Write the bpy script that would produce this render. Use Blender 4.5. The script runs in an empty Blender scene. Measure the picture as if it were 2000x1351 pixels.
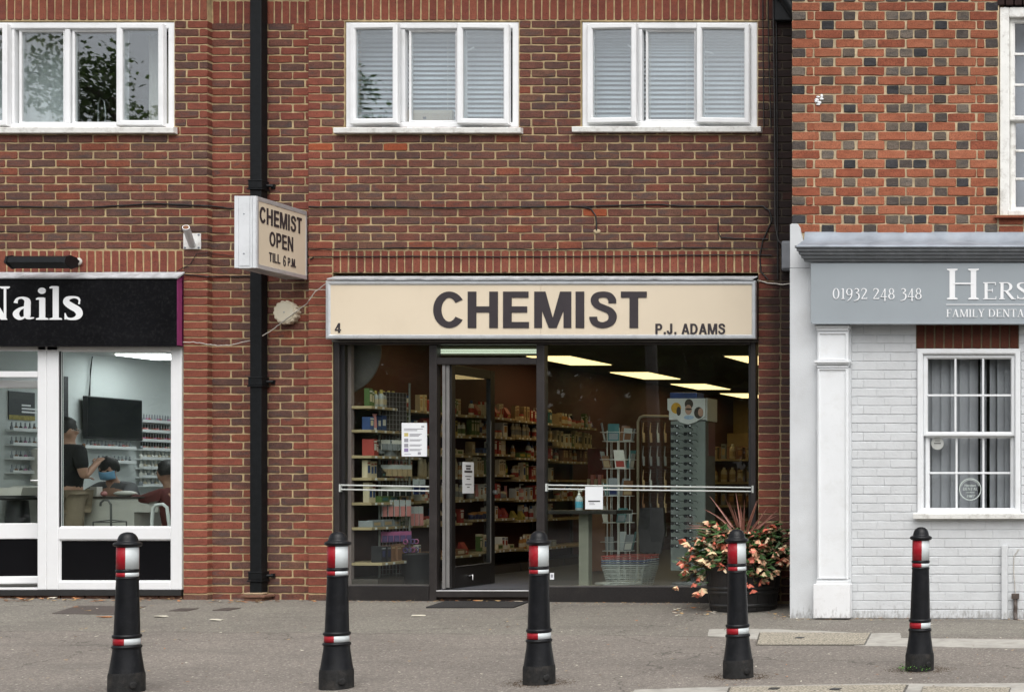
import bpy, bmesh, math, random
from mathutils import Vector, Matrix
random.seed(7)
R = math.radians
sc = bpy.context.scene
COL = sc.collection
# ------------------------------------------------------------------ camera
F, D, HC, CX, VX, VY = 2900.0, 13.94, 1.08, 6.49, 2350.0, 950.0   # focal length and horizon in photo pixels (2000 wide)
cam_d = bpy.data.cameras.new('camera'); cam = bpy.data.objects.new('camera', cam_d); COL.objects.link(cam)
cam.location = (CX, -D, HC); cam.rotation_euler = (R(90), 0, 0)
cam_d.sensor_width = 36; cam_d.lens = F/2000*36
cam_d.shift_x = (1000-VX)/2000; cam_d.shift_y = (VY-675.5)/2000
cam_d.clip_start = .1; cam_d.clip_end = 2000
sc.camera = cam
# ------------------------------------------------------------------ sky, sun, exposure
w = bpy.data.worlds.new('World'); sc.world = w; w.use_nodes = True
nt = w.node_tree; bg = nt.nodes['Background']
sky = nt.nodes.new('ShaderNodeTexSky'); sky.sky_type = 'NISHITA'; sky.sun_disc = False
SUN_EL, SUN_AZ = 55, 152
sky.sun_elevation = R(SUN_EL); sky.sun_rotation = R(SUN_AZ); sky.dust_density = 4; sky.air_density = 1; sky.ozone_density = 1
hs = nt.nodes.new('ShaderNodeHueSaturation'); hs.inputs['Saturation'].default_value = .22
nt.links.new(sky.outputs[0], hs.inputs['Color']); nt.links.new(hs.outputs[0], bg.inputs[0]); bg.inputs[1].default_value = .13
sun_d = bpy.data.lights.new('sun', 'SUN'); sun = bpy.data.objects.new('sun', sun_d); COL.objects.link(sun)
sun_d.energy = 1.3; sun_d.angle = R(70); sun_d.color = (1, .97, .93)
sdir = Vector((math.sin(R(SUN_AZ))*math.cos(R(SUN_EL)), math.cos(R(SUN_AZ))*math.cos(R(SUN_EL)), math.sin(R(SUN_EL))))
sun.rotation_euler = (-sdir).to_track_quat('-Z', 'Y').to_euler(); sun.location = (0, -12, 20)
sc.view_settings.view_transform = 'Standard'; sc.view_settings.look = 'None'; sc.view_settings.gamma = 1
sc.view_settings.use_curve_mapping = False; sc.view_settings.exposure = 0.62
sc.cycles.use_denoising = True
sc.cycles.use_adaptive_sampling = True; sc.cycles.adaptive_threshold = .025
sc.cycles.max_bounces = 6; sc.cycles.transparent_max_bounces = 24; sc.cycles.glossy_bounces = 3; sc.cycles.transmission_bounces = 4
sc.cycles.caustics_reflective = False; sc.cycles.caustics_refractive = False
# ------------------------------------------------------------------ helpers: photo pixel -> place
def S(Y): return F/(D+Y)
def X(px, Y=0.): return CX+(px-VX)/S(Y)
def Z(py, Y=0.): return HC+(VY-py)/S(Y)
def P(px, py, Y): return Vector((X(px, Y), Y, Z(py, Y)))
def gz(x, y):
    y = min(y, 0.)
    return .034*max(y, -5.6)-.007*x
def G(px, py):                                     # pixel -> point on the pavement
    a, b = -9., 3.
    for _ in range(50):
        m = (a+b)/2
        if Z(py, m) > gz(X(px, m), m): a = m
        else: b = m
    return Vector((X(px, a), a, gz(X(px, a), a)))
# ------------------------------------------------------------------ materials
MATS = {}
def M(name, col, rough=.6, var=.12, scale=6., bump=0., bscale=80., metal=0., spec=.5, dirt=0., dirtcol=(.05, .045, .04), dscale=3., coat=0., emit=None, estr=0., trans=0., splash=None):
    if name in MATS: return MATS[name]
    m = bpy.data.materials.new(name); m.use_nodes = True; MATS[name] = m
    n = m.node_tree; b = n.nodes['Principled BSDF']; L = n.links.new
    b.inputs['Roughness'].default_value = rough; b.inputs['Metallic'].default_value = metal
    b.inputs['Specular IOR Level'].default_value = spec
    if coat: b.inputs['Coat Weight'].default_value = coat; b.inputs['Coat Roughness'].default_value = .12
    g = n.nodes.new('ShaderNodeNewGeometry')
    t = n.nodes.new('ShaderNodeTexNoise'); t.inputs['Scale'].default_value = scale; t.inputs['Detail'].default_value = 5
    L(g.outputs['Position'], t.inputs['Vector'])
    r = n.nodes.new('ShaderNodeValToRGB'); L(t.outputs[0], r.inputs[0])
    c0 = [max(0, c*(1-var)) for c in col]; c1 = [min(1, c*(1+var)) for c in col]
    r.color_ramp.elements[0].position = .3; r.color_ramp.elements[1].position = .7
    r.color_ramp.elements[0].color = (*c0, 1); r.color_ramp.elements[1].color = (*c1, 1)
    out = r.outputs[0]
    if dirt:
        t2 = n.nodes.new('ShaderNodeTexNoise'); t2.inputs['Scale'].default_value = dscale; t2.inputs['Detail'].default_value = 8; t2.inputs['Roughness'].default_value = .7
        L(g.outputs['Position'], t2.inputs['Vector'])
        mr = n.nodes.new('ShaderNodeMapRange'); mr.inputs[1].default_value = .5; mr.inputs[2].default_value = .75; mr.inputs[4].default_value = dirt
        L(t2.outputs[0], mr.inputs[0])
        mx = n.nodes.new('ShaderNodeMixRGB'); L(mr.outputs[0], mx.inputs[0]); L(out, mx.inputs[1]); mx.inputs[2].default_value = (*dirtcol, 1); out = mx.outputs[0]
    if splash:                                             # mud splashed up from the pavement, ragged and streaky
        sx = n.nodes.new('ShaderNodeSeparateXYZ'); L(g.outputs['Position'], sx.inputs[0])
        mp = n.nodes.new('ShaderNodeMapping'); mp.inputs['Scale'].default_value = (14, 14, 5); L(g.outputs['Position'], mp.inputs['Vector'])
        t5 = n.nodes.new('ShaderNodeTexNoise'); t5.inputs['Scale'].default_value = 3; t5.inputs['Detail'].default_value = 7; t5.inputs['Roughness'].default_value = .75; L(mp.outputs[0], t5.inputs['Vector'])
        ad = n.nodes.new('ShaderNodeMath'); ad.operation = 'MULTIPLY_ADD'; L(t5.outputs[0], ad.inputs[0]); ad.inputs[1].default_value = -.75; L(sx.outputs['Z'], ad.inputs[2])
        mr5 = n.nodes.new('ShaderNodeMapRange'); mr5.inputs[1].default_value = splash-.58; mr5.inputs[2].default_value = splash-.44; mr5.inputs[3].default_value = .55; mr5.inputs[4].default_value = 0; L(ad.outputs[0], mr5.inputs[0])
        mx5 = n.nodes.new('ShaderNodeMixRGB'); L(mr5.outputs[0], mx5.inputs[0]); L(out, mx5.inputs[1]); mx5.inputs[2].default_value = (.11, .095, .075, 1); out = mx5.outputs[0]
    L(out, b.inputs['Base Color'])
    if bump:
        t3 = n.nodes.new('ShaderNodeTexNoise'); t3.inputs['Scale'].default_value = bscale; t3.inputs['Detail'].default_value = 4
        L(g.outputs['Position'], t3.inputs['Vector'])
        bp = n.nodes.new('ShaderNodeBump'); bp.inputs['Strength'].default_value = min(1, bump); bp.inputs['Distance'].default_value = .004
        L(t3.outputs[0], bp.inputs['Height']); L(bp.outputs[0], b.inputs['Normal'])
    if emit: b.inputs['Emission Color'].default_value = (*emit, 1); b.inputs['Emission Strength'].default_value = estr
    if trans: b.inputs['Transmission Weight'].default_value = trans
    return m
def glass(name, tint=(.93, .96, .95), wav=0., wscale=5., ior=1.5, dust=0.):
    if name in MATS: return MATS[name]
    m = bpy.data.materials.new(name); m.use_nodes = True; MATS[name] = m
    n = m.node_tree; L = n.links.new; n.nodes.remove(n.nodes['Principled BSDF']); o = n.nodes['Material Output']
    tr = n.nodes.new('ShaderNodeBsdfTransparent'); tr.inputs[0].default_value = (*tint, 1)
    gl = n.nodes.new('ShaderNodeBsdfGlossy'); gl.inputs['Roughness'].default_value = .0; gl.inputs[0].default_value = (1, 1, 1, 1)
    g = n.nodes.new('ShaderNodeNewGeometry')
    dt = n.nodes.new('ShaderNodeVectorMath'); dt.operation = 'DOT_PRODUCT'; L(g.outputs['Incoming'], dt.inputs[0]); L(g.outputs['Normal'], dt.inputs[1])
    ab = n.nodes.new('ShaderNodeMath'); ab.operation = 'ABSOLUTE'; L(dt.outputs['Value'], ab.inputs[0])
    om = n.nodes.new('ShaderNodeMath'); om.operation = 'SUBTRACT'; om.inputs[0].default_value = 1; L(ab.outputs[0], om.inputs[1])
    pw = n.nodes.new('ShaderNodeMath'); pw.operation = 'POWER'; L(om.outputs[0], pw.inputs[0]); pw.inputs[1].default_value = 5
    r0 = ((ior-1)/(ior+1))**2
    sl = n.nodes.new('ShaderNodeMath'); sl.operation = 'MULTIPLY_ADD'; L(pw.outputs[0], sl.inputs[0]); sl.inputs[1].default_value = 1-r0; sl.inputs[2].default_value = r0
    mx = n.nodes.new('ShaderNodeMixShader'); L(sl.outputs[0], mx.inputs[0]); L(tr.outputs[0], mx.inputs[1]); L(gl.outputs[0], mx.inputs[2])
    last = mx.outputs[0]
    if wav:
        t = n.nodes.new('ShaderNodeTexNoise'); t.inputs['Scale'].default_value = wscale; t.inputs['Detail'].default_value = 1
        L(g.outputs['Position'], t.inputs['Vector'])
        bp = n.nodes.new('ShaderNodeBump'); bp.inputs['Strength'].default_value = wav; bp.inputs['Distance'].default_value = .01
        L(t.outputs[0], bp.inputs['Height']); L(bp.outputs[0], gl.inputs['Normal'])
    if dust:
        df = n.nodes.new('ShaderNodeBsdfDiffuse'); df.inputs[0].default_value = (.6, .6, .58, 1)
        t2 = n.nodes.new('ShaderNodeTexNoise'); t2.inputs['Scale'].default_value = 4; t2.inputs['Detail'].default_value = 8; L(g.outputs['Position'], t2.inputs['Vector'])
        mr = n.nodes.new('ShaderNodeMapRange'); mr.inputs[1].default_value = .35; mr.inputs[2].default_value = .8; mr.inputs[4].default_value = dust; L(t2.outputs[0], mr.inputs[0])
        m2 = n.nodes.new('ShaderNodeMixShader'); L(mr.outputs[0], m2.inputs[0]); L(last, m2.inputs[1]); L(df.outputs[0], m2.inputs[2]); last = m2.outputs[0]
    L(last, o.inputs['Surface'])
    return m
def brick_mat(name, col, col2, speck=.35, soot=0., rough=.85, flash=.6, fcol=(.075, .06, .058), crease=.25):
    m = bpy.data.materials.new(name); m.use_nodes = True; MATS[name] = m
    n = m.node_tree; b = n.nodes['Principled BSDF']; L = n.links.new
    b.inputs['Roughness'].default_value = rough; b.inputs['Specular IOR Level'].default_value = .25
    g = n.nodes.new('ShaderNodeNewGeometry')
    mp = n.nodes.new('ShaderNodeMapping'); mp.inputs['Scale'].default_value = (1, 1, 2.2); L(g.outputs['Position'], mp.inputs['Vector'])
    t = n.nodes.new('ShaderNodeTexNoise'); t.inputs['Scale'].default_value = 9; t.inputs['Detail'].default_value = 7; t.inputs['Roughness'].default_value = .65
    L(mp.outputs[0], t.inputs['Vector'])
    r = n.nodes.new('ShaderNodeValToRGB'); L(t.outputs[0], r.inputs[0])
    r.color_ramp.elements[0].position = .36; r.color_ramp.elements[1].position = .66
    r.color_ramp.elements[0].color = (*col, 1); r.color_ramp.elements[1].color = (*col2, 1)
    # kiln flashing: bluish grey patches drifting across single bricks
    tk = n.nodes.new('ShaderNodeTexNoise'); tk.inputs['Scale'].default_value = 5.5; tk.inputs['Detail'].default_value = 4; tk.inputs['Roughness'].default_value = .6; tk.inputs['Distortion'].default_value = .6
    mpk = n.nodes.new('ShaderNodeMapping'); mpk.inputs['Scale'].default_value = (1, 1, 3.4); mpk.inputs['Location'].default_value = (hash(name) % 97, 3, 1); L(g.outputs['Position'], mpk.inputs['Vector']); L(mpk.outputs[0], tk.inputs['Vector'])
    mk_ = n.nodes.new('ShaderNodeMapRange'); mk_.inputs[1].default_value = .52; mk_.inputs[2].default_value = .66; mk_.inputs[4].default_value = flash; L(tk.outputs[0], mk_.inputs[0])
    mxk = n.nodes.new('ShaderNodeMixRGB'); L(mk_.outputs[0], mxk.inputs[0]); L(r.outputs[0], mxk.inputs[1]); mxk.inputs[2].default_value = (*fcol, 1)
    # dark creases from the mould
    tw = n.nodes.new('ShaderNodeTexNoise'); tw.noise_type = 'RIDGED_MULTIFRACTAL'; tw.inputs['Scale'].default_value = 16; tw.inputs['Detail'].default_value = 3
    mpw = n.nodes.new('ShaderNodeMapping'); mpw.inputs['Scale'].default_value = (.7, 1, 2.1); mpw.inputs['Rotation'].default_value = (0, .35, 0); L(g.outputs['Position'], mpw.inputs['Vector']); L(mpw.outputs[0], tw.inputs['Vector'])
    mw = n.nodes.new('ShaderNodeMapRange'); mw.inputs[1].default_value = .9; mw.inputs[2].default_value = 1.5; mw.inputs[4].default_value = crease; L(tw.outputs[0], mw.inputs[0])
    mxw = n.nodes.new('ShaderNodeMixRGB'); L(mw.outputs[0], mxw.inputs[0]); L(mxk.outputs[0], mxw.inputs[1]); mxw.inputs[2].default_value = (col[0]*.35, col[1]*.35, col[2]*.35, 1)
    # fine sandy grain
    t2 = n.nodes.new('ShaderNodeTexNoise'); t2.inputs['Scale'].default_value = 110; t2.inputs['Detail'].default_value = 5; L(g.outputs['Position'], t2.inputs['Vector'])
    mr = n.nodes.new('ShaderNodeMapRange'); mr.inputs[1].default_value = .3; mr.inputs[2].default_value = .7; mr.inputs[3].default_value = 1-speck; mr.inputs[4].default_value = 1+speck*.7
    L(t2.outputs[0], mr.inputs[0])
    mu = n.nodes.new('ShaderNodeMixRGB'); mu.blend_type = 'MULTIPLY'; mu.inputs[0].default_value = 1; L(mxw.outputs[0], mu.inputs[1]); L(mr.outputs[0], mu.inputs[2])
    # sparse pits and flecks
    v = n.nodes.new('ShaderNodeTexVoronoi'); v.inputs['Scale'].default_value = 38; L(g.outputs['Position'], v.inputs['Vector'])
    mr2 = n.nodes.new('ShaderNodeMapRange'); mr2.inputs[1].default_value = .10; mr2.inputs[2].default_value = .2; mr2.inputs[3].default_value = .35; mr2.inputs[4].default_value = 1
    L(v.outputs['Distance'], mr2.inputs[0])
    mu2 = n.nodes.new('ShaderNodeMixRGB'); mu2.blend_type = 'MULTIPLY'; mu2.inputs[0].default_value = .8; L(mu.outputs[0], mu2.inputs[1]); L(mr2.outputs[0], mu2.inputs[2])
    out = mu2.outputs[0]
    # broad weathering of the whole wall
    t4 = n.nodes.new('ShaderNodeTexNoise'); t4.inputs['Scale'].default_value = .9; t4.inputs['Detail'].default_value = 6; L(g.outputs['Position'], t4.inputs['Vector'])
    mr4 = n.nodes.new('ShaderNodeMapRange'); mr4.inputs[1].default_value = .3; mr4.inputs[2].default_value = .7; mr4.inputs[3].default_value = .8; mr4.inputs[4].default_value = 1.15; L(t4.outputs[0], mr4.inputs[0])
    mu4 = n.nodes.new('ShaderNodeMixRGB'); mu4.blend_type = 'MULTIPLY'; mu4.inputs[0].default_value = 1; L(out, mu4.inputs[1]); L(mr4.outputs[0], mu4.inputs[2]); out = mu4.outputs[0]
    if soot: out = soot_mix(n, g, out)
    L(out, b.inputs['Base Color'])
    bp = n.nodes.new('ShaderNodeBump'); bp.inputs['Strength'].default_value = .55; bp.inputs['Distance'].default_value = .004
    ad = n.nodes.new('ShaderNodeMath'); ad.operation = 'ADD'; L(t2.outputs[0], ad.inputs[0]); L(t.outputs[0], ad.inputs[1])
    L(ad.outputs[0], bp.inputs['Height']); L(bp.outputs[0], b.inputs['Normal'])
    return m
def soot_mix(n, g, col):
    """black rainwater stain running down the corner beside the taller brick house (a stain with its own ragged shape)"""
    L = n.links.new
    sx = n.nodes.new('ShaderNodeSeparateXYZ'); L(g.outputs['Position'], sx.inputs[0])
    t = n.nodes.new('ShaderNodeTexNoise'); t.inputs['Scale'].default_value = 4.5; t.inputs['Detail'].default_value = 7; t.inputs['Roughness'].default_value = .65; L(g.outputs['Position'], t.inputs['Vector'])
    a = n.nodes.new('ShaderNodeMath'); a.operation = 'MULTIPLY_ADD'; L(t.outputs[0], a.inputs[0]); a.inputs[1].default_value = .34; L(sx.outputs['X'], a.inputs[2])
    mr = n.nodes.new('ShaderNodeMapRange'); mr.inputs[1].default_value = 2.44; mr.inputs[2].default_value = 2.64; mr.inputs[4].default_value = .93; L(a.outputs[0], mr.inputs[0])
    mz = n.nodes.new('ShaderNodeMapRange'); mz.inputs[1].default_value = .9; mz.inputs[2].default_value = 3.0; mz.inputs[3].default_value = .35; L(sx.outputs['Z'], mz.inputs[0])
    mm = n.nodes.new('ShaderNodeMath'); mm.operation = 'MULTIPLY'; L(mr.outputs[0], mm.inputs[0]); L(mz.outputs[0], mm.inputs[1])
    mx = n.nodes.new('ShaderNodeMixRGB'); L(mm.outputs[0], mx.inputs[0]); L(col, mx.inputs[1]); mx.inputs[2].default_value = (.012, .009, .009, 1)
    return mx.outputs[0]
def mortar_mat(name, col, soot=0.):
    m = M(name, col, .95, .3, 14, 1., 160, dirt=.5, dirtcol=(.16, .12, .08), dscale=2.2)
    if soot:
        n = m.node_tree; b = n.nodes['Principled BSDF']; g = next(x for x in n.nodes if x.bl_idname == 'ShaderNodeNewGeometry')
        src = b.inputs['Base Color'].links[0].from_socket
        n.links.new(soot_mix(n, g, src), b.inputs['Base Color'])
    return m
# ------------------------------------------------------------------ mesh builder
class MB:
    def __init__(s): s.v = []; s.f = []; s.m = []; s.cur = 0; s.sm = []
    def add(s, vs, fs, smooth=False):
        o = len(s.v); s.v += [tuple(v) for v in vs]
        for f in fs: s.f.append([i+o for i in f]); s.m.append(s.cur); s.sm.append(smooth)
        return s
    def box(s, x0, x1, y0, y1, z0, z1, bev=0.):
        if bev:
            return s.bbox(x0, x1, y0, y1, z0, z1, bev)
        v = [(x, y, z) for x in (x0, x1) for y in (y0, y1) for z in (z0, z1)]
        return s.add(v, [(0, 1, 3, 2), (4, 6, 7, 5), (0, 4, 5, 1), (2, 3, 7, 6), (0, 2, 6, 4), (1, 5, 7, 3)])
    def bbox(s, x0, x1, y0, y1, z0, z1, b):
        b = min(b, (x1-x0)*.45, (y1-y0)*.45, (z1-z0)*.45)
        bm = bmesh.new(); bmesh.ops.create_cube(bm, size=1)
        bmesh.ops.scale(bm, vec=(x1-x0, y1-y0, z1-z0), verts=bm.verts)
        bmesh.ops.bevel(bm, geom=bm.edges[:], offset=b, segments=2, affect='EDGES', profile=.5)
        bmesh.ops.translate(bm, vec=((x0+x1)/2, (y0+y1)/2, (z0+z1)/2), verts=bm.verts)
        bm.verts.index_update(); s.add([v.co[:] for v in bm.verts], [[v.index for v in f.verts] for f in bm.faces]); bm.free(); return s
    def quad(s, a, b, c, d): return s.add([a, b, c, d], [(0, 1, 2, 3)])
    def prism(s, pts, axis, a, b, smooth=False):
        """extrude polygon pts (2D) along axis between a and b; axis 'y': pts are x,z; 'x': y,z; 'z': x,y"""
        n = len(pts)
        mk = {'y': lambda p, t: (p[0], t, p[1]), 'x': lambda p, t: (t, p[0], p[1]), 'z': lambda p, t: (p[0], p[1], t)}[axis]
        v = [mk(p, a) for p in pts]+[mk(p, b) for p in pts]
        s.add(v, [tuple(range(n)), tuple(range(2*n-1, n-1, -1))])
        return s.add(v, [(i, i+n, (i+1) % n+n, (i+1) % n) for i in range(n)], smooth)
    def lathe(s, prof, c=(0, 0, 0), n=20, smooth=True, cap=True, axis='z', a0=0., a1=2*math.pi):
        full = abs(a1-a0-2*math.pi) < 1e-6; k = n if full else n+1
        v = []
        for r, z in prof:
            for i in range(k):
                a = a0+(a1-a0)*i/n
                p = (r*math.cos(a), r*math.sin(a), z)
                if axis == 'y': p = (p[0], p[2], p[1])
                if axis == 'x': p = (p[2], p[0], p[1])
                v.append((c[0]+p[0], c[1]+p[1], c[2]+p[2]))
        f = []
        for j in range(len(prof)-1):
            for i in range(n if full else n):
                i2 = (i+1) % k
                f.append((j*k+i, j*k+i2, (j+1)*k+i2, (j+1)*k+i))
        s.add(v, f, smooth)
        if cap and full:
            for j in (0, len(prof)-1):
                if prof[j][0] > 1e-4: s.add(v[j*k:(j+1)*k], [tuple(range(k))])
        return s
    def tube(s, pts, r, n=8, smooth=True, closed=False):
        pts = [Vector(p) for p in pts]; rr = r if isinstance(r, (list, tuple)) else [r]*len(pts)
        v = []; prev = None
        for i, p in enumerate(pts):
            t = (pts[min(i+1, len(pts)-1)]-pts[max(i-1, 0)])
            if t.length < 1e-9: t = Vector((0, 0, 1))
            t.normalize()
            if prev is None:
                u = t.orthogonal().normalized()
            else:
                u = prev-t*prev.dot(t)
                u = u.normalized() if u.length > 1e-6 else t.orthogonal().normalized()
            prev = u; w_ = t.cross(u)
            for k in range(n):
                a = 2*math.pi*k/n; q = p+(u*math.cos(a)+w_*math.sin(a))*rr[i]; v.append(q[:])
        f = []
        for i in range(len(pts)-1):
            for k in range(n): f.append((i*n+k, i*n+(k+1) % n, (i+1)*n+(k+1) % n, (i+1)*n+k))
        s.add(v, f, smooth); s.add(v[:n], [tuple(range(n-1, -1, -1))]); s.add(v[-n:], [tuple(range(n))])
        return s
    def ell(s, c, r, nu=14, nv=9, smooth=True):
        prof = [(math.sin(math.pi*j/nv), -math.cos(math.pi*j/nv)) for j in range(nv+1)]
        v = []
        for q, z in prof:
            for i in range(nu):
                a = 2*math.pi*i/nu; v.append((c[0]+r[0]*q*math.cos(a), c[1]+r[1]*q*math.sin(a), c[2]+r[2]*z))
        f = [(j*nu+i, j*nu+(i+1) % nu, (j+1)*nu+(i+1) % nu, (j+1)*nu+i) for j in range(nv) for i in range(nu)]
        return s.add(v, f, smooth)
    def mesh(s, name, mats, org=(0, 0, 0)):
        me = bpy.data.meshes.new(name)
        ox, oy, oz = org
        me.from_pydata([(a-ox, b-oy, c-oz) for a, b, c in s.v], [], s.f)
        for m in (mats if isinstance(mats, (list, tuple)) else [mats]): me.materials.append(m)
        me.polygons.foreach_set('material_index', s.m); me.polygons.foreach_set('use_smooth', s.sm)
        me.validate(); me.update()
        return me
    def build(s, name, mats, parent=None, org=None):
        """one mesh object; vertices are given in world coordinates"""
        o0 = Vector(WL[parent.name]) if parent else Vector((0, 0, 0))
        if org is not None: base = Vector(org)
        elif parent: base = o0
        else:
            xs = [v[0] for v in s.v]; ys = [v[1] for v in s.v]; zs = [v[2] for v in s.v]
            base = Vector(((min(xs)+max(xs))/2, (min(ys)+max(ys))/2, min(zs)))
        o = bpy.data.objects.new(name, s.mesh(name, mats, base)); COL.objects.link(o)
        o.location = base-o0
        if parent: o.parent = parent
        WL[o.name] = base[:]
        return o
WL = {}
def tag(o, label=None, cat=None, group=None, kind=None):
    if label: o['label'] = label
    if cat: o['category'] = cat
    if group: o['group'] = group
    if kind: o['kind'] = kind
    return o
def thing(name, label, cat, loc=(0, 0, 0), group=None):
    o = bpy.data.objects.new(name, None); COL.objects.link(o); o.location = loc; o.empty_display_size = .1
    WL[o.name] = tuple(loc); return tag(o, label, cat, group)
def put(name, me, loc, parent=None, rot=None):
    o = bpy.data.objects.new(name, me); COL.objects.link(o)
    o0 = Vector(WL[parent.name]) if parent else Vector((0, 0, 0))
    o.location = Vector(loc)-o0
    if rot: o.rotation_euler = rot
    if parent: o.parent = parent
    WL[o.name] = tuple(loc); return o
KIDS = {}
def copy_tree(o, parent=None):
    c = o.copy(); COL.objects.link(c); c.parent = parent; WL[c.name] = WL[o.name]
    for ch in list(o.children): copy_tree(ch, c)
    return c
def wobble(a, b, n=24, sag=.0, amp=.004, Y=None):
    a, b = Vector(a), Vector(b); out = []
    for i in range(n+1):
        t = i/n; p = a.lerp(b, t); p.z += -sag*4*t*(1-t)+random.uniform(-amp, amp); out.append(p)
    return out
# ------------------------------------------------------------------ shared materials
white_pvc = M('white_window_plastic', (.82, .83, .84), .35, .03, 3, dirt=.25, dirtcol=(.45, .45, .42), dscale=5)
white_paint = M('white_gloss_paint', (.74, .76, .775), .4, .03, 4, .15, 40, dirt=.3, dirtcol=(.5, .49, .45), dscale=7)
old_white = M('peeling_white_paint', (.78, .78, .75), .5, .05, 9, .5, 60, dirt=.7, dirtcol=(.22, .19, .15), dscale=11)
grey_paint = M('grey_fascia_paint', (.30, .335, .36), .45, .04, 2, .1, 60)
grey_dark = M('dark_grey_cornice_paint', (.13, .14, .15), .5, .1, 9, dirt=.4, dirtcol=(.3, .31, .32), dscale=14)
pale_render = M('pale_grey_render', (.58, .60, .615), .75, .06, 3, .4, 120, dirt=.3, dirtcol=(.36, .35, .33), dscale=2.5, splash=.07)
lead = M('lead_sheet', (.25, .28, .32), .5, .22, 5, .2, 12, metal=.2, dirt=.4, dirtcol=(.38, .40, .42), dscale=4)
lead_pale = M('weathered_pale_lead', (.50, .52, .54), .5, .25, 12, .4, 25, metal=.2, dirt=.5, dirtcol=(.25, .26, .28), dscale=9)
black_iron = M('black_cast_iron_paint', (.008, .009, .010), .42, .25, 20, .35, 60, spec=.22)
black_gloss = M('black_sign_board', (.005, .005, .006), .35, .3, 3, spec=.12, dirt=.15, dirtcol=(.1, .1, .1), dscale=40)
black_panel = M('black_gloss_panel', (.005, .005, .006), .2, .1, 3, spec=.18)
bollard_black = M('black_bollard_plastic', (.006, .0065, .008), .36, .3, 14, .25, 120, spec=.24, dirt=.12, dirtcol=(.07, .07, .07), dscale=24)
bollard_foot = M('scuffed_bollard_foot', (.014, .014, .014), .7, .4, 30, .6, 140, spec=.25, dirt=.6, dirtcol=(.07, .06, .05), dscale=12)
refl_red = M('red_reflective_tape', (.30, .010, .018), .35, .08, 10, spec=.25, dirt=.25, dirtcol=(.35, .12, .12), dscale=40)
refl_white = M('white_reflective_tape', (.55, .59, .60), .35, .04, 10, dirt=.3, dirtcol=(.4, .41, .4), dscale=24)
purple = M('flaking_purple_paint', (.27, .04, .15), .6, .2, 20, .6, 40, dirt=.35, dirtcol=(.07, .02, .04), dscale=20)
cream_sign = M('cream_acrylic_sign', (.70, .605, .465), .3, .03, 1.2, dirt=.12, dirtcol=(.45, .36, .25), dscale=2)
alu = M('aluminium_trim', (.62, .64, .66), .35, .08, 8, metal=.55, dirt=.4, dirtcol=(.25, .25, .24), dscale=16)
ink = M('dark_sign_lettering', (.035, .028, .032), .45, .1, 5)
letter_white = M('white_sign_lettering', (.82, .83, .84), .4, .02, 5)
bronze = M('dark_bronze_frame', (.035, .030, .029), .38, .2, 6, metal=.25, dirt=.2, dirtcol=(.09, .08, .075), dscale=20)
bronze_lt = M('worn_bronze_strip', (.16, .15, .14), .4, .15, 12, metal=.4)
granite = M('black_granite_plinth', (.018, .016, .016), .35, .6, 120, dirt=.4, dirtcol=(.05, .045, .04), dscale=5)
steel = M('brushed_steel', (.55, .56, .56), .3, .1, 20, metal=.8)
wire_white = M('white_wire', (.62, .63, .6), .4, .08, 20)
wire_dark = M('dark_wire', (.05, .05, .05), .4, .2, 20)
cable_black = M('black_cable', (.008, .008, .008), .5, .2, 30)
cable_white = M('white_cable', (.5, .47, .42), .5, .2, 30)
pane_shop = glass('shop_glass', (.92, .95, .93), .012, 1.3, 1.5, .004)
pane_up = glass('double_glazing', (.90, .94, .95), .05, 2.5, 2.4, .004)
pane_sash = glass('old_sash_glass', (.9, .92, .92), .05, 6, 1.5, .008)
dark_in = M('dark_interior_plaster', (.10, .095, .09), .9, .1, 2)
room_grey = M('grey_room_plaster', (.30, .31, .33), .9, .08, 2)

BRK = {}
for i, (a, b) in enumerate([((0.108, 0.049, 0.038), (0.165, 0.069, 0.051)), ((0.122, 0.049, 0.036), (0.184, 0.07, 0.049)), ((0.088, 0.048, 0.04), (0.135, 0.068, 0.053)), ((0.17, 0.052, 0.032), (0.235, 0.075, 0.044)), ((0.14, 0.048, 0.033), (0.2, 0.067, 0.045)), ((0.118, 0.06, 0.043), (0.172, 0.084, 0.058))]):
    BRK['brown%d' % i] = brick_mat('brown_brick_%d' % i, a, b, .3, 1.)
for i, (a, b) in enumerate([((.190, .056, .037), (.245, .074, .048)), ((.160, .048, .034), (.215, .064, .044)), ((.215, .066, .042), (.270, .088, .055))]):
    BRK['red%d' % i] = brick_mat('red_facing_brick_%d' % i, a, b, .2, 1., flash=.15, crease=.12)
for i, (a, b) in enumerate([((.265, .085, .045), (.345, .118, .064)), ((.205, .060, .034), (.300, .092, .050)), ((.310, .105, .056), (.38, .140, .078))]):
    BRK['orange%d' % i] = brick_mat('orange_old_brick_%d' % i, a, b, .35, flash=.25, fcol=(.13, .055, .035), crease=.75)
for i, (a, b) in enumerate([((.026, .026, .028), (.060, .058, .062)), ((.095, .078, .064), (.155, .122, .096)), ((.060, .050, .045), (.105, .084, .072)), ((.12, .10, .082), (.19, .155, .125))]):
    BRK['flare%d' % i] = brick_mat('flared_grey_header_%d' % i, a, b, .4, flash=.5, fcol=(.06, .06, .065), crease=.7)
BRK['bright'] = brick_mat('bright_orange_brick', (.27, .065, .028), (.34, .09, .04), .2, 1., flash=.1, crease=.2)
for i, c in enumerate([.565, .573, .581]):
    BRK['paint%d' % i] = M('pale_grey_painted_brick_%d' % i, (c, c*1.03, c*1.05), .6, .04, 9, .7, 50, dirt=.12, dirtcol=(.4, .4, .4), dscale=3, splash=.08)
mortar = mortar_mat('buff_mortar', (.44, .335, .185), 1.)
mortar_old = mortar_mat('pale_lime_mortar', (.47, .375, .24))
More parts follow.
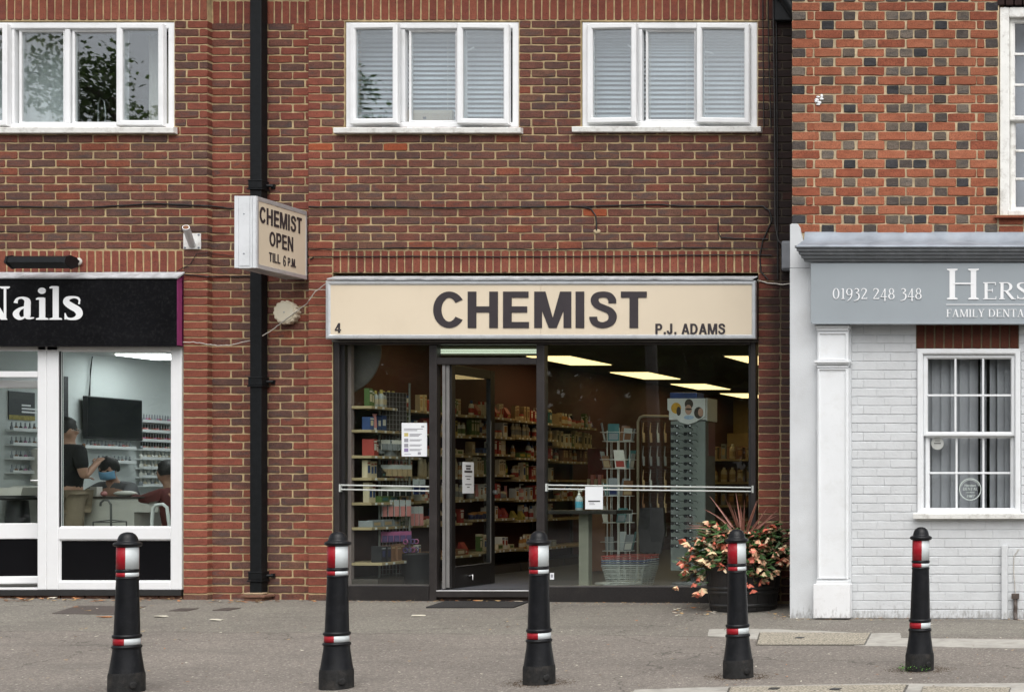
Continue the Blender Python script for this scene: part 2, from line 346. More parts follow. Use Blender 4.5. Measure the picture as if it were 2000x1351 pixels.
mortar_paint = M('painted_mortar', (.565, .582, .595), .7, .06, 9, .6, 60)

# ------------------------------------------------------------------ brickwork
BM_CACHE = {}
def brick_mesh_data(w_, h, dep, var, flat=False):
    """a pressed brick with eased, slightly uneven arrises; centre of its face at the origin, face towards -Y"""
    k = (round(w_, 3), round(h, 3), round(dep, 3), var, flat)
    if k in BM_CACHE: return BM_CACHE[k]
    rnd = random.Random(hash(k) & 0xffff)
    r = .007 if not flat else .002
    hw, hh = w_/2, h/2
    o = []
    nx = 3 if w_ > .15 else 2
    for i in range(nx+1): o.append((-hw+r+(w_-2*r)*i/nx, -hh))
    o.append((hw, -hh+r)); o.append((hw, hh-r))
    for i in range(nx+1): o.append((hw-r-(w_-2*r)*i/nx, hh))
    o.append((-hw, hh-r)); o.append((-hw, -hh+r))
    j = .0026 if not flat else .0012
    o = [(x+rnd.uniform(-j, j), z+rnd.uniform(-j, j)) for x, z in o]
    n = len(o); e = .0035
    ex = .0008 if flat else e
    v = [(x-math.copysign(ex, x), -.003+rnd.uniform(-.0006, .0006), z-math.copysign(e, z)) for x, z in o]
    v += [(x, .001, z) for x, z in o]+[(x, dep, z) for x, z in o]
    f = [tuple(range(n))]
    for q in (0, n):
        f += [(q+i, q+n+i, q+n+(i+1) % n, q+(i+1) % n) for i in range(n)]
    BM_CACHE[k] = (v, f)
    return v, f
MESH_CACHE = {}
def brick_mesh(w_, h, dep, var, mk):
    k = (round(w_, 3), round(h, 3), round(dep, 3), var, mk)
    if k not in MESH_CACHE:
        v, f = brick_mesh_data(w_, h, dep, var, mk.startswith('paint'))
        me = bpy.data.meshes.new('brick'); me.from_pydata(v, [], f); me.materials.append(BRK[mk]); me.update(); MESH_CACHE[k] = me
    return MESH_CACHE[k]
class Bricks:
    def __init__(s): s.b = []
    def one(s, x0, x1, z0, z1, Y, mk, dep=.012, name='brick', j=.0015):
        if x1-x0 < .012 or z1-z0 < .012: return
        s.b.append((x0, x1, z0, z1, Y+random.uniform(-j, j), mk, dep, name))
    def emit(s, wall, limit=290):
        """the bricks that show largest become parts of the wall, the rest one joined part"""
        groups = {}
        for q in s.b: groups.setdefault(q[7], []).append(q)
        for name, L in groups.items():
            def pri(q):
                cx, cz = (q[0]+q[1])/2, (q[2]+q[3])/2; sc_ = S(q[4])
                px = VX+(cx-CX)*sc_; py = VY-(cz-HC)*sc_
                vis = 5 < px < 1995 and 5 < py < 1345
                hid = vis and any(a < px < b and c < py < d for a, b, c, d in HIDDEN)
                return (0 if vis and not hid else 1, -round((q[1]-q[0])*(q[3]-q[2])*sc_*sc_/60), random.random())
            L.sort(key=pri)
            for q in L[:limit]:
                x0, x1, z0, z1, Y, mk, dep, nm = q
                me = brick_mesh(x1-x0, z1-z0, dep, random.randrange(4), mk)
                put(nm, me, ((x0+x1)/2, Y, (z0+z1)/2), wall)
            rest = L[limit:]
            if rest:
                mb = MB(); mats = []; idx = {}
                for x0, x1, z0, z1, Y, mk, dep, nm in rest:
                    if mk not in idx: idx[mk] = len(mats); mats.append(BRK[mk])
                    mb.cur = idx[mk]
                    v, f = brick_mesh_data(x1-x0, z1-z0, dep, random.randrange(4), mk.startswith('paint'))
                    cx, cz = (x0+x1)/2, (z0+z1)/2
                    mb.add([(a+cx, b+Y, c+cz) for a, b, c in v], f)
                tag(mb.build('brickwork' if name == 'brick' else name+'_rows', mats, wall), kind='stuff')
HIDDEN = [(637, 1477, 540, 662), (455, 601, 383, 546), (487, 520, 0, 1160), (0, 357, 533, 1170), (655, 1477, 662, 1180), (690, 1000, 45, 250), (1150, 1470, 45, 250)]
LOWP, UPP, ZS = 3.306/44, (5.455-3.306)/28, 3.306
def row_z(r): return (r*LOWP, LOWP) if r < 44 else (ZS+(r-44)*UPP, UPP)
J = .0138
def brown():
    return random.choices(['brown0', 'brown1', 'brown2', 'brown3', 'brown4', 'brown5'], [5, 5, 4, 1.6, 3.2, 2])[0]
def stretcher(bk, xa, xb, r0, r1, Y, holes=(), pick=brown, pitch=.234, quoin=None, off=0., dep_l=.012, dep_r=.012):
    for r in range(r0, r1):
        z0, p = row_z(r)
        segs = [(xa, xb)]
        for hx0, hx1, hz0, hz1 in holes:
            if hz0 < z0+p*.5 < hz1:
                ns = []
                for a, b in segs:
                    if hx1 <= a or hx0 >= b: ns.append((a, b)); continue
                    if a < hx0: ns.append((a, hx0))
                    if b > hx1: ns.append((hx1, b))
                segs = ns
        for a, b in segs:
            x = a-(r % 2)*pitch/2-off
            xs = []
            while x < b:
                x0, x1 = max(x, a), min(x+pitch, b)
                xs.append([x0, x1]); x += pitch
            xs = [q for q in xs if q[1]-q[0] > .001]
            if len(xs) > 1 and xs[0][1]-xs[0][0] < .07: xs[1][0] = xs[0][0]; xs.pop(0)
            if len(xs) > 1 and xs[-1][1]-xs[-1][0] < .07: xs[-2][1] = xs[-1][1]; xs.pop()
            for i, (x0, x1) in enumerate(xs):
                jj = random.uniform(-.003, .003)
                l = x0+(J/2 if x0 > xa+.001 else 0)+(jj if x0 > a+.001 else 0); rr = x1-(J/2 if x1 < xb-.001 else 0)
                mk = pick()
                if quoin and (i in (0, len(xs)-1)) and (x0 < xa+.001 or x1 > xb-.001) and random.random() < .6: mk = 'red%d' % random.randrange(2)
                dep = dep_l if x0 < xa+.001 else dep_r if x1 > xb-.001 else .012
                bk.one(l, rr, z0+.0062, z0+p-.0062, Y, mk, dep)
def soldier(bk, xa, xb, z0, z1, Y, pick=lambda: 'red%d' % random.randrange(3), pitch=.0752):
    n = max(1, round((xb-xa)/pitch)); p = (xb-xa)/n
    for i in range(n): bk.one(xa+i*p+J/2, xa+(i+1)*p-J/2, z0, z1, Y, pick(), .012, 'soldier_brick')

# ------------------------------------------------------------------ ground
def asphalt():
    m = bpy.data.materials.new('worn_asphalt'); m.use_nodes = True
    n = m.node_tree; b = n.nodes['Principled BSDF']; L = n.links.new; b.inputs['Roughness'].default_value = .9; b.inputs['Specular IOR Level'].default_value = .3
    g = n.nodes.new('ShaderNodeNewGeometry')
    def noise(s, d=6, r=.6):
        t = n.nodes.new('ShaderNodeTexNoise'); t.inputs['Scale'].default_value = s; t.inputs['Detail'].default_value = d; t.inputs['Roughness'].default_value = r; L(g.outputs['Position'], t.inputs['Vector']); return t.outputs[0]
    def mrange(src, a, b_, c, d):
        q = n.nodes.new('ShaderNodeMapRange'); q.inputs[1].default_value = a; q.inputs[2].default_value = b_; q.inputs[3].default_value = c; q.inputs[4].default_value = d; L(src, q.inputs[0]); return q.outputs[0]
    def mix(f, a, b_, mode='MIX'):
        q = n.nodes.new('ShaderNodeMixRGB'); q.blend_type = mode
        if isinstance(f, float): q.inputs[0].default_value = f
        else: L(f, q.inputs[0])
        for i, c in ((1, a), (2, b_)):
            if isinstance(c, tuple): q.inputs[i].default_value = (*c, 1)
            else: L(c, q.inputs[i])
        return q.outputs[0]
    sx = n.nodes.new('ShaderNodeSeparateXYZ'); L(g.outputs['Position'], sx.inputs[0])
    # old relaid strip beside the walls: smoother and slightly greener, with a ragged seam
    ad = n.nodes.new('ShaderNodeMath'); ad.operation = 'MULTIPLY_ADD'; L(noise(1.3), ad.inputs[0]); ad.inputs[1].default_value = .5; L(sx.outputs['Y'], ad.inputs[2])
    strip = mrange(ad.outputs[0], -2.02, -1.96, 0, 1)
    base = mix(strip, (.215, .192, .168), (.205, .192, .163))
    seam = n.nodes.new('ShaderNodeMath'); seam.operation = 'MULTIPLY'; L(mrange(ad.outputs[0], -2.02, -1.995, 0, 1), seam.inputs[0]); L(mrange(ad.outputs[0], -1.985, -1.96, 1, 0), seam.inputs[1])
    base = mix(mrange(noise(.7, 8), .35, .7, 0, 1), base, (.160, .143, .126))
    base = mix(1., base, mrange(noise(95, 4, .75), .34, .66, .55, 1.45), 'MULTIPLY')
    base = mix(1., base, mrange(noise(36, 4, .7), .34, .66, .74, 1.28), 'MULTIPLY')
    v = n.nodes.new('ShaderNodeTexVoronoi'); v.inputs['Scale'].default_value = 34; L(g.outputs['Position'], v.inputs['Vector'])
    stone = mrange(v.outputs['Distance'], .12, .3, 1, 0)
    sel = n.nodes.new('ShaderNodeMath'); sel.operation = 'MULTIPLY'; L(stone, sel.inputs[0])
    sp = n.nodes.new('ShaderNodeSeparateXYZ'); L(v.outputs['Color'], sp.inputs[0]); L(mrange(sp.outputs[0], .72, .74, 0, .8), sel.inputs[1])
    base = mix(sel.outputs[0], base, (.50, .47, .42))
    vg = n.nodes.new('ShaderNodeTexVoronoi'); vg.inputs['Scale'].default_value = 2.6; L(g.outputs['Position'], vg.inputs['Vector'])      # trodden gum
    sg = n.nodes.new('ShaderNodeSeparateXYZ'); L(vg.outputs['Color'], sg.inputs[0])
    gm_ = n.nodes.new('ShaderNodeMath'); gm_.operation = 'MULTIPLY'; L(mrange(vg.outputs['Distance'], .045, .06, .55, 0), gm_.inputs[0]); L(mrange(sg.outputs[1], .45, .5, 0, 1), gm_.inputs[1])
    base = mix(gm_.outputs[0], base, (.09, .083, .075))
    # long faint stains
    ts = n.nodes.new('ShaderNodeTexNoise'); ts.inputs['Scale'].default_value = 1.1; ts.inputs['Detail'].default_value = 9; ts.inputs['Roughness'].default_value = .7
    ms = n.nodes.new('ShaderNodeMapping'); ms.inputs['Scale'].default_value = (1, 2.6, 1); ms.inputs['Rotation'].default_value = (0, 0, .5); L(g.outputs['Position'], ms.inputs['Vector']); L(ms.outputs[0], ts.inputs['Vector'])
    base = mix(mrange(ts.outputs[0], .52, .62, 0, .35), base, (.125, .115, .102))
    # dark damp/dirt close to the walls and cracks
    base = mix(mrange(noise(5, 9, .75), .58, .75, 0, .45), base, (.10, .09, .078))
    vc = n.nodes.new('ShaderNodeTexVoronoi'); vc.feature = 'DISTANCE_TO_EDGE'; vc.inputs['Scale'].default_value = .2; 
    wp = n.nodes.new('ShaderNodeVectorMath'); wp.operation = 'ADD'; L(g.outputs['Position'], wp.inputs[0])
    wn = n.nodes.new('ShaderNodeTexNoise'); wn.inputs['Scale'].default_value = 2.4; wn.inputs['Detail'].default_value = 6; L(g.outputs['Position'], wn.inputs['Vector'])
    L(wn.outputs['Color'], wp.inputs[1]); L(wp.outputs[0], vc.inputs['Vector'])
    base = mix(mrange(vc.outputs['Distance'], .001, .0028, .5, 0), base, (.03, .027, .024))
    sm2 = n.nodes.new('ShaderNodeMath'); sm2.operation = 'MULTIPLY'; L(seam.outputs[0], sm2.inputs[0]); L(mrange(noise(2.2), .42, .6, .1, .65), sm2.inputs[1])
    base = mix(sm2.outputs[0], base, (.06, .054, .047))
    L(base, b.inputs['Base Color'])
    bp = n.nodes.new('ShaderNodeBump'); bp.inputs['Strength'].default_value = .7; bp.inputs['Distance'].default_value = .006
    L(noise(150, 3), bp.inputs['Height']); L(bp.outputs[0], b.inputs['Normal'])
    return m
asph = asphalt()
mb = MB()
xs = [-16+.8*i for i in range(48)]; ys = [-5.6+.5*i for i in range(11)]+[0., .35]
for y in ys:
    for x in xs: mb.v.append((x, y, gz(x, y)))
nx = len(xs)
for j in range(len(ys)-1):
    for i in range(nx-1): mb.f.append((j*nx+i, j*nx+i+1, (j+1)*nx+i+1, (j+1)*nx+i)); mb.m.append(0); mb.sm.append(True)
tag(mb.build('pavement', asph), kind='structure')
kerb_m = M('granite_kerb', (.27, .26, .245), .8, .15, 20, .5, 90, dirt=.4, dirtcol=(.1, .095, .09), dscale=6)
mb = MB()
for i in range(24):
    x0 = -16+i*1.5; mb.add([(x, y, z) for x in (x0+.004, x0+1.49) for y, z in ((-5.605, gz(x, -5.6)+.002), (-5.73, gz(x, -5.6)+.002), (-5.75, gz(x, -5.6)-.02), (-5.75, gz(x, -5.6)-.3), (-5.605, gz(x, -5.6)-.3))],
           [(0, 5, 6, 1), (1, 6, 7, 2), (2, 7, 8, 3), (0, 1, 2, 3, 4), (9, 8, 7, 6, 5)])
tag(mb.build('kerb', kerb_m), kind='structure')
road_m = M('road_asphalt', (.075, .072, .07), .9, .25, 3, .7, 120, dirt=.4, dirtcol=(.035, .034, .033), dscale=1.4)
mb = MB(); mb.quad((-400, -400, -.33), (400, -400, -.33), (400, -5.7, -.33), (-400, -5.7, -.33)); mb.quad((-400, -5.7, -.33), (400, -5.7, -.33), (400, 300, -.33), (-400, 300, -.33))
tag(mb.build('road', road_m), kind='structure')
# paler concrete repairs and the gravel-filled inspection covers let into the pavement
conc = M('pale_concrete_patch', (.36, .345, .31), .9, .15, 12, .5, 120, dirt=.4, dirtcol=(.13, .12, .105), dscale=4)
pebble = M('pebble_filled_cover', (.29, .262, .208), .9, .75, 75, 1., 110)
def patch(name, pix, m, up, n=8, jit=1.2):
    pts = []
    for i in range(len(pix)):
        a, b = pix[i], pix[(i+1) % len(pix)]
        for t in range(n):
            k = t/n; px = a[0]+(b[0]-a[0])*k+(random.uniform(-jit, jit) if t else 0); py = a[1]+(b[1]-a[1])*k+(random.uniform(-jit, jit)*.4 if t else 0)
            pts.append(G(px, py)+Vector((0, 0, up)))
    c = sum(pts, Vector())/len(pts)
    mb = MB(); k = len(pts)
    mb.add([p[:] for p in pts]+[(p.x, p.y, p.z-.02) for p in pts], [tuple(range(k))]+[(i, i+k, (i+1) % k+k, (i+1) % k) for i in range(k)])
    return mb.build(name, m)
tag(patch('concrete_patch', [(1385, 1229), (1500, 1228), (1700, 1237), (1758, 1236), (1760, 1246), (2040, 1249), (2040, 1266), (1760, 1262), (1685, 1261), (1383, 1242)], conc, .004), kind='structure')
tag(patch('concrete_strip', [(1240, 1347), (1420, 1341), (1700, 1335), (2100, 1334), (2100, 1400), (1180, 1400)], conc, .004), kind='structure')
mat_alu = M('cover_frame_steel', (.16, .15, .13), .5, .2, 20, metal=.6)
mat_pl = M('keyhole_plate', (.03, .03, .03), .5, .2, 20)
def cover(pix, label, keys):
    pts = [G(*p) for p in pix]; c = sum(pts, Vector())/len(pts)
    t = thing('inspection_cover', label, 'manhole cover', c)
    def poly(sc_, up, name, m):
        q = [c+(p-c)*sc_+Vector((0, 0, up)) for p in pts]; mb = MB(); k = len(q)
        mb.add([v[:] for v in q]+[(v.x, v.y, v.z-.02) for v in q], [tuple(range(k))]+[(i, i+k, (i+1) % k+k, (i+1) % k) for i in range(k)]); return mb.build(name, m, t)
    poly(1., .007, 'frame', mat_alu); poly(.975, .010, 'gravel_fill', pebble)
    for kx, ky in keys:
        g = G(kx, ky); mb = MB(); mb.box(g.x-.03, g.x+.03, g.y-.035, g.y+.035, g.z, g.z+.014); mb.build('keyhole', mat_pl, t)
cover([(1476, 1260), (1483, 1236), (1702, 1237), (1690, 1260)], 'pebble filled inspection cover in the pavement behind the bollard by the flower tub', [(1562, 1247)])
cover([(1420, 1352), (1424, 1343), (1775, 1338), (1768, 1352), (1766, 1362), (1418, 1362)], 'long pebble filled inspection cover in the pale strip by the kerb', [(1512, 1347), (1632, 1348)])
cover([(1795, 1362), (1802, 1342), (1975, 1344), (1968, 1362)], 'short pebble filled inspection cover at the end of the pale strip', [])
# doormat
a, b, c, d = G(832, 1187), G(1003, 1187), G(1032, 1176), G(868, 1175)
mb = MB(); mb.add([(p.x, p.y, p.z+h) for h in (.012, .0) for p in (a, b, c, d)], [(0, 1, 2, 3), (0, 4, 5, 1), (1, 5, 6, 2), (2, 6, 7, 3), (3, 7, 4, 0)])
tag(mb.build('doormat', M('black_rubber_mat', (.018, .017, .017), .85, .2, 40, .8, 160)), 'flat black doormat on the pavement before the chemist step', 'doormat')
# small iron covers near the left shop
def ironcover(pix, label):
    pts = [G(*p) for p in pix]; mb = MB(); k = len(pts)
    mb.add([(p.x, p.y, p.z+.005) for p in pts]+[(p.x, p.y, p.z-.02) for p in pts], [tuple(range(k))]+[(i, i+k, (i+1) % k+k, (i+1) % k) for i in range(k)])
    tag(mb.build('iron_cover', M('rusty_iron_cover', (.07, .055, .048), .8, .3, 60, .9, 90)), label, 'drain cover')
ironcover([(102, 1198), (150, 1183), (285, 1184), (235, 1200)], 'ribbed dark iron drain cover before the nail salon window')
ironcover([(330, 1193), (352, 1188), (388, 1188), (366, 1193)], 'small dark iron cover in the pavement by the orange brick pier')
ironcover([(415, 1192), (438, 1187), (470, 1187), (447, 1192)], 'small dark iron cover in the pavement by the drainpipe')
# ------------------------------------------------------------------ terrace: shell of the two shops
XL, XQ, XR0, XP = -9.2, X(405), X(602), X(649)        # left end, right edge of the left bay, left edge of the chemist bay, inner edge of its pier
XP2, XE = X(1481), 3.6                                # right pier, hidden end behind the brick house
YB = .07                                              # set-back of the bay with the drainpipe
ZT = 6.3
salon = thing('nail_salon_building', 'brown brick shop with black fascia and white plastic shopfront, nail salon', 'building', (X(160), 0, 0))
chem = thing('chemist_building', 'brown brick two storey shop with cream chemist sign and dark bronze shopfront', 'building', (X(1060), 0, 0))
EPS = .004
# wall cores = the mortar
def core(parent, rects, y0, y1, m, name='wall'):
    mb = MB()
    for x0, x1, z0, z1 in rects: mb.box(x0, x1, y0, y1, z0, z1)
    return mb.build(name, m, parent)
WS = (X(-470), X(340), Z(255), Z(42))                 # upstairs window of the salon
W1 = (X(673), X(1013), Z(252), Z(42)); W2 = (X(1135), X(1479), Z(250), Z(42))
TH = .28
NX0 = -8.4                                            # left end of the salon shopfront
sw = core(salon, [(XL, WS[0], ZS-.22, ZT), (WS[0], WS[1], ZS-.22, WS[2]), (WS[0], WS[1], WS[3], ZT), (WS[1], XQ-.004, ZS-.22, ZT), (X(358), XQ-.004, -.15, ZS-.22), (XL, NX0, -.15, ZS-.22)], EPS, TH, mortar)
cw = core(chem, [(XR0+.004, W1[0], ZS-.22, ZT), (W1[0], W1[1], ZS-.22, W1[2]), (W1[0], W1[1], W1[3], ZT), (W1[1], W2[0], ZS-.22, ZT), (W2[0], W2[1], ZS-.22, W2[2]), (W2[0], W2[1], W2[3], ZT), (W2[1], XE, ZS-.22, ZT),
               (XR0+.004, XP, -.15, ZS-.22), (XP2, XE, -.15, ZS-.22)], EPS, TH, mortar)
rw = core(chem, [(XQ-.1, XR0+.1, -.15, ZT)], YB+EPS, YB+TH, mortar, 'recessed_wall')
kb, sb, rb = Bricks(), Bricks(), Bricks()
# --- chemist bay
holes = [W1, W2]
def brown_c():
    return random.choices(['brown0', 'brown1', 'brown2', 'brown3', 'brown4', 'brown5', 'bright'], [6, 5, 4, .9, 2.4, 2, .16])[0]
stretcher(kb, XR0, XE, 44, 72, 0, holes, brown_c, quoin=True, dep_l=.075)
SZ0, SZ1 = 3.09, 3.306
soldier(kb, XP, XP2, SZ0, SZ1-J, 0)
soldier(kb, XR0, XE, 5.46, 5.675, 0)
soldier(rb, XQ, XR0, 5.44, 5.655, YB)
soldier(sb, XL, XQ, 5.46, 5.675, 0)
soldier(sb, XL, X(358), SZ0, SZ1-J, 0)
def red(): return random.choice(['red0', 'red0', 'red1', 'red2'])
for r in range(0, 44):
    z0, p = row_z(r)
    if z0 > SZ0-.02: pk = brown
    else: pk = red
    # orange-red pier of the salon: one long brick per course, showing its end in the set-back
    sb.one(X(358)+.003, XQ, z0+.0062, z0+p-.0062, 0, pk() if r > 0 else 'brown5', .076)
    kb.one(XR0, XP-.004, z0+.0062, z0+p-.0062, 0, red() if r > 0 else 'brown5', .076)
    xm = X(1524)+random.uniform(-.004, .004)
    kb.one(XP2+.003, xm-J/2, z0+.0062, z0+p-.0062, 0, red() if random.random() < .6 else 'brown1')
    kb.one(xm+J/2, XE, z0+.0062, z0+p-.0062, 0, brown())
stretcher(sb, XL, XQ, 44, 72, 0, [WS], brown, quoin=True, dep_r=.076)
stretcher(rb, XQ-.002, XR0+.002, 0, 44, YB, (), brown, quoin=True, off=.06)
stretcher(rb, XQ-.002, XR0+.002, 44, 72, YB, (), lambda: random.choices(['brown0', 'brown1', 'brown2', 'brown3', 'brown4', 'red1'], [3, 3, 2, 2, 3, 1])[0], quoin=True, off=.06)
for k, z0 in ((kb, 5.69), (sb, 5.69), (rb, 5.67)):
    for r in range(8):
        xa, xb, yy = {id(kb): (XR0, XE, 0), id(sb): (XL, XQ, 0), id(rb): (XQ, XR0, YB)}[id(k)]
        x = xa-(r % 2)*.117
        while x < xb:
            k.one(max(x, xa)+J/2, min(x+.234, xb)-J/2, z0+r*UPP, z0+r*UPP+UPP-J, yy, brown()); x += .234
kb.emit(cw); sb.emit(sw); rb.emit(rw)
# roof edge above the picture
tile = M('brown_roof_tile', (.10, .055, .045), .85, .2, 8, .5, 40)
mb = MB(); mb.box(XQ+.05, XE, -.32, -.2, 6.2, 6.42); mb.box(XQ+.05, XE, -.2, 0, 6.3, 6.33); mb.build('eaves_board', white_paint, chem)
mb = MB(); mb.box(XL, XQ+.04, -.32, -.2, 6.2, 6.42); mb.box(XL, XQ+.04, -.2, 0, 6.3, 6.33); mb.build('eaves_board', white_paint, salon)
for pr, a, b in ((chem, XQ+.05, XE), (salon, XL, XQ+.04)):
    mb = MB(); mb.prism([(-.4, 6.40), (5, 8.9), (10.5, 6.4), (10.5, 6.3), (5, 8.8), (-.4, 6.34)], 'x', a, b); mb.build('roof', tile, pr)
# ------------------------------------------------------------------ upstairs windows
def bar(mb, x0, x1, z0, z1, y0, y1): mb.box(x0, x1, y0, y1, z0, z1, .006)
def frame_rect(mb, x0, x1, z0, z1, w_, y0, y1):
    """mitred rectangular frame with eased edges"""
    for (a, b) in (((x0, z0), (x1, z0)), ((x1, z0), (x1, z1)), ((x1, z1), (x0, z1)), ((x0, z1), (x0, z0))):
        d = Vector((b[0]-a[0], b[1]-a[1])).normalized(); n_ = Vector((-d.y, d.x))
        A, B = Vector(a), Vector(b)
        def pt(P_, off, sgn): q = P_+n_*off+d*sgn*off; return q
        e = .008
        ring = []
        for P_, sg in ((A, 1), (B, -1)):
            ring.append([(pt(P_, 0, sg), y1), (pt(P_, 0, sg), y0+e), (pt(P_, e, sg), y0), (pt(P_, w_-e*1.5, sg), y0), (pt(P_, w_, sg), y0+e*1.6), (pt(P_, w_, sg), y1)])
        v = [(q.x, y, q.y) for q, y in ring[0]]+[(q.x, y, q.y) for q, y in ring[1]]
        mb.add(v, [(i, (i+1) % 6, (i+1) % 6+6, i+6) for i in range(6)])
def sash(parent, x0, x1, z0, z1, y, name, ang=0, hinge='l', pane_m=None, w_=.052, stay=False):
    """an opening light: frame with its pane, hinged on one jamb and swung outwards by ang degrees"""
    hx = x0 if hinge == 'l' else x1
    t = MB(); frame_rect(t, x0, x1, z0, z1, w_, y-.035, y+.02)
    o = t.build(name, white_pvc, parent, org=(hx, y, z0))
    g = MB(); g.box(x0+w_-.004, x1-w_+.004, y-.006, y+.010, z0+w_-.004, z1-w_+.004)
    p = g.build('pane', pane_m or pane_up, o)
    o.rotation_euler[2] = R(-ang if hinge == 'l' else ang)
    return o
def upstairs(bld, W, sill, lights, label_sill=None, Yw=.06):
    x0, x1, z0, z1 = W
    win = MB(); frame_rect(win, x0+.004, x1-.004, z0+.004, z1-.004, .066, Yw-.05, Yw+.03)
    for a, b, kind in lights[:-1]:
        pass
    for i in range(len(lights)-1):
        m = (lights[i][1]+lights[i+1][0])/2
        bar(win, m-.022, m+.022, z0+.07, z1-.07, Yw-.042, Yw+.03)
    wo = win.build('window', white_pvc, bld)
    for a, b, kind in lights:
        if kind == 'f':
            g = MB(); g.box(a, b, Yw-.004, Yw+.012, z0+.074, z1-.074); g.build('pane', pane_up, wo)
            q = MB(); frame_rect(q, a-.004, b+.004, z0+.07, z1-.07, .02, Yw-.03, Yw+.02); q.build('glazing_bead', white_pvc, wo)
        else:
            ang, h = kind
            sash(wo, a-.058, b+.058, z0+.035, z1-.035, Yw-.068, 'opening_light', ang, h)
    s0, s1, sz0, sz1 = sill
    sl = MB(); sl.prism([(-.055, sz0), (-.06, sz1-.012), (-.05, sz1-.004), (Yw, sz1+.01), (Yw, sz0)], 'x', s0, s1); sl.build('sill', old_white, bld)
    return wo
up1 = upstairs(chem, W1, (X(658), X(1022), Z(262), Z(251)), [(X(700), X(772), (3.5, 'l')), (X(795), X(888), 'f'), (X(910), X(985), (2.5, 'r'))])
up2 = upstairs(chem, W2, (X(1122), X(1489), Z(260), Z(249)), [(X(1162), X(1236), (3.5, 'l')), (X(1259), X(1356), 'f'), (X(1376), X(1454), (2.5, 'r'))])
up3 = upstairs(salon, WS, (X(-480), X(347), Z(262), Z(250)), [(X(-330), X(-255), 'f'), (X(-232), X(-150), 'f'), (X(-120), X(8), (1., 'r')), (X(32), X(120), 'f'), (X(136), X(224), 'f'), (X(246), X(312), (1., 'r'))])
# rooms behind
def room(name, x0, x1, y0, y1, z0, z1, m, label=None):
    mb = MB()
    mb.quad((x0, y1, z0), (x1, y1, z0), (x1, y1, z1), (x0, y1, z1)); mb.quad((x0, y0, z0), (x0, y1, z0), (x0, y1, z1), (x0, y0, z1)); mb.quad((x1, y0, z0), (x1, y1, z0), (x1, y1, z1), (x1, y0, z1))
    mb.quad((x0, y0, z1), (x1, y0, z1), (x1, y1, z1), (x0, y1, z1)); mb.quad((x0, y0, z0), (x1, y0, z0), (x1, y1, z0), (x0, y1, z0))
    return tag(mb.build(name, m), kind='structure')
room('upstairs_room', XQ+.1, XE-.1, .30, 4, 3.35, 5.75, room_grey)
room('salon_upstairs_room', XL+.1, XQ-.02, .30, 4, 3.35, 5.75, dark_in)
# venetian blinds: one behind each light
slat_m = M('pale_blind_slat', (.62, .66, .70), .45, .05, 5)
cord_m = M('blind_cord', (.7, .7, .68), .8, .05, 5)
def venetian(x0, x1, ztop, zbot, Y, label, pitch=.0445, tilt=-54, solid=0):
    t = thing('venetian_blind', label, 'blind', ((x0+x1)/2, Y, zbot), 'venetian blinds upstairs')
    c = MB(); c.box(x0, x1, Y-.025, Y+.025, ztop, ztop+.03, .004); c.build('head_rail', slat_m, t)
    me = MB(); w_ = .036; n_ = 5; pts = []
    for i in range(n_):
        u = (i/(n_-1)-.5)*w_; cv = .004*(1-(2*u/w_)**2)
        pts.append((u*math.cos(R(tilt))-cv*math.sin(R(tilt)), -u*math.sin(R(tilt))+cv*math.cos(R(tilt))))
    ring = [(a, b) for a, b in pts]+[(a, b-.0014) for a, b in reversed(pts)]
    me.prism(ring, 'x', -(x1-x0)/2, (x1-x0)/2)
    md = me.mesh('slat', slat_m)
    z = ztop-.02; k = 0
    while z > zbot+.01:
        put('slat', md, ((x0+x1)/2, Y, z), t, (random.uniform(-.06, .06), 0, 0)); z -= pitch*(.62 if k < solid else 1); k += 1
    b = MB(); b.box(x0, x1, Y-.018, Y+.018, zbot-.012, zbot, .003); b.build('bottom_rail', slat_m, t)
    for f in (.16, .84):
        xx = x0+(x1-x0)*f; c = MB(); c.tube([(xx, Y-.024, ztop), (xx, Y-.024, zbot)], .0018, 5); c.build('cord', cord_m, t)
zb = W1[2]+.11
venetian(X(690, .2), X(786, .2), W1[3]-.10, zb, .2, 'pale venetian blind behind the hinged left light of the window above the word chemist', solid=0)
venetian(X(793, .2), X(893, .2), W1[3]-.10, zb, .2, 'pale venetian blind with a flat beige box propped before it')
venetian(X(900, .2), X(998, .2), W1[3]-.10, zb, .2, 'pale venetian blind behind the hinged light next to the middle brick pier upstairs')
venetian(X(1152, .2), X(1249, .2), W2[3]-.10, zb, .2, 'pale venetian blind in the upstairs light nearest the middle brick pier, stained sill window', solid=5)
venetian(X(1256, .2), X(1360, .2), W2[3]-.10, zb, .2, 'pale venetian blind in the middle fixed light of the window beside the black stained corner', solid=5)
venetian(X(1367, .2), X(1466, .2), W2[3]-.10, zb, .2, 'pale venetian blind in the hinged light beside the black stained corner', solid=5)
# propped box on the sill
bx = MB(); A = P(798, 244, .13); B = P(886, 218, .13)
bx.box(A.x, B.x, .10, .145, A.z-.02, B.z+.005, .004)
t = thing('cardboard_box', 'flat beige box propped on the sill behind the middle upstairs blind', 'box', (A.x, .13, A.z-.02)); bx.build('carton', M('beige_card', (.50, .43, .33), .8, .08, 6), t)
q = MB(); q.box(A.x+.02, B.x-.02, .095, .0985, A.z+.0, B.z-.025); q.build('front_panel', M('tan_card', (.42, .34, .25), .8, .08, 6), t)
q = MB(); q.box(X(826, .09), X(832, .09), .0925, .0945, Z(233, .09), Z(228, .09)); q.build('printed_mark', ink, t)
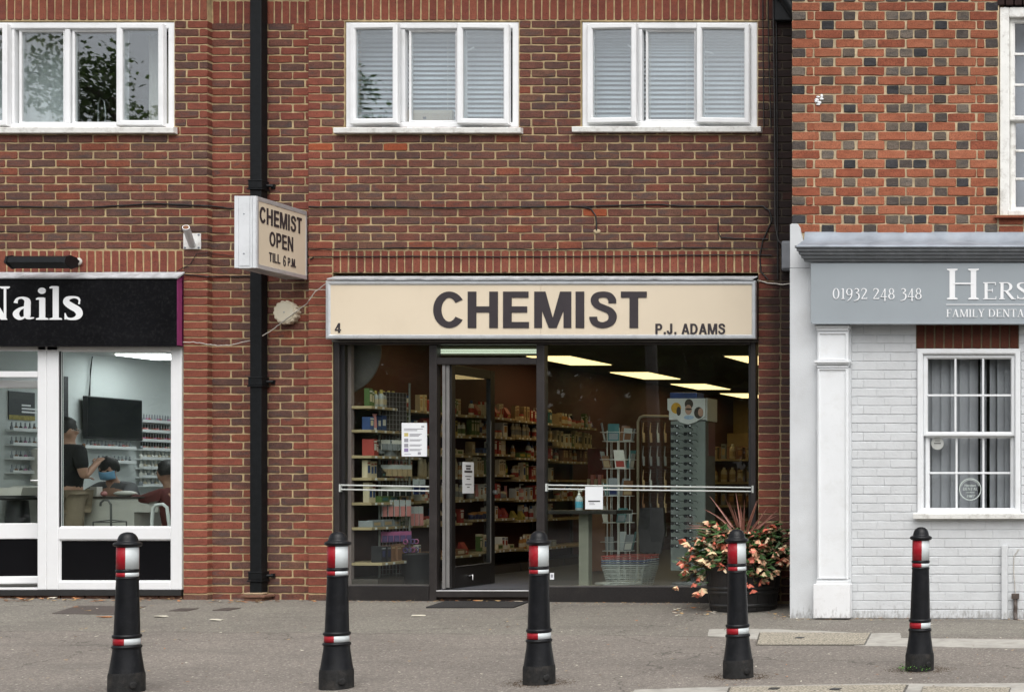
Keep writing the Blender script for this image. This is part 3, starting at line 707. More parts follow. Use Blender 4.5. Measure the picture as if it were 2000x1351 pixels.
# window handles / peg stays seen through glass as pale strips
def strip(p0, p1, Y, label):
    mb = MB(); mb.tube([P(*p0, Y), P(*p1, Y)], .008, 6); tag(mb.build('window_handle', white_pvc), label, 'handle', 'white window handles')
strip((910, 101), (926, 93), .115, 'white handle on the hinged light next to the middle brick pier')
strip((1226, 88), (1237, 97), .1, 'white handle at the top of the light with the stained sill')
strip((1377, 101), (1393, 105), .11, 'white handle high on the light beside the stained corner')
strip((1372, 199), (1378, 217), .11, 'white handle low on the light beside the stained corner')
strip((1228, 212), (1237, 200), .1, 'white handle at the bottom of the light with the stained sill')
# curtains and things behind the salon's upstairs window
def drape(name, x0, x1, z0, z1, Y, m, label, waves=7, amp=.02, top_pull=0.):
    mb = MB(); nx_, nz = waves*6, 10; v = []
    for j in range(nz+1):
        t = j/nz; z = z0+(z1-z0)*t
        for i in range(nx_+1):
            u = i/nx_; xx = x0+(x1-x0)*u*(1-top_pull*(1-abs(2*t-1))*.5)
            v.append((xx, Y+amp*math.sin(u*waves*2*math.pi+.4*math.sin(t*3))*(1-.3*t), z))
    f = [(j*(nx_+1)+i, j*(nx_+1)+i+1, (j+1)*(nx_+1)+i+1, (j+1)*(nx_+1)+i) for j in range(nz) for i in range(nx_)]
    mb.add(v, f, True); o = mb.build(name, m)
    so = o.modifiers.new('thickness', 'SOLIDIFY'); so.thickness = .003
    return tag(o, label, 'curtain')
net = M('white_net_curtain', (.72, .74, .72), .9, .05, 8)
linen = M('cream_lined_curtain', (.66, .63, .56), .9, .08, 8)
drape('net_curtain', X(18, .3), X(128, .3), WS[2]+.02, WS[3]-.03, .33, net, 'pale grey net curtain in the second light of the salon upstairs window', 5, .012)
drape('curtain', X(286, .3), X(330, .3), WS[2]+.02, WS[3]-.03, .33, linen, 'cream curtain hanging at the right end of the salon upstairs window', 4, .02)
drape('curtain', X(-330, .3), X(10, .3), WS[2]+.02, WS[3]-.03, .33, net, 'long pale curtain in the hinged light beside the net curtain', 12, .02)
a = P(140, 243, .6); mb = MB(); mb.box(a.x, a.x+.16, .6, .63, a.z-.1, a.z+.18, .004)
tag(mb.build('laptop_screen', M('black_screen', (.01, .01, .012), .2, .1, 4)), 'dark screen standing behind the salon upstairs window', 'screen')
mb = MB(); a = P(192, 246, .5); mb.tube([a, a+Vector((0, 0, .22)), a+Vector((.02, 0, .27)), a+Vector((.06, 0, .24)), a+Vector((.075, 0, .08)), a+Vector((.05, 0, .0))], .008, 7)
tag(mb.build('desk_lamp', steel), 'thin bent steel desk lamp behind the salon upstairs window', 'lamp')
mb = MB(); mb.box(X(20, .5), X(320, .5), .38, .95, Z(256, .5)-.08, Z(256, .5)-.045); mb.box(X(25, .5), X(25, .5)+.05, .4, .45, 3.36, Z(256, .5)-.08); mb.box(X(310, .5), X(310, .5)+.05, .4, .45, 3.36, Z(256, .5)-.08)
tag(mb.build('desk', M('brown_desk_wood', (.12, .07, .04), .5, .2, 8)), 'brown desk under the salon upstairs window', 'desk')
# ------------------------------------------------------------------ lettering
# a hand-drawn roman face: each glyph is strokes of (points, widths); coordinates in cap heights
def cr(pts, n=8):
    out = []
    P_ = [pts[0]]+list(pts)+[pts[-1]]
    for i in range(1, len(P_)-2):
        for k in range(n):
            t = k/n; a, b, c, d = P_[i-1], P_[i], P_[i+1], P_[i+2]
            out.append(tuple(.5*((2*b[j])+(-a[j]+c[j])*t+(2*a[j]-5*b[j]+4*c[j]-d[j])*t*t+(-a[j]+3*b[j]-3*c[j]+d[j])*t**3) for j in range(3)))
    out.append(pts[-1]); return out
T, H_ = .135, .05                                      # thick stem, hairline
def stem(x, y0=0., y1=1., w_=T): return ('p', [(x-w_/2, y0), (x+w_/2, y0), (x+w_/2, y1), (x-w_/2, y1)])
def serif(x, y, w_=.26, up=1): 
    h = .04; return ('p', [(x-w_/2, y), (x+w_/2, y), (x+w_/2, y+h*up), (x+T/2+.01, y+h*1.7*up), (x-T/2-.01, y+h*1.7*up), (x-w_/2, y+h*up)])
def hbar(x0, x1, y, w_=H_): return ('p', [(x0, y-w_/2), (x1, y-w_/2), (x1, y+w_/2), (x0, y+w_/2)])
def diag(x0, y0, x1, y1, w_): return ('p', [(x0-w_/2, y0), (x0+w_/2, y0), (x1+w_/2, y1), (x1-w_/2, y1)])
def beak(x, y, s): return ('p', [(x-.045, y), (x, y), (x, y+.17*s), (x-.02, y+.17*s)])
def ring(cx, cy, rx, ry, t=T, h=H_, a0=0, a1=360):
    pts = []
    for i in range(33):
        a = R(a0+(a1-a0)*i/32); c = abs(math.cos(a)); pts.append((cx+rx*math.cos(a), cy+ry*math.sin(a), h+(t-h)*c**1.5))
    return ('c', pts)
def S_(sc=1.): return [('c', cr([(.47, .80, .03), (.42, .93, .05), (.28, .965, .055), (.13, .90, .10), (.11, .74, .13), (.24, .58, .15), (.40, .43, .15), (.46, .25, .13), (.40, .10, .10), (.26, .035, .055), (.12, .07, .05), (.07, .22, .03)])), beak(.49, .76, 1), ('p', [(.06, .02), (.10, .02), (.08, .26), (.06, .26)])]
GL = {
 'H': (.86, [stem(.17), stem(.69), serif(.17, 0), serif(.17, 1, .26, -1), serif(.69, 0), serif(.69, 1, .26, -1), hbar(.2, .68, .52)]),
 'E': (.70, [stem(.17), serif(.17, 0), serif(.17, 1, .26, -1), hbar(.2, .60, .025), hbar(.2, .58, .975), hbar(.2, .45, .52), beak(.60, .83, 1), beak(.62, .0, 1), ('p', [(.43, .42), (.46, .42), (.46, .62), (.43, .62)])]),
 'F': (.64, [stem(.17), serif(.17, 0, .3), serif(.17, 1, .26, -1), hbar(.2, .57, .975), hbar(.2, .43, .52), beak(.58, .81, 1), ('p', [(.41, .42), (.44, .42), (.44, .62), (.41, .62)])]),
 'R': (.78, [stem(.17), serif(.17, 0), serif(.17, 1, .26, -1), hbar(.2, .36, .975), hbar(.2, .38, .49), ring(.36, .735, .20, .24, T, H_, -90, 90), diag(.66, .0, .36, .49, .15), hbar(.62, .78, .02, .04)]),
 'S': (.58, S_()),
 'A': (.80, [diag(.12, 0, .37, 1, .055), diag(.62, 0, .39, 1, .15), hbar(.2, .56, .33), serif(.12, 0, .22), serif(.64, 0, .26)]),
 'M': (1.0, [stem(.15, 0, 1, .06), stem(.84), diag(.5, 0, .18, 1, .14), diag(.5, 0, .80, 1, .055), serif(.15, 0, .2), serif(.84, 0), serif(.15, 1, .22, -1), serif(.84, 1, .24, -1)]),
 'I': (.36, [stem(.17), serif(.17, 0), serif(.17, 1, .26, -1)]),
 'L': (.64, [stem(.17), serif(.17, 0), serif(.17, 1, .26, -1), hbar(.2, .56, .025), beak(.58, 0, 1.2)]),
 'Y': (.76, [stem(.38, 0, .48), serif(.38, 0), diag(.37, .45, .14, 1, .13), diag(.40, .45, .62, 1, .055), serif(.14, 1, .26, -1), serif(.62, 1, .22, -1)]),
 'D': (.84, [stem(.17), serif(.17, 0, .24), serif(.17, 1, .24, -1), hbar(.2, .40, .975), hbar(.2, .40, .025), ring(.38, .5, .32, .475, T, H_, -90, 90)]),
 'N': (.86, [stem(.16, 0, 1, .06), stem(.70, 0, 1, .06), diag(.68, 0, .18, 1, .16), serif(.16, 0, .24), serif(.14, 1, .26, -1), serif(.70, 1, .24, -1)]),
 'T': (.74, [stem(.36), serif(.36, 0), hbar(.06, .66, .975), beak(.67, .80, 1), ('p', [(.05, .8), (.07, .8), (.09, 1), (.05, 1)])]),
 '0': (.58, [ring(.27, .5, .20, .48, .10, .045)]), '1': (.42, [stem(.22, 0, .98, .09), serif(.22, 0, .26), ('p', [(.06, .86), (.2, .9), (.2, .99), (.18, .99)])]),
 '2': (.56, [('c', cr([(.08, .74, .03), (.10, .90, .06), (.25, .97, .06), (.40, .86, .10), (.40, .68, .10), (.26, .38, .08), (.08, .06, .05)])), hbar(.06, .46, .04, .08), beak(.49, .02, 1)]),
 '3': (.54, [('c', cr([(.10, .84, .04), (.20, .96, .06), (.36, .90, .09), (.38, .72, .09), (.22, .55, .05)])), ('c', cr([(.20, .55, .05), (.38, .46, .09), (.44, .22, .10), (.34, -.04, .09), (.10, -.16, .05), (.04, -.12, .06)]))]),
 '4': (.58, [stem(.36, -.2, .97, .085), diag(.06, .2, .36, .96, .05), hbar(.04, .52, .19, .06)]),
 '8': (.56, [ring(.26, .73, .15, .24, .085, .045), ring(.26, .25, .19, .25, .095, .045)]), '7': (.52, [hbar(.05, .48, .95, .07), diag(.16, -.18, .45, .95, .08)]),
 '9': (.56, [ring(.26, .66, .19, .30, .10, .045), ('c', cr([(.45, .66, .09), (.43, .30, .09), (.30, .0, .07), (.10, -.18, .04)]))]),
 'a': (.58, [('c', cr([(.10, .50, .09), (.14, .62, .06), (.26, .66, .06), (.38, .58, .13), (.385, .40, .145), (.385, .12, .145), (.44, .05, .07), (.55, .06, .03)])), ('c', cr([(.38, .40, .05), (.20, .32, .08), (.11, .18, .14), (.17, .06, .11), (.27, .05, .06), (.38, .16, .04)]))]),
 'i': (.33, [stem(.16, 0, .66, .145), serif(.16, 0, .3), ('p', [(.01, .60), (.2, .60), (.2, .67), (.06, .67), (.01, .64)]), ring(.155, .87, .045, .045, .09, .09)]),
 'l': (.33, [stem(.16, 0, 1.0, .145), serif(.16, 0, .3), ('p', [(.01, .94), (.2, .94), (.2, 1.01), (.06, 1.01), (.01, .98)])]),
 's': (.48, [('c', [(x*.88, y*.70, w_*1.15) for x, y, w_ in cr([(.47, .80, .03), (.42, .93, .05), (.28, .965, .055), (.13, .90, .10), (.11, .74, .13), (.24, .58, .15), (.40, .43, .15), (.46, .25, .13), (.40, .10, .10), (.26, .035, .055), (.12, .07, .05), (.07, .22, .03)])]), beak(.42, .47, 1), ('p', [(.04, .01), (.08, .01), (.07, .2), (.04, .2)])]),
 ' ': (.34, []),
}
B_ = .19
def gb(x0, x1, y, w_=.165): return ('p', [(x0, y-w_/2), (x1, y-w_/2), (x1, y+w_/2), (x0, y+w_/2)])
GS = {
 'H': (.80, [stem(.12, 0, 1, .2), stem(.62, 0, 1, .2), gb(.2, .55, .51)]), 'I': (.31, [stem(.13, 0, 1, .2)]), 'L': (.62, [stem(.12, 0, 1, .2), gb(.2, .56, .0825)]),
 'E': (.70, [stem(.12, 0, 1, .2), gb(.2, .62, .0825), gb(.2, .58, .51), gb(.2, .61, .9175)]), 'T': (.67, [stem(.32, 0, .86, .2), gb(.02, .62, .9175)]),
 'M': (.93, [stem(.11, 0, 1, .18), stem(.79, 0, 1, .18), ('p', [(.025, 1), (.28, 1), (.45, .27), (.62, 1), (.875, 1), (.54, 0), (.36, 0)])]),
 'N': (.80, [stem(.11, 0, 1, .18), stem(.63, 0, 1, .18), ('p', [(.025, 1), (.22, 1), (.715, 0), (.52, 0)])]),
 'C': (.78, [ring(.39, .5, .275, .415, .19, .175, 34, 326)]), 'O': (.82, [ring(.39, .5, .275, .415, .19, .165)]),
 'S': (.71, [('c', cr([(.55, .68, .18), (.545, .78, .18), (.47, .89, .17), (.33, .92, .165), (.19, .88, .17), (.14, .76, .18), (.20, .63, .18), (.34, .55, .18), (.49, .47, .18), (.56, .33, .19), (.52, .17, .18), (.40, .09, .17), (.28, .08, .165), (.16, .14, .17), (.115, .24, .18), (.11, .31, .18)]))]),
 'A': (.76, [diag(.10, 0, .365, 1, .2), diag(.63, 0, .365, 1, .2), gb(.2, .53, .28, .15)]), 'D': (.78, [stem(.12, 0, 1, .2), gb(.2, .36, .9175), gb(.2, .36, .0825), ring(.34, .5, .26, .4175, .19, .165, -90, 90)]),
 'P': (.70, [stem(.12, 0, 1, .2), gb(.2, .40, .9175), gb(.2, .40, .46), ring(.39, .69, .16, .229, .19, .165, -90, 90)]), 'J': (.62, [stem(.42, .3, 1, .2), ('c', cr([(.42, .32, .2), (.40, .15, .19), (.28, .085, .17), (.16, .13, .17), (.115, .24, .18), (.115, .33, .18)]))]),
 '.': (.30, [('p', [(.06, 0), (.25, 0), (.25, .2), (.06, .2)])]), ' ': (.36, []),
 '4': (.62, [stem(.42, 0, 1, .18), ('p', [(.03, .22), (.03, .36), (.36, 1), (.46, 1), (.46, .86), (.16, .36), (.16, .22)]), gb(.05, .6, .29, .14)]), '6': (.62, [ring(.30, .31, .185, .235, .16, .14), ('c', cr([(.53, .75, .13), (.44, .9, .13), (.30, .93, .14), (.16, .8, .16), (.11, .55, .17), (.11, .31, .17)]))]),
}
def roman(text, parent, m, x0, z0, cap, Y, x1=None, name='lettering', dep=.003, cond=1., slant=0., weight=1., GL=GL, face='y', kern=0.):
    tot = sum(GL[c][0]+kern for c in text)-kern
    k = cond if x1 is None else (x1-x0)/(tot*cap)
    mb = MB(); x = x0; q = 0
    for ch in text:
        adv, st = GL[ch]
        for typ, pts in st:
            q += 1; yy = Y-.0004*(q % 9)
            def W(p): return (x+(p[0]+slant*p[1])*cap*k, z0+p[1]*cap)
            if typ == 'p':
                mb.prism([W(p) for p in pts], 'y', yy-dep, yy)
            else:
                L_, Rr = [], []
                for i, (a, b, w_) in enumerate(pts):
                    a0, b0 = pts[max(i-1, 0)][:2]; a1, b1 = pts[min(i+1, len(pts)-1)][:2]
                    d = Vector((a1-a0, b1-b0)); d = d.normalized() if d.length > 1e-9 else Vector((1, 0)); nn = Vector((-d.y, d.x))*w_*weight/2
                    L_.append(W((a+nn.x, b+nn.y))); Rr.append(W((a-nn.x, b-nn.y)))
                n_ = len(pts)
                v = [(a, yy-dep, b) for a, b in L_]+[(a, yy-dep, b) for a, b in Rr]+[(a, yy, b) for a, b in L_]+[(a, yy, b) for a, b in Rr]
                f = []
                for i in range(n_-1):
                    f += [(i, i+1, n_+i+1, n_+i), (i, 2*n_+i, 2*n_+i+1, i+1), (n_+i, n_+i+1, 3*n_+i+1, 3*n_+i)]
                mb.add(v, f)
        x += (adv+kern)*cap*k
    if face == 'x': mb.v = [(Y+(Y-b), a, c) for a, b, c in mb.v]        # turned to read along +Y, facing +X
    return mb.build(name, m, parent)
def sans(text, parent, m, x0, x1, z0, z1, Y, name='lettering', dep=.003, face='y', kern=.02):
    return roman(text, parent, m, x0, z0, z1-z0, Y, x1=x1, name=name, dep=dep, GL=GS, face=face, kern=kern)
def sansl(text, parent, m, x0, x1, z0, z1, Y, name='lettering', dep=.001):
    c = bpy.data.curves.new('t', 'FONT'); c.body = text; c.extrude = .01
    o = bpy.data.objects.new('t', c); COL.objects.link(o)
    dg = bpy.context.evaluated_depsgraph_get(); me = bpy.data.meshes.new_from_object(o.evaluated_get(dg)); bpy.data.objects.remove(o)
    vs = [v.co.copy() for v in me.vertices]; lo = [min(v[i] for v in vs) for i in range(3)]; hi = [max(v[i] for v in vs) for i in range(3)]; o0 = Vector(WL[parent.name])
    for v in me.vertices:
        u = [(v.co[i]-lo[i])/(hi[i]-lo[i]) for i in range(3)]; v.co = Vector((x0+(x1-x0)*u[0], Y-dep*u[2], z0+(z1-z0)*u[1]))-o0
    me.materials.clear(); me.materials.append(m); me.name = name
    ob = bpy.data.objects.new(name, me); COL.objects.link(ob); ob.parent = parent; WL[ob.name] = o0[:]; return ob
# ------------------------------------------------------------------ chemist fascia sign
YF = -.12
t = thing('fascia_sign', 'long cream illuminated shop sign reading CHEMIST above the dark shopfront', 'sign', (X(1057, YF), 0, Z(662, YF)))
fx0, fx1, fz0, fz1 = X(637, YF), X(1477, YF), Z(662, YF), Z(548, YF)
mb = MB(); frame_rect(mb, fx0, fx1, fz0, fz1, .042, YF-.015, YF+.02); mb.build('frame', alu, t)
mb = MB(); mb.box(fx0+.01, fx1-.01, YF+.021, -.006, fz0+.005, fz1-.005); mb.build('case', bronze, t)
xm = X(1056.5, YF)
for a, b in ((fx0+.036, xm-.0015), (xm+.0015, fx1-.036)):
    mb = MB(); mb.box(a, b, YF-.002, YF+.010, fz0+.036, fz1-.036); mb.build('panel', cream_sign, t)
mb = MB(); nfl = 60
v = []
for i in range(nfl+1):
    x = fx0+.02+(fx1-fx0-.04)*i/nfl; j = random.uniform(-.003, .003)
    v += [(x, YF-.022, fz1+.002+j), (x, YF-.024, fz1+.014+j), (x, -.03, fz1+.048+j), (x, -.003, fz1+.058)]
mb.add(v, [(i*4+k, i*4+k+1, (i+1)*4+k+1, (i+1)*4+k) for i in range(nfl) for k in range(3)]); mb.build('lead_flashing', lead_pale, t)
yl = YF-.0025
sans('CHEMIST', t, ink, X(845, YF), X(1268, YF), Z(640.5, YF), Z(569.5, YF), yl, dep=.004)
sans('P.J. ADAMS', t, ink, X(1280, YF), X(1418, YF), Z(652.5, YF), Z(632, YF), yl, dep=.003)
sans('4', t, ink, X(654, YF), X(667, YF), Z(650, YF), Z(631, YF), yl, dep=.003, name='number')
# ------------------------------------------------------------------ projecting sign
sy0, sy1, sz0, sz1 = -.75, -.005, 3.02, 3.66
sx1 = -1.925; sx0 = sx1-.19
t = thing('projecting_sign', 'cream box sign jutting out beside the drainpipe reading CHEMIST OPEN TILL 6 P.M.', 'sign', (sx1, 0, sz0))
mb = MB(); mb.box(sx0+.01, sx1-.004, sy0+.02, sy1, sz0+.004, sz1-.004); mb.box(sx0+.05, sx1-.05, sy1, YB, sz0+.1, sz0+.16); mb.box(sx0+.05, sx1-.05, sy1, YB, sz1-.16, sz1-.1); mb.build('case', alu, t)
mb = MB()
for z0, z1 in ((sz0, sz0+.038), (sz1-.038, sz1)): mb.box(sx1-.012, sx1+.006, sy0+.012, sy1, z0, z1, .003); mb.box(sx0-.0, sx0+.012, sy0+.012, sy1, z0, z1, .003)
mb.box(sx1-.012, sx1+.006, sy0+.012, sy0+.03, sz0+.038, sz1-.038); mb.box(sx1-.012, sx1+.006, sy1-.016, sy1-.0, sz0+.038, sz1-.038); mb.build('side_trim', alu, t)
endm = M('white_end_panel', (.66, .68, .70), .35, .05, 4, dirt=.25, dirtcol=(.3, .3, .3), dscale=14)
mb = MB()
for a, b in ((sx0, sx0+.034), (sx1-.05, sx1-.034), (sx1-.03, sx1)): mb.box(a, b, sy0-.004, sy0+.02, sz0, sz1, .003)
mb.box(sx0+.034, sx1-.05, sy0+.004, sy0+.02, sz0, sz1); mb.build('end_panel', endm, t)
mb = MB(); mb.box(sx0+.04, sx1-.056, sy0-.001, sy0+.003, sz0+.02, sz1-.01); mb.build('end_cover', endm, t)
for zz in (.2, .75):
    mb = MB(); mb.lathe([(0, -.004), (.006, -.004), (.006, .0)], ((sx0+sx1)/2-.01, sy0-.001, sz0+(sz1-sz0)*zz), 8, axis='y'); mb.build('screw', lead, t)
mb = MB(); mb.box(sx1-.004, sx1+.001, sy0+.03, sy1-.016, sz0+.036, sz1-.036); mb.build('face_panel', cream_sign, t)
def sgy(px): return sy0+.012+(sy1-sy0-.012)*(px-405)/(1085-405)      # column in the enlarged view -> depth along the face
def bandz(u, ztop, zbot): pass
hgt = sz1-sz0
def szf(f): return sz1-hgt*f
o = sx1+.0015
sans('CHEMIST', t, ink, sy0+.045, sy1-.075, szf(.355), szf(.125), o, dep=.002, face='x')
sans('OPEN', t, ink, sy0+.185, sy1-.20, szf(.645), szf(.435), o, dep=.002, face='x')
sans('TILL', t, ink, sy0+.18, sy1-.40, szf(.865), szf(.735), o, dep=.002, face='x')
sans('6', t, ink, sy0+.385, sy1-.315, szf(.885), szf(.73), o, dep=.002, face='x', name='stuck_on_number')
sans('P.M.', t, ink, sy0+.455, sy1-.165, szf(.865), szf(.745), o, dep=.002, face='x')
# ------------------------------------------------------------------ drainpipe
t = thing('drainpipe', 'black square cast iron drainpipe running down the set-back brick bay', 'drainpipe', (X(500), 0, 0))
dx0, dx1, dy0, dy1 = X(488.5, -.04), X(511, -.04), -.045, YB-.02
mb = MB(); mb.box(dx0, dx1, dy0, dy1, Z(1128), 6.2, .006); mb.build('pipe', black_iron, t)
for py in (362, 745, 1124):
    zc = Z(py)
    mb = MB()
    for dz, e, h in ((0.035, .014, .012), (.0, .010, .07), (-.045, .018, .014)): mb.box(dx0-e, dx1+e, dy0-e, dy1+.005, zc+dz-h/2, zc+dz+h/2, .004)
    mb.build('collar', black_iron, t)
    mb = MB(); mb.tube([(dx1+.008, dy1-.03, zc), (dx1+.05, dy1-.005, zc+.002)], .014, 8); mb.box(dx1+.03, dx1+.062, dy1, YB+.002, zc-.02, zc+.02); mb.build('fixing_ear', black_iron, t)
mb = MB(); mb.box(dx0-.001, dx1+.001, dy0-.001, dy1, Z(1158), Z(1135), .005); mb.build('shoe', black_iron, t)
mb = MB(); zz = gz(X(500), -.05); mb.box(dx0-.055, dx1+.06, -.10, YB-.002, zz+.03, zz+.055, .006); mb.box(dx0-.03, dx1+.03, -.08, YB-.002, zz-.03, zz+.03); mb.build('gully_grate', M('rusty_gully', (.17, .085, .055), .85, .3, 20, .7, 60), t)
mb = MB(); mb.box(dx0-.04, dx1+.035, -.08, .0, zz+.056, zz+.075, .008); mb.build('wedged_slab', M('buff_stone_offcut', (.36, .27, .17), .9, .15, 14, .4, 60), t)
# diagonal rainwater pipe vanishing behind the brick house
t = thing('rainwater_pipe', 'black sloping rainwater pipe above the stained corner beside the brick house', 'drainpipe', (X(1525), 0, Z(30)))
a, b = Vector((X(1490, -.1), -.09, Z(-70, -.1))), Vector((X(1560, -.1), -.09, Z(38, -.1)))
mb = MB(); mb.tube([a+Vector((0, 0, .5)), a, b, b+Vector((.3, 0, -.1))], [.06, .062, .062, .06], 12); mb.build('pipe', black_iron, t)
mb = MB(); mb.tube([a+(b-a)*.42, a+(b-a)*.55], .078, 12); mb.build('socket', black_iron, t)
mb = MB(); mb.box(X(1516), X(1560), -.07, -.004, Z(45), Z(-30), .01); mb.build('bracket', black_iron, t)
# ------------------------------------------------------------------ small things on the wall
t = thing('alarm_sounder', 'round cream ribbed alarm sounder on the set-back brick bay', 'alarm', P(571, 613, YB))
c = P(567, 612, YB)
mb = MB(); prof = []
n_ = 56; v = []
for y, rr in ((YB-.003, .105), (YB-.075, .115), (YB-.09, .105)):
    for i in range(n_):
        a = 2*math.pi*i/n_; r_ = rr*(1.0 if i % 4 < 2 else .93); v.append((c.x+r_*math.cos(a), y, c.z+r_*math.sin(a)))
mb.add(v, [(j*n_+i, j*n_+(i+1) % n_, (j+1)*n_+(i+1) % n_, (j+1)*n_+i) for j in range(2) for i in range(n_)]); mb.add(v[2*n_:], [tuple(range(n_))])
mb.build('housing', M('aged_cream_plastic', (.60, .53, .40), .5, .08, 12, dirt=.4, dirtcol=(.3, .25, .17), dscale=16), t)
mb = MB(); mb.lathe([(.088, -.004), (.088, .002)], (c.x, YB-.092, c.z), 32, axis='y', smooth=False); mb.build('cover', M('cream_cover', (.63, .57, .44), .45, .08, 9, dirt=.25, dirtcol=(.35, .4, .42), dscale=9), t)
mb = MB(); mb.lathe([(0, -.004), (.006, -.003), (.006, .003)], (c.x, YB-.096, c.z), 10, axis='y'); mb.build('screw', lead, t)
t = thing('pole_bracket', 'white metal bracket with an empty slanting tube above the nail salon fascia', 'bracket', P(376, 487, 0))
mb = MB(); mb.box(X(359.5), X(393.5), -.012, -.002, Z(487), Z(456), .002); mb.build('plate', M('rust_streaked_white', (.68, .68, .66), .5, .04, 6, dirt=.5, dirtcol=(.22, .10, .05), dscale=9), t)
mb = MB(); a = P(375, 478, -.02); b = P(363, 444, -.2); d = (b-a).normalized()
mb.tube([a, b], .030, 14); mb.build('tube', white_paint, t)
mb = MB(); mb.tube([b-d*.002, b+d*.001], .024, 14); mb.build('tube_mouth', M('rust_brown', (.16, .07, .035), .9, .3, 20), t)
for px, py in ((363, 484), (390, 484), (390, 459)):
    mb = MB(); mb.lathe([(0, -.016), (.010, -.013), (.010, -.009)], (X(px), -.002, Z(py)), 8, axis='y'); mb.build('bolt', lead, t)
# floodlight above the salon sign
t = thing('floodlight', 'black trough floodlight on a short arm above the nail salon fascia', 'light', P(85, 528, -.25))
c = P(85, 514, -.22)
mb = MB(); hw = X(150, -.22)-X(85, -.22)
mb.prism([(-.10, -.005), (-.085, .045), (-.03, .062), (.045, .05), (.055, -.02), (-.02, -.052)], 'x', c.x-hw+.03, c.x+hw-.05)
mb.v = [(x, y+c.y, z+c.z) for x, y, z in mb.v]; mb.build('housing', black_iron, t)
for sgn in (-1, 1):
    xx = c.x+(hw-.048 if sgn > 0 else -hw+.028); q = MB(); q.prism([(-.11, -.01), (-.09, .05), (-.03, .068), (.05, .054), (.06, -.025), (-.02, -.058)], 'x', xx, xx+.018)
    q.v = [(x, y+c.y, z+c.z) for x, y, z in q.v]; q.build('end_cap', black_iron, t)
mb = MB(); a = P(155, 511, -.01); mb.tube([(c.x+hw-.12, c.y+.03, c.z), (a.x-.05, c.y+.12, a.z), (a.x, -.03, a.z), (a.x, .0, a.z)], .018, 8); mb.build('arm', black_iron, t)
mb = MB(); mb.lathe([(.036, -.03), (.03, -.04), (.0, -.04)], (a.x, 0.01, a.z), 12, axis='y'); mb.build('wall_rose', cable_white, t)
# grey junction box at the corner
t = thing('junction_box', 'grey plastic box fixed to the stained brick beside the brick house', 'box', P(1540, 530, -.02))
mb = MB(); mb.box(X(1531), X(1570), -.09, -.003, Z(531), Z(473), .015); mb.build('case', M('weathered_grey_plastic', (.17, .18, .20), .5, .1, 10), t)
mb = MB(); mb.box(X(1533), X(1568), -.102, -.091, Z(527), Z(477), .006); mb.build('lid', M('grey_plastic_lid', (.20, .21, .23), .5, .1, 10), t)
# cables
def cable(pix, r, m, label, Y=-.012, n=7, amp=.003):
    pts = []
    for i in range(len(pix)-1):
        for k in range(n):
            u = k/n; px = pix[i][0]+(pix[i+1][0]-pix[i][0])*u; py = pix[i][1]+(pix[i+1][1]-pix[i][1])*u
            yy = Y if not (405 < px < 602) or Y < -.1 else YB+Y
            p = P(px, py, yy); p.z += random.uniform(-amp, amp); pts.append(p)
    p = P(*pix[-1], Y if not (405 < pix[-1][0] < 602) else YB+Y); pts.append(p)
    mb = MB(); mb.tube(pts, r, 5); tag(mb.build('cable', m), label, 'cable', None)
cable([(-60, 403), (160, 406), (300, 398), (405, 402), (455, 408)], .0068, cable_black, 'upper black cable sagging across the salon wall to the projecting sign')
cable([(-60, 452), (130, 452), (280, 455), (360, 450), (405, 454), (452, 456)], .0025, cable_black, 'thin lower black cable across the salon wall below the white bracket arm')
cable([(603, 404), (740, 404), (900, 406), (1060, 404), (1160, 403), (1280, 399), (1330, 402), (1490, 403), (1503, 412), (1508, 430), (1490, 470), (1484, 500), (1486, 530), (1500, 546)], .0068, cable_black, 'black cable across the chemist wall between windows and sign, looping down at the corner')
cable([(1139, 404), (1155, 409), (1163, 420), (1165, 435), (1165, 450)], .0068, cable_black, 'short black cable dropping to a filled hole in the chemist brickwork')
cable([(604, 487), (700, 487), (780, 484), (900, 485), (1040, 488), (1180, 486), (1360, 484), (1500, 486)], .005, cable_black, 'thin black cable along the top of the red soldier course')
cable([(606, 507), (614, 501), (760, 501), (1060, 502), (1300, 499), (1480, 498), (1507, 499)], .0058, cable_black, 'black cable stapled across the face of the red soldier course')
cable([(1403, 434), (1402, 452), (1408, 464), (1440, 466), (1500, 467)], .0058, cable_black, 'bent black cable end beside the stained corner')
for i, (a, b, r_, m_) in enumerate([((1490, -10), (1492, 250), .005, cable_black), ((1500, -10), (1506, 250), .005, cable_black), ((1510, -10), (1514, 440), .007, M('grey_cable', (.035, .033, .032), .6, .2, 20)), ((1516, -10), (1519, 545), .006, cable_black)]):
    mid = ((a[0]+b[0])/2+random.uniform(-2, 2), (a[1]+b[1])/2)
    cable([a, mid, b]+([(1520, 470), (1531, 481)] if i == 2 else []), r_, m_, ['first', 'second', 'thick grey third', 'fourth'][i]+' upright cable on the stained corner, counting from the window', -.014, 12, .001)
cable([(1479, 547), (1500, 553), (1530, 556), (1547, 554)], .006, cable_white, 'pale cable looping from the end of the chemist sign to the brick house')
cable([(598, 567), (625, 566), (638, 566)], .003, cable_white, 'short pale cable entering the left end of the chemist sign', -.02)
cable([(358, 668), (378, 668), (405, 672), (425, 675), (450, 674), (500, 662), (527, 648), (560, 622), (600, 592), (615, 570), (640, 552)], .0045, cable_white, 'pale cable trailing across the drainpipe and alarm sounder to the chemist sign', -.10)
cable([(345, 530), (372, 516), (384, 495), (408, 494), (455, 500)], .003, cable_black, 'thin black cable around the mitred brick corner of the salon')
cable([(362, 536), (405, 540), (490, 540)], .0058, cable_black, 'black cable under the projecting sign')
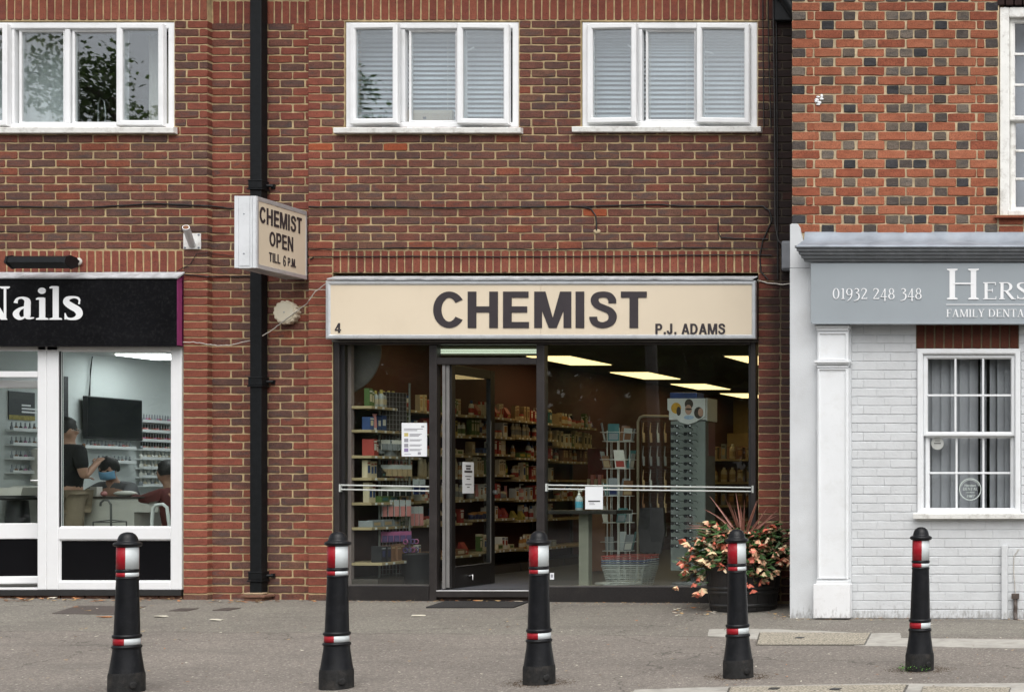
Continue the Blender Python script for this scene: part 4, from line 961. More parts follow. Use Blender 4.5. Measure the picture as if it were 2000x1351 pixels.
# plaster splat above
mb = MB(); c = P(1166, 452, -.004); mb.ell((c.x, c.y, c.z), (.035, .006, .022), 9, 6); tag(mb.build('mortar_dab', mortar_old), 'grey dab of filler in the chemist brickwork at the cable end', 'filler')
# ------------------------------------------------------------------ nail salon fascia sign
YN = -.09
t = thing('fascia_sign', 'black shop sign with white serif lettering reading Nails', 'sign', (X(160, YN), 0, Z(675, YN)))
nx1 = X(345, YN)
mb = MB(); mb.box(NX0+.02, nx1, YN, -.006, Z(676, YN), Z(545, YN)); mb.build('board', black_gloss, t)
mb = MB(); mb.box(nx1, nx1+.004, YN+.004, -.003, Z(674, YN), Z(540, YN)); mb.box(nx1+.004, X(358)-.002, -.02, .0, Z(674), Z(540)); mb.build('end_board', purple, t)
x = NX0; k = 0
while x < nx1:
    x2 = min(x+random.uniform(.45, .7), nx1+.02); mb = MB()
    j = random.uniform(-.003, .003)
    mb.prism([(YN-.02, Z(545, YN)+.002+j), (YN-.022, Z(545, YN)+.012+j), (-.005, Z(534)+.01+j), (-.005, Z(534)), (YN-.012, Z(545, YN)+.001)], 'x', x, x2-.002); mb.build('lead_flashing', lead_pale, t); x = x2
roman('Nails', t, letter_white, X(-46, YN), Z(624.5, YN), X(65, YN)-X(0, YN), YN-.001, x1=X(162, YN), weight=1.1)
# ------------------------------------------------------------------ nail salon shopfront
YS = .03
def sx(px): return X(px, YS)
def szz(py): return Z(py, YS)
wn = MB()
FZ0, FZ1 = szz(1151), szz(675)
for x0, x1, z0, z1 in ((sx(336), sx(357.5), FZ0, FZ1), (sx(94), sx(117), FZ0, FZ1), (sx(76), sx(93.5), FZ0, FZ1), (NX0, sx(336), szz(685), FZ1), (sx(117), sx(336), szz(1053), szz(1029)), (sx(117), sx(336), FZ0, szz(1135))):
    wn.box(x0, x1, YS-.02, YS+.05, z0, z1, .007)
wo = wn.build('shop_window', M('white_shopfront_plastic', (.78, .79, .80), .3, .03, 3, dirt=.15, dirtcol=(.5, .49, .46), dscale=6), salon)
wp = MATS['white_shopfront_plastic']
mb = MB(); mb.box(sx(117)-.01, sx(336)+.01, YS+.010, YS+.022, szz(1029)-.01, szz(685)+.01); mb.build('pane', pane_shop, wo)
mb = MB(); mb.box(sx(117)-.01, sx(336)+.01, YS+.006, YS+.03, szz(1135)-.01, szz(1053)+.01); mb.build('lower_panel', black_panel, wo)
bead = MB(); frame_rect(bead, sx(117)-.002, sx(336)+.002, szz(1029)-.002, szz(685)+.002, .012, YS-.008, YS+.012); frame_rect(bead, sx(117)-.002, sx(336)+.002, szz(1135)-.002, szz(1053)+.002, .014, YS-.010, YS+.012); bead.build('glazing_bead', wp, wo)
blk = M('black_rubber', (.012, .012, .012), .6, .1, 10)
mb = MB(); mb.box(sx(117), sx(119), YS-.009, YS+.02, szz(1029), szz(686)); mb.build('gasket', blk, wo)
mb = MB(); mb.box(NX0, sx(357.5), YS-.03, YS+.1, szz(1162), szz(1151.5)); mb.build('black_sill', M('black_sill', (.02, .02, .02), .5, .1, 9), wo)
mb = MB()
x = NX0
while x < X(357):
    mb.box(x+.004, min(x+.225, X(357))-.004, YS+.0, YS+.1, -.12, szz(1162), .004); x += .23
mb.build('base_course', BRK['brown5'], wo)
# door frame, fanlight and the door standing ajar
mb = MB(); mb.box(NX0, sx(-350), YS-.02, YS+.05, FZ0, szz(685), .006); mb.box(sx(-350), sx(76), YS-.018, YS+.05, szz(737), szz(725), .006); mb.build('door_frame', wp, salon)
mb = MB(); mb.box(sx(-350), sx(76), YS+.01, YS+.022, szz(726), szz(684)); mb.build('fanlight', pane_shop, salon)
mb = MB(); mb.box(sx(-350), sx(76), YS-.02, YS+.06, szz(1151), szz(1147), .003); mb.build('threshold', wp, salon)
dw = sx(76)-sx(-115); dh0, dh1 = szz(1142), szz(740)
dmb = MB(); hx = sx(-115)
frame_rect(dmb, hx, hx+dw-.012, dh0, dh1, .075, YS, YS+.05)
dmb.box(hx+.07, hx+dw-.08, YS+.002, YS+.048, szz(1053), szz(1022), .006)
door = dmb.build('door', wp, salon, org=(hx, YS+.02, dh0))
mb = MB(); mb.box(hx+.07, hx+dw-.082, YS+.02, YS+.032, szz(1024), dh1-.07); mb.build('pane', pane_shop, door)
mb = MB(); mb.box(hx+.07, hx+dw-.082, YS+.015, YS+.035, dh0+.07, szz(1052)); mb.build('lower_panel', black_panel, door)
mb = MB(); hz = szz(938); xx = hx+dw-.045
mb.box(xx-.016, xx+.016, YS-.008, YS+.0, hz-.11, hz+.11, .003); mb.tube([(xx, YS-.006, hz), (xx, YS-.05, hz), (xx-.13, YS-.05, hz)], .009, 8); mb.build('handle', steel, door)
door.rotation_euler[2] = R(14)
# ------------------------------------------------------------------ chemist shopfront
YC = .045
def cx_(px): return X(px, YC)
def cz_(py): return Z(py, YC)
fm = MB()
CT = cz_(664); CB = -.1
fr = [(cx_(651), cx_(666), CB, CT), (cx_(841), cx_(856), CB, CT-.045), (cx_(1050), cx_(1066), cz_(1163), CT-.045), (cx_(1468), cx_(1477.5), CB, CT), (cx_(666), cx_(1468), cz_(673), CT), (cx_(856), cx_(1050), cz_(712), cz_(699))]
for x0, x1, z0, z1 in fr: fm.box(x0, x1, YC-.03, YC+.05, z0, z1, .006)
front = fm.build('shopfront_frame', bronze, chem)
mb = MB(); mb.box(cx_(640), XP2-.004, YC-.045, YC+.0, cz_(668.5), cz_(664.5), .004); mb.build('drip_strip', bronze_lt, front)
mb = MB(); mb.box(cx_(666), cx_(673), YC+.0, YC+.05, CB, CT); mb.box(cx_(1462), cx_(1468), YC, YC+.05, CB, CT); mb.build('inner_jamb', M('near_black_jamb', (.01, .009, .009), .5, .1, 4), front)
mauve = M('mauve_painted_column', (.24, .185, .185), .6, .06, 3)
mb = MB(); mb.box(X(672, .12), X(687, .12), .11, .16, 0, 2.45); mb.build('inner_post', mauve, front)
# plinths
mb = MB(); mb.box(cx_(666), cx_(841), YC-.035, YC+.12, -.12, cz_(1143.5), .004); mb.build('plinth', granite, chem)
mb = MB(); mb.box(cx_(1066), XP2, YC-.035, YC+.12, -.12, cz_(1145), .004); mb.build('plinth', granite, chem)
mb = MB(); mb.box(cx_(670), cx_(841), YC-.002, YC+.03, cz_(1143), cz_(1141), .002); mb.box(cx_(1066), cx_(1468), YC-.002, YC+.03, cz_(1145), cz_(1143), .002); mb.build('pane_bead', bronze_lt, front)
# panes
def pane(x0, x1, z0, z1, name='pane'):
    mb = MB(); mb.box(x0, x1, YC+.006, YC+.018, z0, z1); return mb.build(name, pane_shop, front)
pane(cx_(672), cx_(842), cz_(1143), cz_(672)); pane(cx_(1065), cx_(1464), cz_(1145), cz_(672)); pane(cx_(855), cx_(1051), cz_(700), cz_(672), 'fanlight')
# step
mb = MB(); mb.box(cx_(856), cx_(1050), YC-.05, YC+.3, cz_(1165), cz_(1153), .005); mb.build('step', bronze, chem)
mb = MB(); mb.box(cx_(856), cx_(1050), YC-.04, YC+.04, cz_(1153), cz_(1153)+.005); mb.build('step_nosing', M('white_nosing', (.7, .7, .7), .5, .05, 10, dirt=.3, dirtcol=(.3, .3, .3), dscale=20), chem)
mb = MB(); mb.box(cx_(856), cx_(1050), YC, YC+.2, -.1, cz_(1165)); mb.build('step_base', M('dark_brick_base', (.05, .035, .03), .9, .3, 12, .5, 60), chem)
# twin rails across the glass
mb = MB()
for py in (948, 956.5): mb.tube([P(667, py-1, YC-.02), P(841, py+2, YC-.02)], .0075, 8)
mb.box(cx_(666), cx_(669), YC-.035, YC-.005, cz_(960), cz_(945)); mb.build('guard_rail', M('pale_steel_rail', (.62, .65, .62), .3, .05, 9, metal=.3), front)
mb = MB()
for py in (948, 955.5): mb.tube([P(1071, py-1, YC-.02), P(1472, py+4, YC-.02)], .0075, 8)
mb.box(cx_(1068), cx_(1072), YC-.035, YC-.005, cz_(959), cz_(944)); mb.box(cx_(1470), cx_(1474), YC-.035, YC-.005, cz_(962), cz_(948)); mb.build('guard_rail', MATS['pale_steel_rail'], front)
# fanlight tubes inside
tubem = M('fluorescent_tube', (.8, .85, .75), .4, .02, 4, emit=(.80, .90, .72), estr=.55)
t = thing('strip_light', 'pale twin tube light behind the fanlight over the chemist door', 'light', P(955, 690, .16))
for py in (683.5, 688.5):
    mb = MB(); mb.tube([P(857, py, .16), P(1050, py, .16)], .009, 8); mb.build('tube', tubem, t)
mb = MB(); mb.box(X(856, .2), X(1051, .2), .18, .24, Z(694, .2), Z(677, .2)); mb.build('batten', M('dull_olive_batten', (.16, .15, .10), .6, .1, 6), t)
# door, standing open at a right angle into the shop
dX = -.622; dl = .86; dz0, dz1 = cz_(1149), cz_(711)
dm = MB()
y0_, y1_ = YC+.02, YC+.02+dl
for a, b, c, d in ((y0_, y0_+.075, dz0, dz1), (y1_-.095, y1_, dz0, dz1), (y0_+.075, y1_-.095, dz1-.085, dz1), (y0_+.075, y1_-.095, dz0, dz0+.20)):
    dm.box(dX-.022, dX+.022, a, b, c, d, .004)
dm_o = dm.build('door', M('near_black_door', (.013, .012, .012), .35, .2, 5), chem, org=(dX, y0_, dz0))
mb = MB(); mb.box(dX-.006, dX+.006, y0_+.07, y1_-.09, dz0+.19, dz1-.08); mb.build('pane', pane_shop, dm_o)
mb = MB(); mb.box(dX+.023, dX+.030, y0_+.075, y1_-.09, dz0+.2, dz0+.207); mb.box(dX+.023, dX+.03, y1_-.099, y1_-.092, dz0+.2, dz1-.5); mb.build('worn_trim', bronze_lt, dm_o)
mb = MB(); mb.box(dX-.05, dX-.023, y0_-.03, y0_-.003, dz0-.0, dz1-.005); mb.box(dX-.02, dX+.01, y0_-.02, y0_-.004, dz0+.01, dz1, .003); mb.build('hinge_post', M('pale_door_edge', (.16, .155, .15), .5, .15, 9), dm_o)
mb = MB(); mb.lathe([(0, -.02), (.022, -.015), (.022, .02)], (dX+.045, y1_-.045, Z(961, .85)), 12, axis='x'); mb.build('lock', steel, dm_o)
mb = MB(); mb.tube([(dX+.024, y0_+.33, dz0+.10), (dX+.06, y0_+.33, dz0+.11), (dX+.06, y0_+.33, dz0+.06)], .006, 6); mb.build('kick_stop', steel, dm_o)
paper = M('white_paper', (.74, .76, .78), .7, .03, 4)
t = thing('notice', 'narrow white paper notice taped to the open chemist door', 'notice', (dX+.01, y0_+.3, Z(963, .35)))
mb = MB(); ya, yb = .30, .52; za, zb_ = Z(963, .42), Z(902, .42)
mb.box(dX+.0075, dX+.0095, ya, yb, za, zb_); mb.build('sheet', paper, t)
for i, (w_, h_) in enumerate(((.10, .016), (.085, .016), (.15, .02), (.0, 0), (.12, .008), (.07, .008), (0, 0), (.12, .008), (.05, .008))):
    if w_: q = MB(); zz = zb_-.03-i*.026; q.box(dX+.0097, dX+.0106, (ya+yb)/2-w_/2, (ya+yb)/2+w_/2, zz-h_, zz); q.build('printed_line', ink, t)
# notices on the glass
def notice(px0, px1, py0, py1, Y, label, lines, m=paper, head=None):
    t = thing('notice', label, 'notice', P((px0+px1)/2, py1, Y)); q = MB(); q.box(X(px0, Y), X(px1, Y), Y, Y+.002, Z(py1, Y), Z(py0, Y)); q.build('sheet', m, t)
    for x0, x1, y0, y1, mm in lines:
        q = MB(); q.box(X(x0, Y), X(x1, Y), Y-.0012, Y-.0002, Z(y1, Y), Z(y0, Y)); q.build('printed_line', mm, t)
    return t
gi = M('grey_print', (.28, .28, .31), .7, .1, 40); yi = M('yellow_print', (.5, .42, .15), .7, .2, 40); pi_ = M('violet_print', (.25, .2, .35), .7, .2, 40)
YNo = YC+.0035
L = [(789, 826, 836.5, 838, gi), (789, 815, 839.5, 841, gi), (823, 828.5, 831.5, 834, gi)]
for i, y in enumerate((849, 860, 870, 879)):
    for k in range(3 if i == 0 else 2): L.append((800, 824-3*k, y-2.4+k*2.1, y-1.2+k*2.1, gi))
    L.append((789.5, 797.5, y-4, y+3, (yi, gi, gi, pi_)[i]))
L.append((816, 822, 882.5, 887.5, gi)); L.append((790, 803, 886, 887, gi))
notice(784.5, 834, 825.5, 891, YNo, 'white printed notice with small icons stuck on the chemist window over the wire rack', L)
notice(1143, 1177.5, 950, 994, YC-.030, 'white sheet with a dark band hung from the guard rail over the table', [(1149, 1172, 977, 979.5, ink), (1151, 1160, 981, 982, gi), (1151, 1162, 984, 985, gi)])
notice(1074, 1082, 1118, 1131, YNo, 'small pale sticker low on the chemist window beside a bollard', [(1076, 1080, 1121, 1127, gi)])

# ------------------------------------------------------------------ the dental house on the right
YD = -1.05
def dx(px): return X(px, YD)
def dz(py): return Z(py, YD)
dent = thing('dental_building', 'old orange brick house with dark headers above a pale painted dental shopfront', 'building', (dx(1800), YD, -.06))
DX0, DX1, DXE = dx(1547), dx(1955), dx(2700)
zc0, zc1 = dz(455), 6.5
UW = (dx(1951), dx(2190), dz(420), dz(12))
LW = (dx(1792), dx(1994), dz(1003), dz(681))
dwall = core(dent, [(DX0, UW[0], zc0-.3, zc1), (UW[0], UW[1], zc0-.3, UW[2]), (UW[0], UW[1], UW[3]+.22, zc1), (UW[1], DXE, zc0-.3, zc1)], YD+EPS, YD+.3, mortar_old, 'upper_wall')
mb = MB(); mb.box(DX0+.002, DX0+.3, YD+.3, 3, -.2, zc1); mb.box(DX0+.01, DXE, YD+.3, YD+.31, -.2, 0.2); mb.build('side_wall', MATS['brown_brick_2'], dent)
ob = Bricks()
ROWA = [(145, 295, 's'), (305, 375, 'h'), (388, 540, 's'), (550, 620, 'h'), (630, 785, 's'), (795, 945, 's'), (955, 1025, 'h'), (1035, 1190, 's'), (1198, 1238, 'c'), (1245, 1316, 'h')]
ROWB = [(143, 213, 'h'), (222, 260, 'c'), (268, 422, 's'), (433, 500, 'h'), (515, 668, 's'), (678, 748, 'h'), (757, 830, 'h'), (838, 910, 'h'), (920, 1075, 's'), (1082, 1150, 'h'), (1160, 1316, 's')]
pd = 53.05/2.936/S(YD)
def pick_o(k):
    if k == 'h': return random.choices(['flare0', 'flare1', 'flare2', 'flare3'], [2.2, 3.6, 2.8, 3])[0]
    return random.choices(['orange0', 'orange1', 'orange2'], [4, 2, 2])[0]
for r in range(-1, 32):
    zc = dz(38/2.936)-pd*r; zr = zc
    if zr < zc0: break
    row = ROWA if r % 2 == 0 else ROWB
    for a, b, k in row:
        jx = random.uniform(-3.5, 3.5)
        ob.one(dx(1500+(a+jx)/2.936) if a > 150 else DX0, dx(1500+(b+jx)/2.936), zr-pd/2+.0042+random.uniform(-.002, .002), zr+pd/2-.0042+random.uniform(-.002, .002), YD, pick_o(k), .05 if a < 150 else .014, j=.003)
for r in range(-9, -1):
    zr = dz(38/2.936)-pd*r; row = ROWA if r % 2 == 0 else ROWB
    for a, b, k in row: ob.one(dx(1500+a/2.936) if a > 150 else DX0, dx(1500+b/2.936), zr-pd/2+.0042+random.uniform(-.002, .002), zr+pd/2-.0042+random.uniform(-.002, .002), YD, pick_o(k), .014)
x = UW[0]-.02
while x < UW[1]+.1:                                     # red gauged arch over the sash
    ob.one(x+.004, x+.07, UW[3]+.005, UW[3]+.22, YD, 'red1', .014, 'soldier_brick'); x += .075
xq = UW[1]+.02
for r in range(-9, 32):                                  # right of the window, beyond the frame
    zr = dz(38/2.936)-pd*r
    if zr < zc0: break
    x = UW[1]+.01; k = r % 2
    while x < DXE: w_ = .225 if k % 2 == 0 else .105; ob.one(x, min(x+w_, DXE), zr-pd/2+.0042+random.uniform(-.002, .002), zr+pd/2-.0042+random.uniform(-.002, .002), YD, pick_o('s' if k % 2 == 0 else 'h'), .014); x += w_+.012; k += 1
r_ = 0
zr = dz(430)
for r in range(2):
    x = UW[0]+.0
    while x < UW[1]: ob.one(x, x+.21, zr-pd/2-r*pd, zr+pd/2-.012-r*pd, YD, 'orange1', .014); x += .222
ob.emit(dwall)
# white bird mess / paint splash
mb = MB()
for i in range(9):
    c = P(1600+random.uniform(-7, 7), 197+random.uniform(-11, 11), YD-.006); mb.ell(c, (random.uniform(.008, .022), .004, random.uniform(.006, .018)), 7, 5)
tag(mb.build('paint_splash', white_paint), 'ragged white splash on the orange brickwork', 'splash')
# upper sash window
Yu = YD+.07
us = MB()
us.box(UW[0]+.005, UW[0]+.085, Yu-.05, Yu+.08, UW[2], UW[3]-.004, .006); us.box(UW[0]+.085, UW[1]-.085, Yu-.05, Yu+.08, UW[3]-.09, UW[3]-.004, .006); us.box(UW[1]-.085, UW[1]-.005, Yu-.05, Yu+.08, UW[2], UW[3]-.004, .006)
us.box(UW[0]+.08, UW[1]-.08, Yu-.06, Yu+.08, UW[2], UW[2]+.045, .006)
uo = us.build('upper_window', old_white, dent)
def glazing(mb, x0, x1, z0, z1, nx_, nz_, y0, y1, fr_, bar_):
    frame_rect(mb, x0, x1, z0, z1, fr_, y0, y1)
    for i in range(1, nx_): m = x0+fr_+(x1-x0-2*fr_)*i/nx_; mb.box(m-bar_/2, m+bar_/2, y0+.006, y1-.002, z0+fr_-.002, z1-fr_+.002, .004)
    for i in range(1, nz_): m = z0+fr_+(z1-z0-2*fr_)*i/nz_; mb.box(x0+fr_-.002, x1-fr_+.002, y0+.004, y1-.004, m-bar_/2, m+bar_/2, .004)
zm = dz(228)
for z0, z1, y0, nm in ((zm-.02, UW[3]-.085, Yu-.01, 'upper_sash'), (UW[2]+.045, zm+.02, Yu+.035, 'lower_sash')):
    g = MB(); glazing(g, UW[0]+.085, UW[1]-.085, z0, z1, 3, 3, y0, y0+.035, .045, .022); go = g.build(nm, old_white, uo)
    for i in range(3):
        for j in range(3):
            xa = UW[0]+.13; wx = (UW[1]-UW[0]-.26)/3; za = z0+.045; wz = (z1-z0-.09)/3
            p = MB(); p.box(xa+wx*i+.008, xa+wx*(i+1)-.008, y0+.014, y0+.018, za+wz*j+.008, za+wz*(j+1)-.008); p.build('pane', pane_sash, go)
mb = MB(); mb.prism([(YD-.05, UW[2]-.03), (YD-.05, UW[2]-.012), (Yu, UW[2]), (Yu, UW[2]-.03)], 'x', UW[0]-.04, UW[1]+.04); mb.build('tile_sill', MATS['orange_old_brick_1'], dent)
room('dental_upper_room', UW[0]-.3, UW[1]+.3, YD+.31, 2, dz(440), zc1-.3, room_grey)
mb = MB(); mb.box(UW[0]+.02, UW[1]-.02, YD+.33, YD+.335, UW[2]-.05, UW[3]); tag(mb.build('roller_blind', M('pale_lilac_blind', (.52, .53, .60), .8, .03, 3)), 'pale plain blind drawn behind the upstairs sash of the brick house', 'blind')
# lead, cornice, fascia
YFd = YD-.16
mb = MB(); n_ = 40; v = []
for i in range(n_+1):
    x = dx(1572)+(DXE-dx(1572))*i/n_; j = random.uniform(-.003, .003)
    v += [(x, YD-.003, dz(454)+.004), (x, YD-.010+j, dz(457)), (x, YD-.030+j, dz(470)), (x, YFd-.05, Z(477, YFd-.05)+j), (x, YFd-.098, Z(479.5, YFd-.1)+j*.5), (x, YFd-.099, Z(482, YFd-.1))]
mb.add(v, [(i*6+k, i*6+k+1, (i+1)*6+k+1, (i+1)*6+k) for i in range(n_) for k in range(5)], True)
mb.build('lead_roof_strip', lead, dent)
def cZ(py): return Z(py, YFd-.06)
prof = [(YFd-.095, cZ(481)), (YFd-.095, cZ(485)), (YFd-.080, cZ(486.5)), (YFd-.080, cZ(490.5)), (YFd-.064, cZ(492)), (YFd-.060, cZ(497)), (YFd-.044, cZ(498.5)), (YFd-.040, cZ(503)), (YFd-.022, cZ(504.5)), (YFd-.014, cZ(509.5)), (YD-.01, cZ(509.5)), (YD-.01, cZ(481))]
mb = MB()
xs0 = [dx(1568)+(p[0]-(YFd-.095))*.75 for p in prof]
k = len(prof)
mb.add([(a, p[0], p[1]) for a, p in zip(xs0, prof)]+[(DXE, p[0], p[1]) for p in prof], [tuple(range(k)), tuple(range(2*k-1, k-1, -1))]+[(i, i+k, (i+1) % k+k, (i+1) % k) for i in range(k)])
mb.build('cornice', grey_dark, dent)
t = thing('dental_fascia_sign', 'grey painted fascia with white telephone number and HERS FAMILY DENTA lettering', 'sign', (dx(1800), YFd, dz(632)))
def fX(px): return X(px, YFd)
def fZ(py): return Z(py, YFd)
mb = MB(); mb.box(fX(1583), DXE, YFd, YD-.004, fZ(631), fZ(513), .005); mb.build('board', grey_paint, t)
mb = MB(); mb.box(fX(1586), DXE, YFd-.006, YFd+.01, fZ(633), fZ(629.5), .002); mb.build('lower_bead', grey_paint, t)
yl = YFd-.001
roman('01932 248 348', t, letter_white, fX(1626), fZ(584), fX(21)-fX(0), yl, x1=fX(1802), name='telephone_number')
roman('H', t, letter_white, fX(1846.5), fZ(585), fX(60)-fX(0), yl, x1=fX(1915), name='lettering')
roman('ERS', t, letter_white, fX(1918.5), fZ(584.5), fX(33)-fX(0), yl, x1=fX(2010))
mb = MB(); mb.box(fX(1848), fX(2030), yl-.003, yl, fZ(595.5), fZ(594)); mb.build('rule', letter_white, t)
roman('FAMILY DENTA', t, letter_white, fX(1848), fZ(619), fX(15)-fX(0), yl, x1=fX(2001))
# rendered pier at the corner with its chipped raking top
YPi = YD-.03
mb = MB(); ztop = [(dx(1545), 440), (dx(1548), 438), (dx(1559), 438), (dx(1564), 446), (dx(1566), 458), (dx(1570), 470), (dx(1573), 480), (dx(1577), 495), (dx(1584), 512)]
pts = [(dx(1545), dz(524))]+[(a, dz(b)) for a, b in ztop]+[(dx(1592), dz(514)), (dx(1592), dz(524))]
mb.prism(pts, 'y', YPi, YD+.3); mb.build('pier_cap', pale_render, dent)
mb = MB(); mb.box(dx(1544.5), dx(1664), YPi-.002, YD+.31, gz(3, -1)-.1, dz(525), .004); mb.build('pier', pale_render, dent)
# white pilaster
YPl = YPi-.065
def pX(px): return X(px, YPl)
def pZ(py): return Z(py, YPl)
mb = MB(); mb.box(pX(1596), pX(1657), YPl, YPi, gz(3, -1.1)+.02, pZ(633), .004); po = mb.build('pilaster', white_paint, dent)
mb = MB(); frame_rect(mb, pX(1599), pX(1654), pZ(1130), pZ(720), .012, YPl-.012, YPl+.002); frame_rect(mb, pX(1599), pX(1654), pZ(703), pZ(650), .012, YPl-.012, YPl+.002); mb.build('raised_panel', white_paint, po)
for z0, z1, e in ((635.5, 641, 2.5), (641, 646, .5), (704, 709, 4), (709, 712, 2), (714.5, 718, 0), (1133, 1140, 1), (1128, 1131, 0)):
    mb = MB(); mb.box(pX(1596-e), pX(1657+e), YPl-.012-.006*e, YPi, pZ(z1), pZ(z0), .004); mb.build('moulding', white_paint, po)
blockm = M('dirty_white_block', (.76, .77, .78), .5, .04, 4, .1, 50, dirt=.35, dirtcol=(.45, .43, .4), dscale=8, splash=.06)
mb = MB(); mb.box(pX(1590), pX(1661), YPl-.03, YPi, gz(3, -1.2)+.012, pZ(1139.5), .005); mb.build('pilaster_base', blockm, dent)
# painted brick wall
YW = YD+.0
pw = core(dent, [(dx(1660), LW[0], -.25, dz(632)), (LW[0], LW[1], -.25, LW[2]), (LW[0], LW[1], LW[3], dz(632)), (LW[1], DXE, -.25, dz(632))], YW+.003, YW+.29, mortar_paint, 'painted_wall')
pb = Bricks(); pp = 17.3/S(YD); zb0 = dz(1190)
r = -2
while True:
    z0 = zb0+r*pp
    if z0 > dz(634): break
    kk = r % 3
    segs = [(dx(1660), DXE)]
    if LW[2]-.02 < z0+pp*.5 < LW[3]+.0: segs = [(dx(1660), LW[0]-.004), (LW[1]+.004, DXE)]
    elif z0+pp*.5 >= LW[3]: segs = [(dx(1660), dx(1789)), (dx(1991), DXE)]
    for a, b in segs:
        x = a-(.0, .115, .17)[kk]
        while x < b:
            x0, x1 = max(x, a)+.0006, min(x+.235, b)-.0006
            if x1-x0 > .02: pb.one(x0, x1, z0+.0025, min(z0+pp-.004, dz(633)), YW, 'paint%d' % random.randrange(3), .01, j=.0012)
            x += .235
    r += 1
x = dx(1789)
for i in range(11):
    w_ = (dx(1990)-dx(1789))/11; pb.one(dx(1789)+w_*i+.006, dx(1789)+w_*(i+1)-.006, LW[3]+.004, dz(633), YW-.004, 'bright', .012, 'soldier_brick')
mb = MB(); mb.box(dx(1789), dx(1990), YW-.001, YW+.002, LW[3]+.002, dz(633)); mb.build('arch_mortar', mortar, pw)
pb.emit(pw)
# lower sash window
Yl = YD-.02
lo = MB(); frame_rect(lo, LW[0]+.002, LW[1]-.002, LW[2], LW[3]-.002, .05, Yl-.015, Yl+.09); lwo = lo.build('lower_window', white_paint, dent)
zm = dz(849)
for z0, z1, y0, nm in ((zm-.012, LW[3]-.05, Yl+.012, 'upper_sash'), (LW[2]+.012, zm+.012, Yl+.05, 'lower_sash')):
    g = MB(); ex = .05 if nm == 'upper_sash' else .06
    glazing(g, LW[0]+ex, LW[1]-ex, z0, z1, 3, 2, y0, y0+.03, .038, .018); go = g.build(nm, white_paint, lwo)
    for i in range(3):
        for j in range(2):
            xa = LW[0]+ex+.038; wx = (LW[1]-LW[0]-2*ex-.076)/3; za = z0+.038; wz = (z1-z0-.076)/2
            p = MB(); p.box(xa+wx*i+.006, xa+wx*(i+1)-.006, y0+.012, y0+.016, za+wz*j+.006, za+wz*(j+1)-.006); p.build('pane', pane_sash, go)
mb = MB(); mb.prism([(YD-.075, dz(1012)), (YD-.08, dz(1003)), (YD-.06, dz(1001)), (Yl+.05, LW[2]+.012), (Yl+.05, dz(1012))], 'x', dx(1787), dx(2010)); mb.build('sill', old_white, dent)
room('dental_waiting_room', dx(1670), dx(2120), YD+.32, 3.2, 0, 2.5, M('grey_green_room', (.22, .23, .22), .9, .05, 2))
# vertical blind
vb = M('grey_fabric_vane', (.42, .415, .44), .8, .04, 5)
t = thing('vertical_blind', 'grey vertical blind part open behind the dental practice window', 'blind', (dx(1890), YD+.15, dz(1005)))
mb = MB(); mb.box(LW[0]-.02, LW[1]+.02, YD+.12, YD+.17, LW[3]-.02, LW[3]+.02); mb.build('head_rail', vb, t)
md = MB(); md.box(-.044, .044, -.001, .001, LW[2]-.03-(LW[3]-.02), 0); md = md.mesh('vane', vb)
for i, px in enumerate((1812, 1830, 1848, 1866, 1884, 1902, 1921, 1940, 1957, 1972)):
    put('vane', md, (X(px, YD+.15), YD+.15, LW[3]-.02), t, (0, 0, R((20, 14, 26, 30, 12, 40, 62, 55, 30, 24)[i])))
# stickers on the glass
ys_ = Yl+.058
t = thing('round_sticker', 'round white outline sticker reading DENTAL 1987 on the dental window', 'sticker', P(1895, 980, ys_))
rg = M('pale_green_sticker', (.55, .62, .58), .6, .03, 6)
c = P(1895, 955, ys_); mb = MB(); mb.lathe([(.096, -.001), (.096, .001), (.090, .001), (.090, -.001), (.096, -.001)], c, 40, axis='y', smooth=False, cap=False); mb.build('ring', rg, t)
mb = MB(); mb.lathe([(.083, -.001), (.083, .001), (.080, .001), (.080, -.001), (.083, -.001)], c, 14, axis='y', smooth=False, cap=False, a0=R(20), a1=R(160)); mb.build('ring_lettering', rg, t)
roman('DENTAL', t, rg, X(1880.5, ys_), Z(957, ys_), X(5.5, ys_)-X(0, ys_), ys_, x1=X(1909.5, ys_), dep=.001)
sansl('Hersham', t, rg, X(1884, ys_), X(1906, ys_), Z(949.5, ys_), Z(945, ys_), ys_)
sansl('established', t, rg, X(1887, ys_), X(1903, ys_), Z(962, ys_), Z(959.5, ys_), ys_)
roman('1987', t, rg, X(1887, ys_), Z(971, ys_), X(5.5, ys_)-X(0, ys_), ys_, x1=X(1903, ys_), dep=.001, slant=.2)
t = thing('round_sticker', 'small pale disc sticker in a pane of the dental window', 'sticker', P(1831, 876, ys_))
c = P(1831, 865.5, ys_); mb = MB(); mb.lathe([(.055, -.001), (.055, .001)], c, 28, axis='y', smooth=False); mb.build('disc', M('pale_grey_sticker', (.42, .43, .41), .6, .05, 8), t)
mb = MB(); mb.box(c.x-.03, c.x+.03, c.y-.002, c.y-.0013, c.z-.004, c.z+.004); mb.box(c.x-.02, c.x+.02, c.y-.002, c.y-.0013, c.z+.02, c.z+.024); mb.build('printed_line', ink, t)
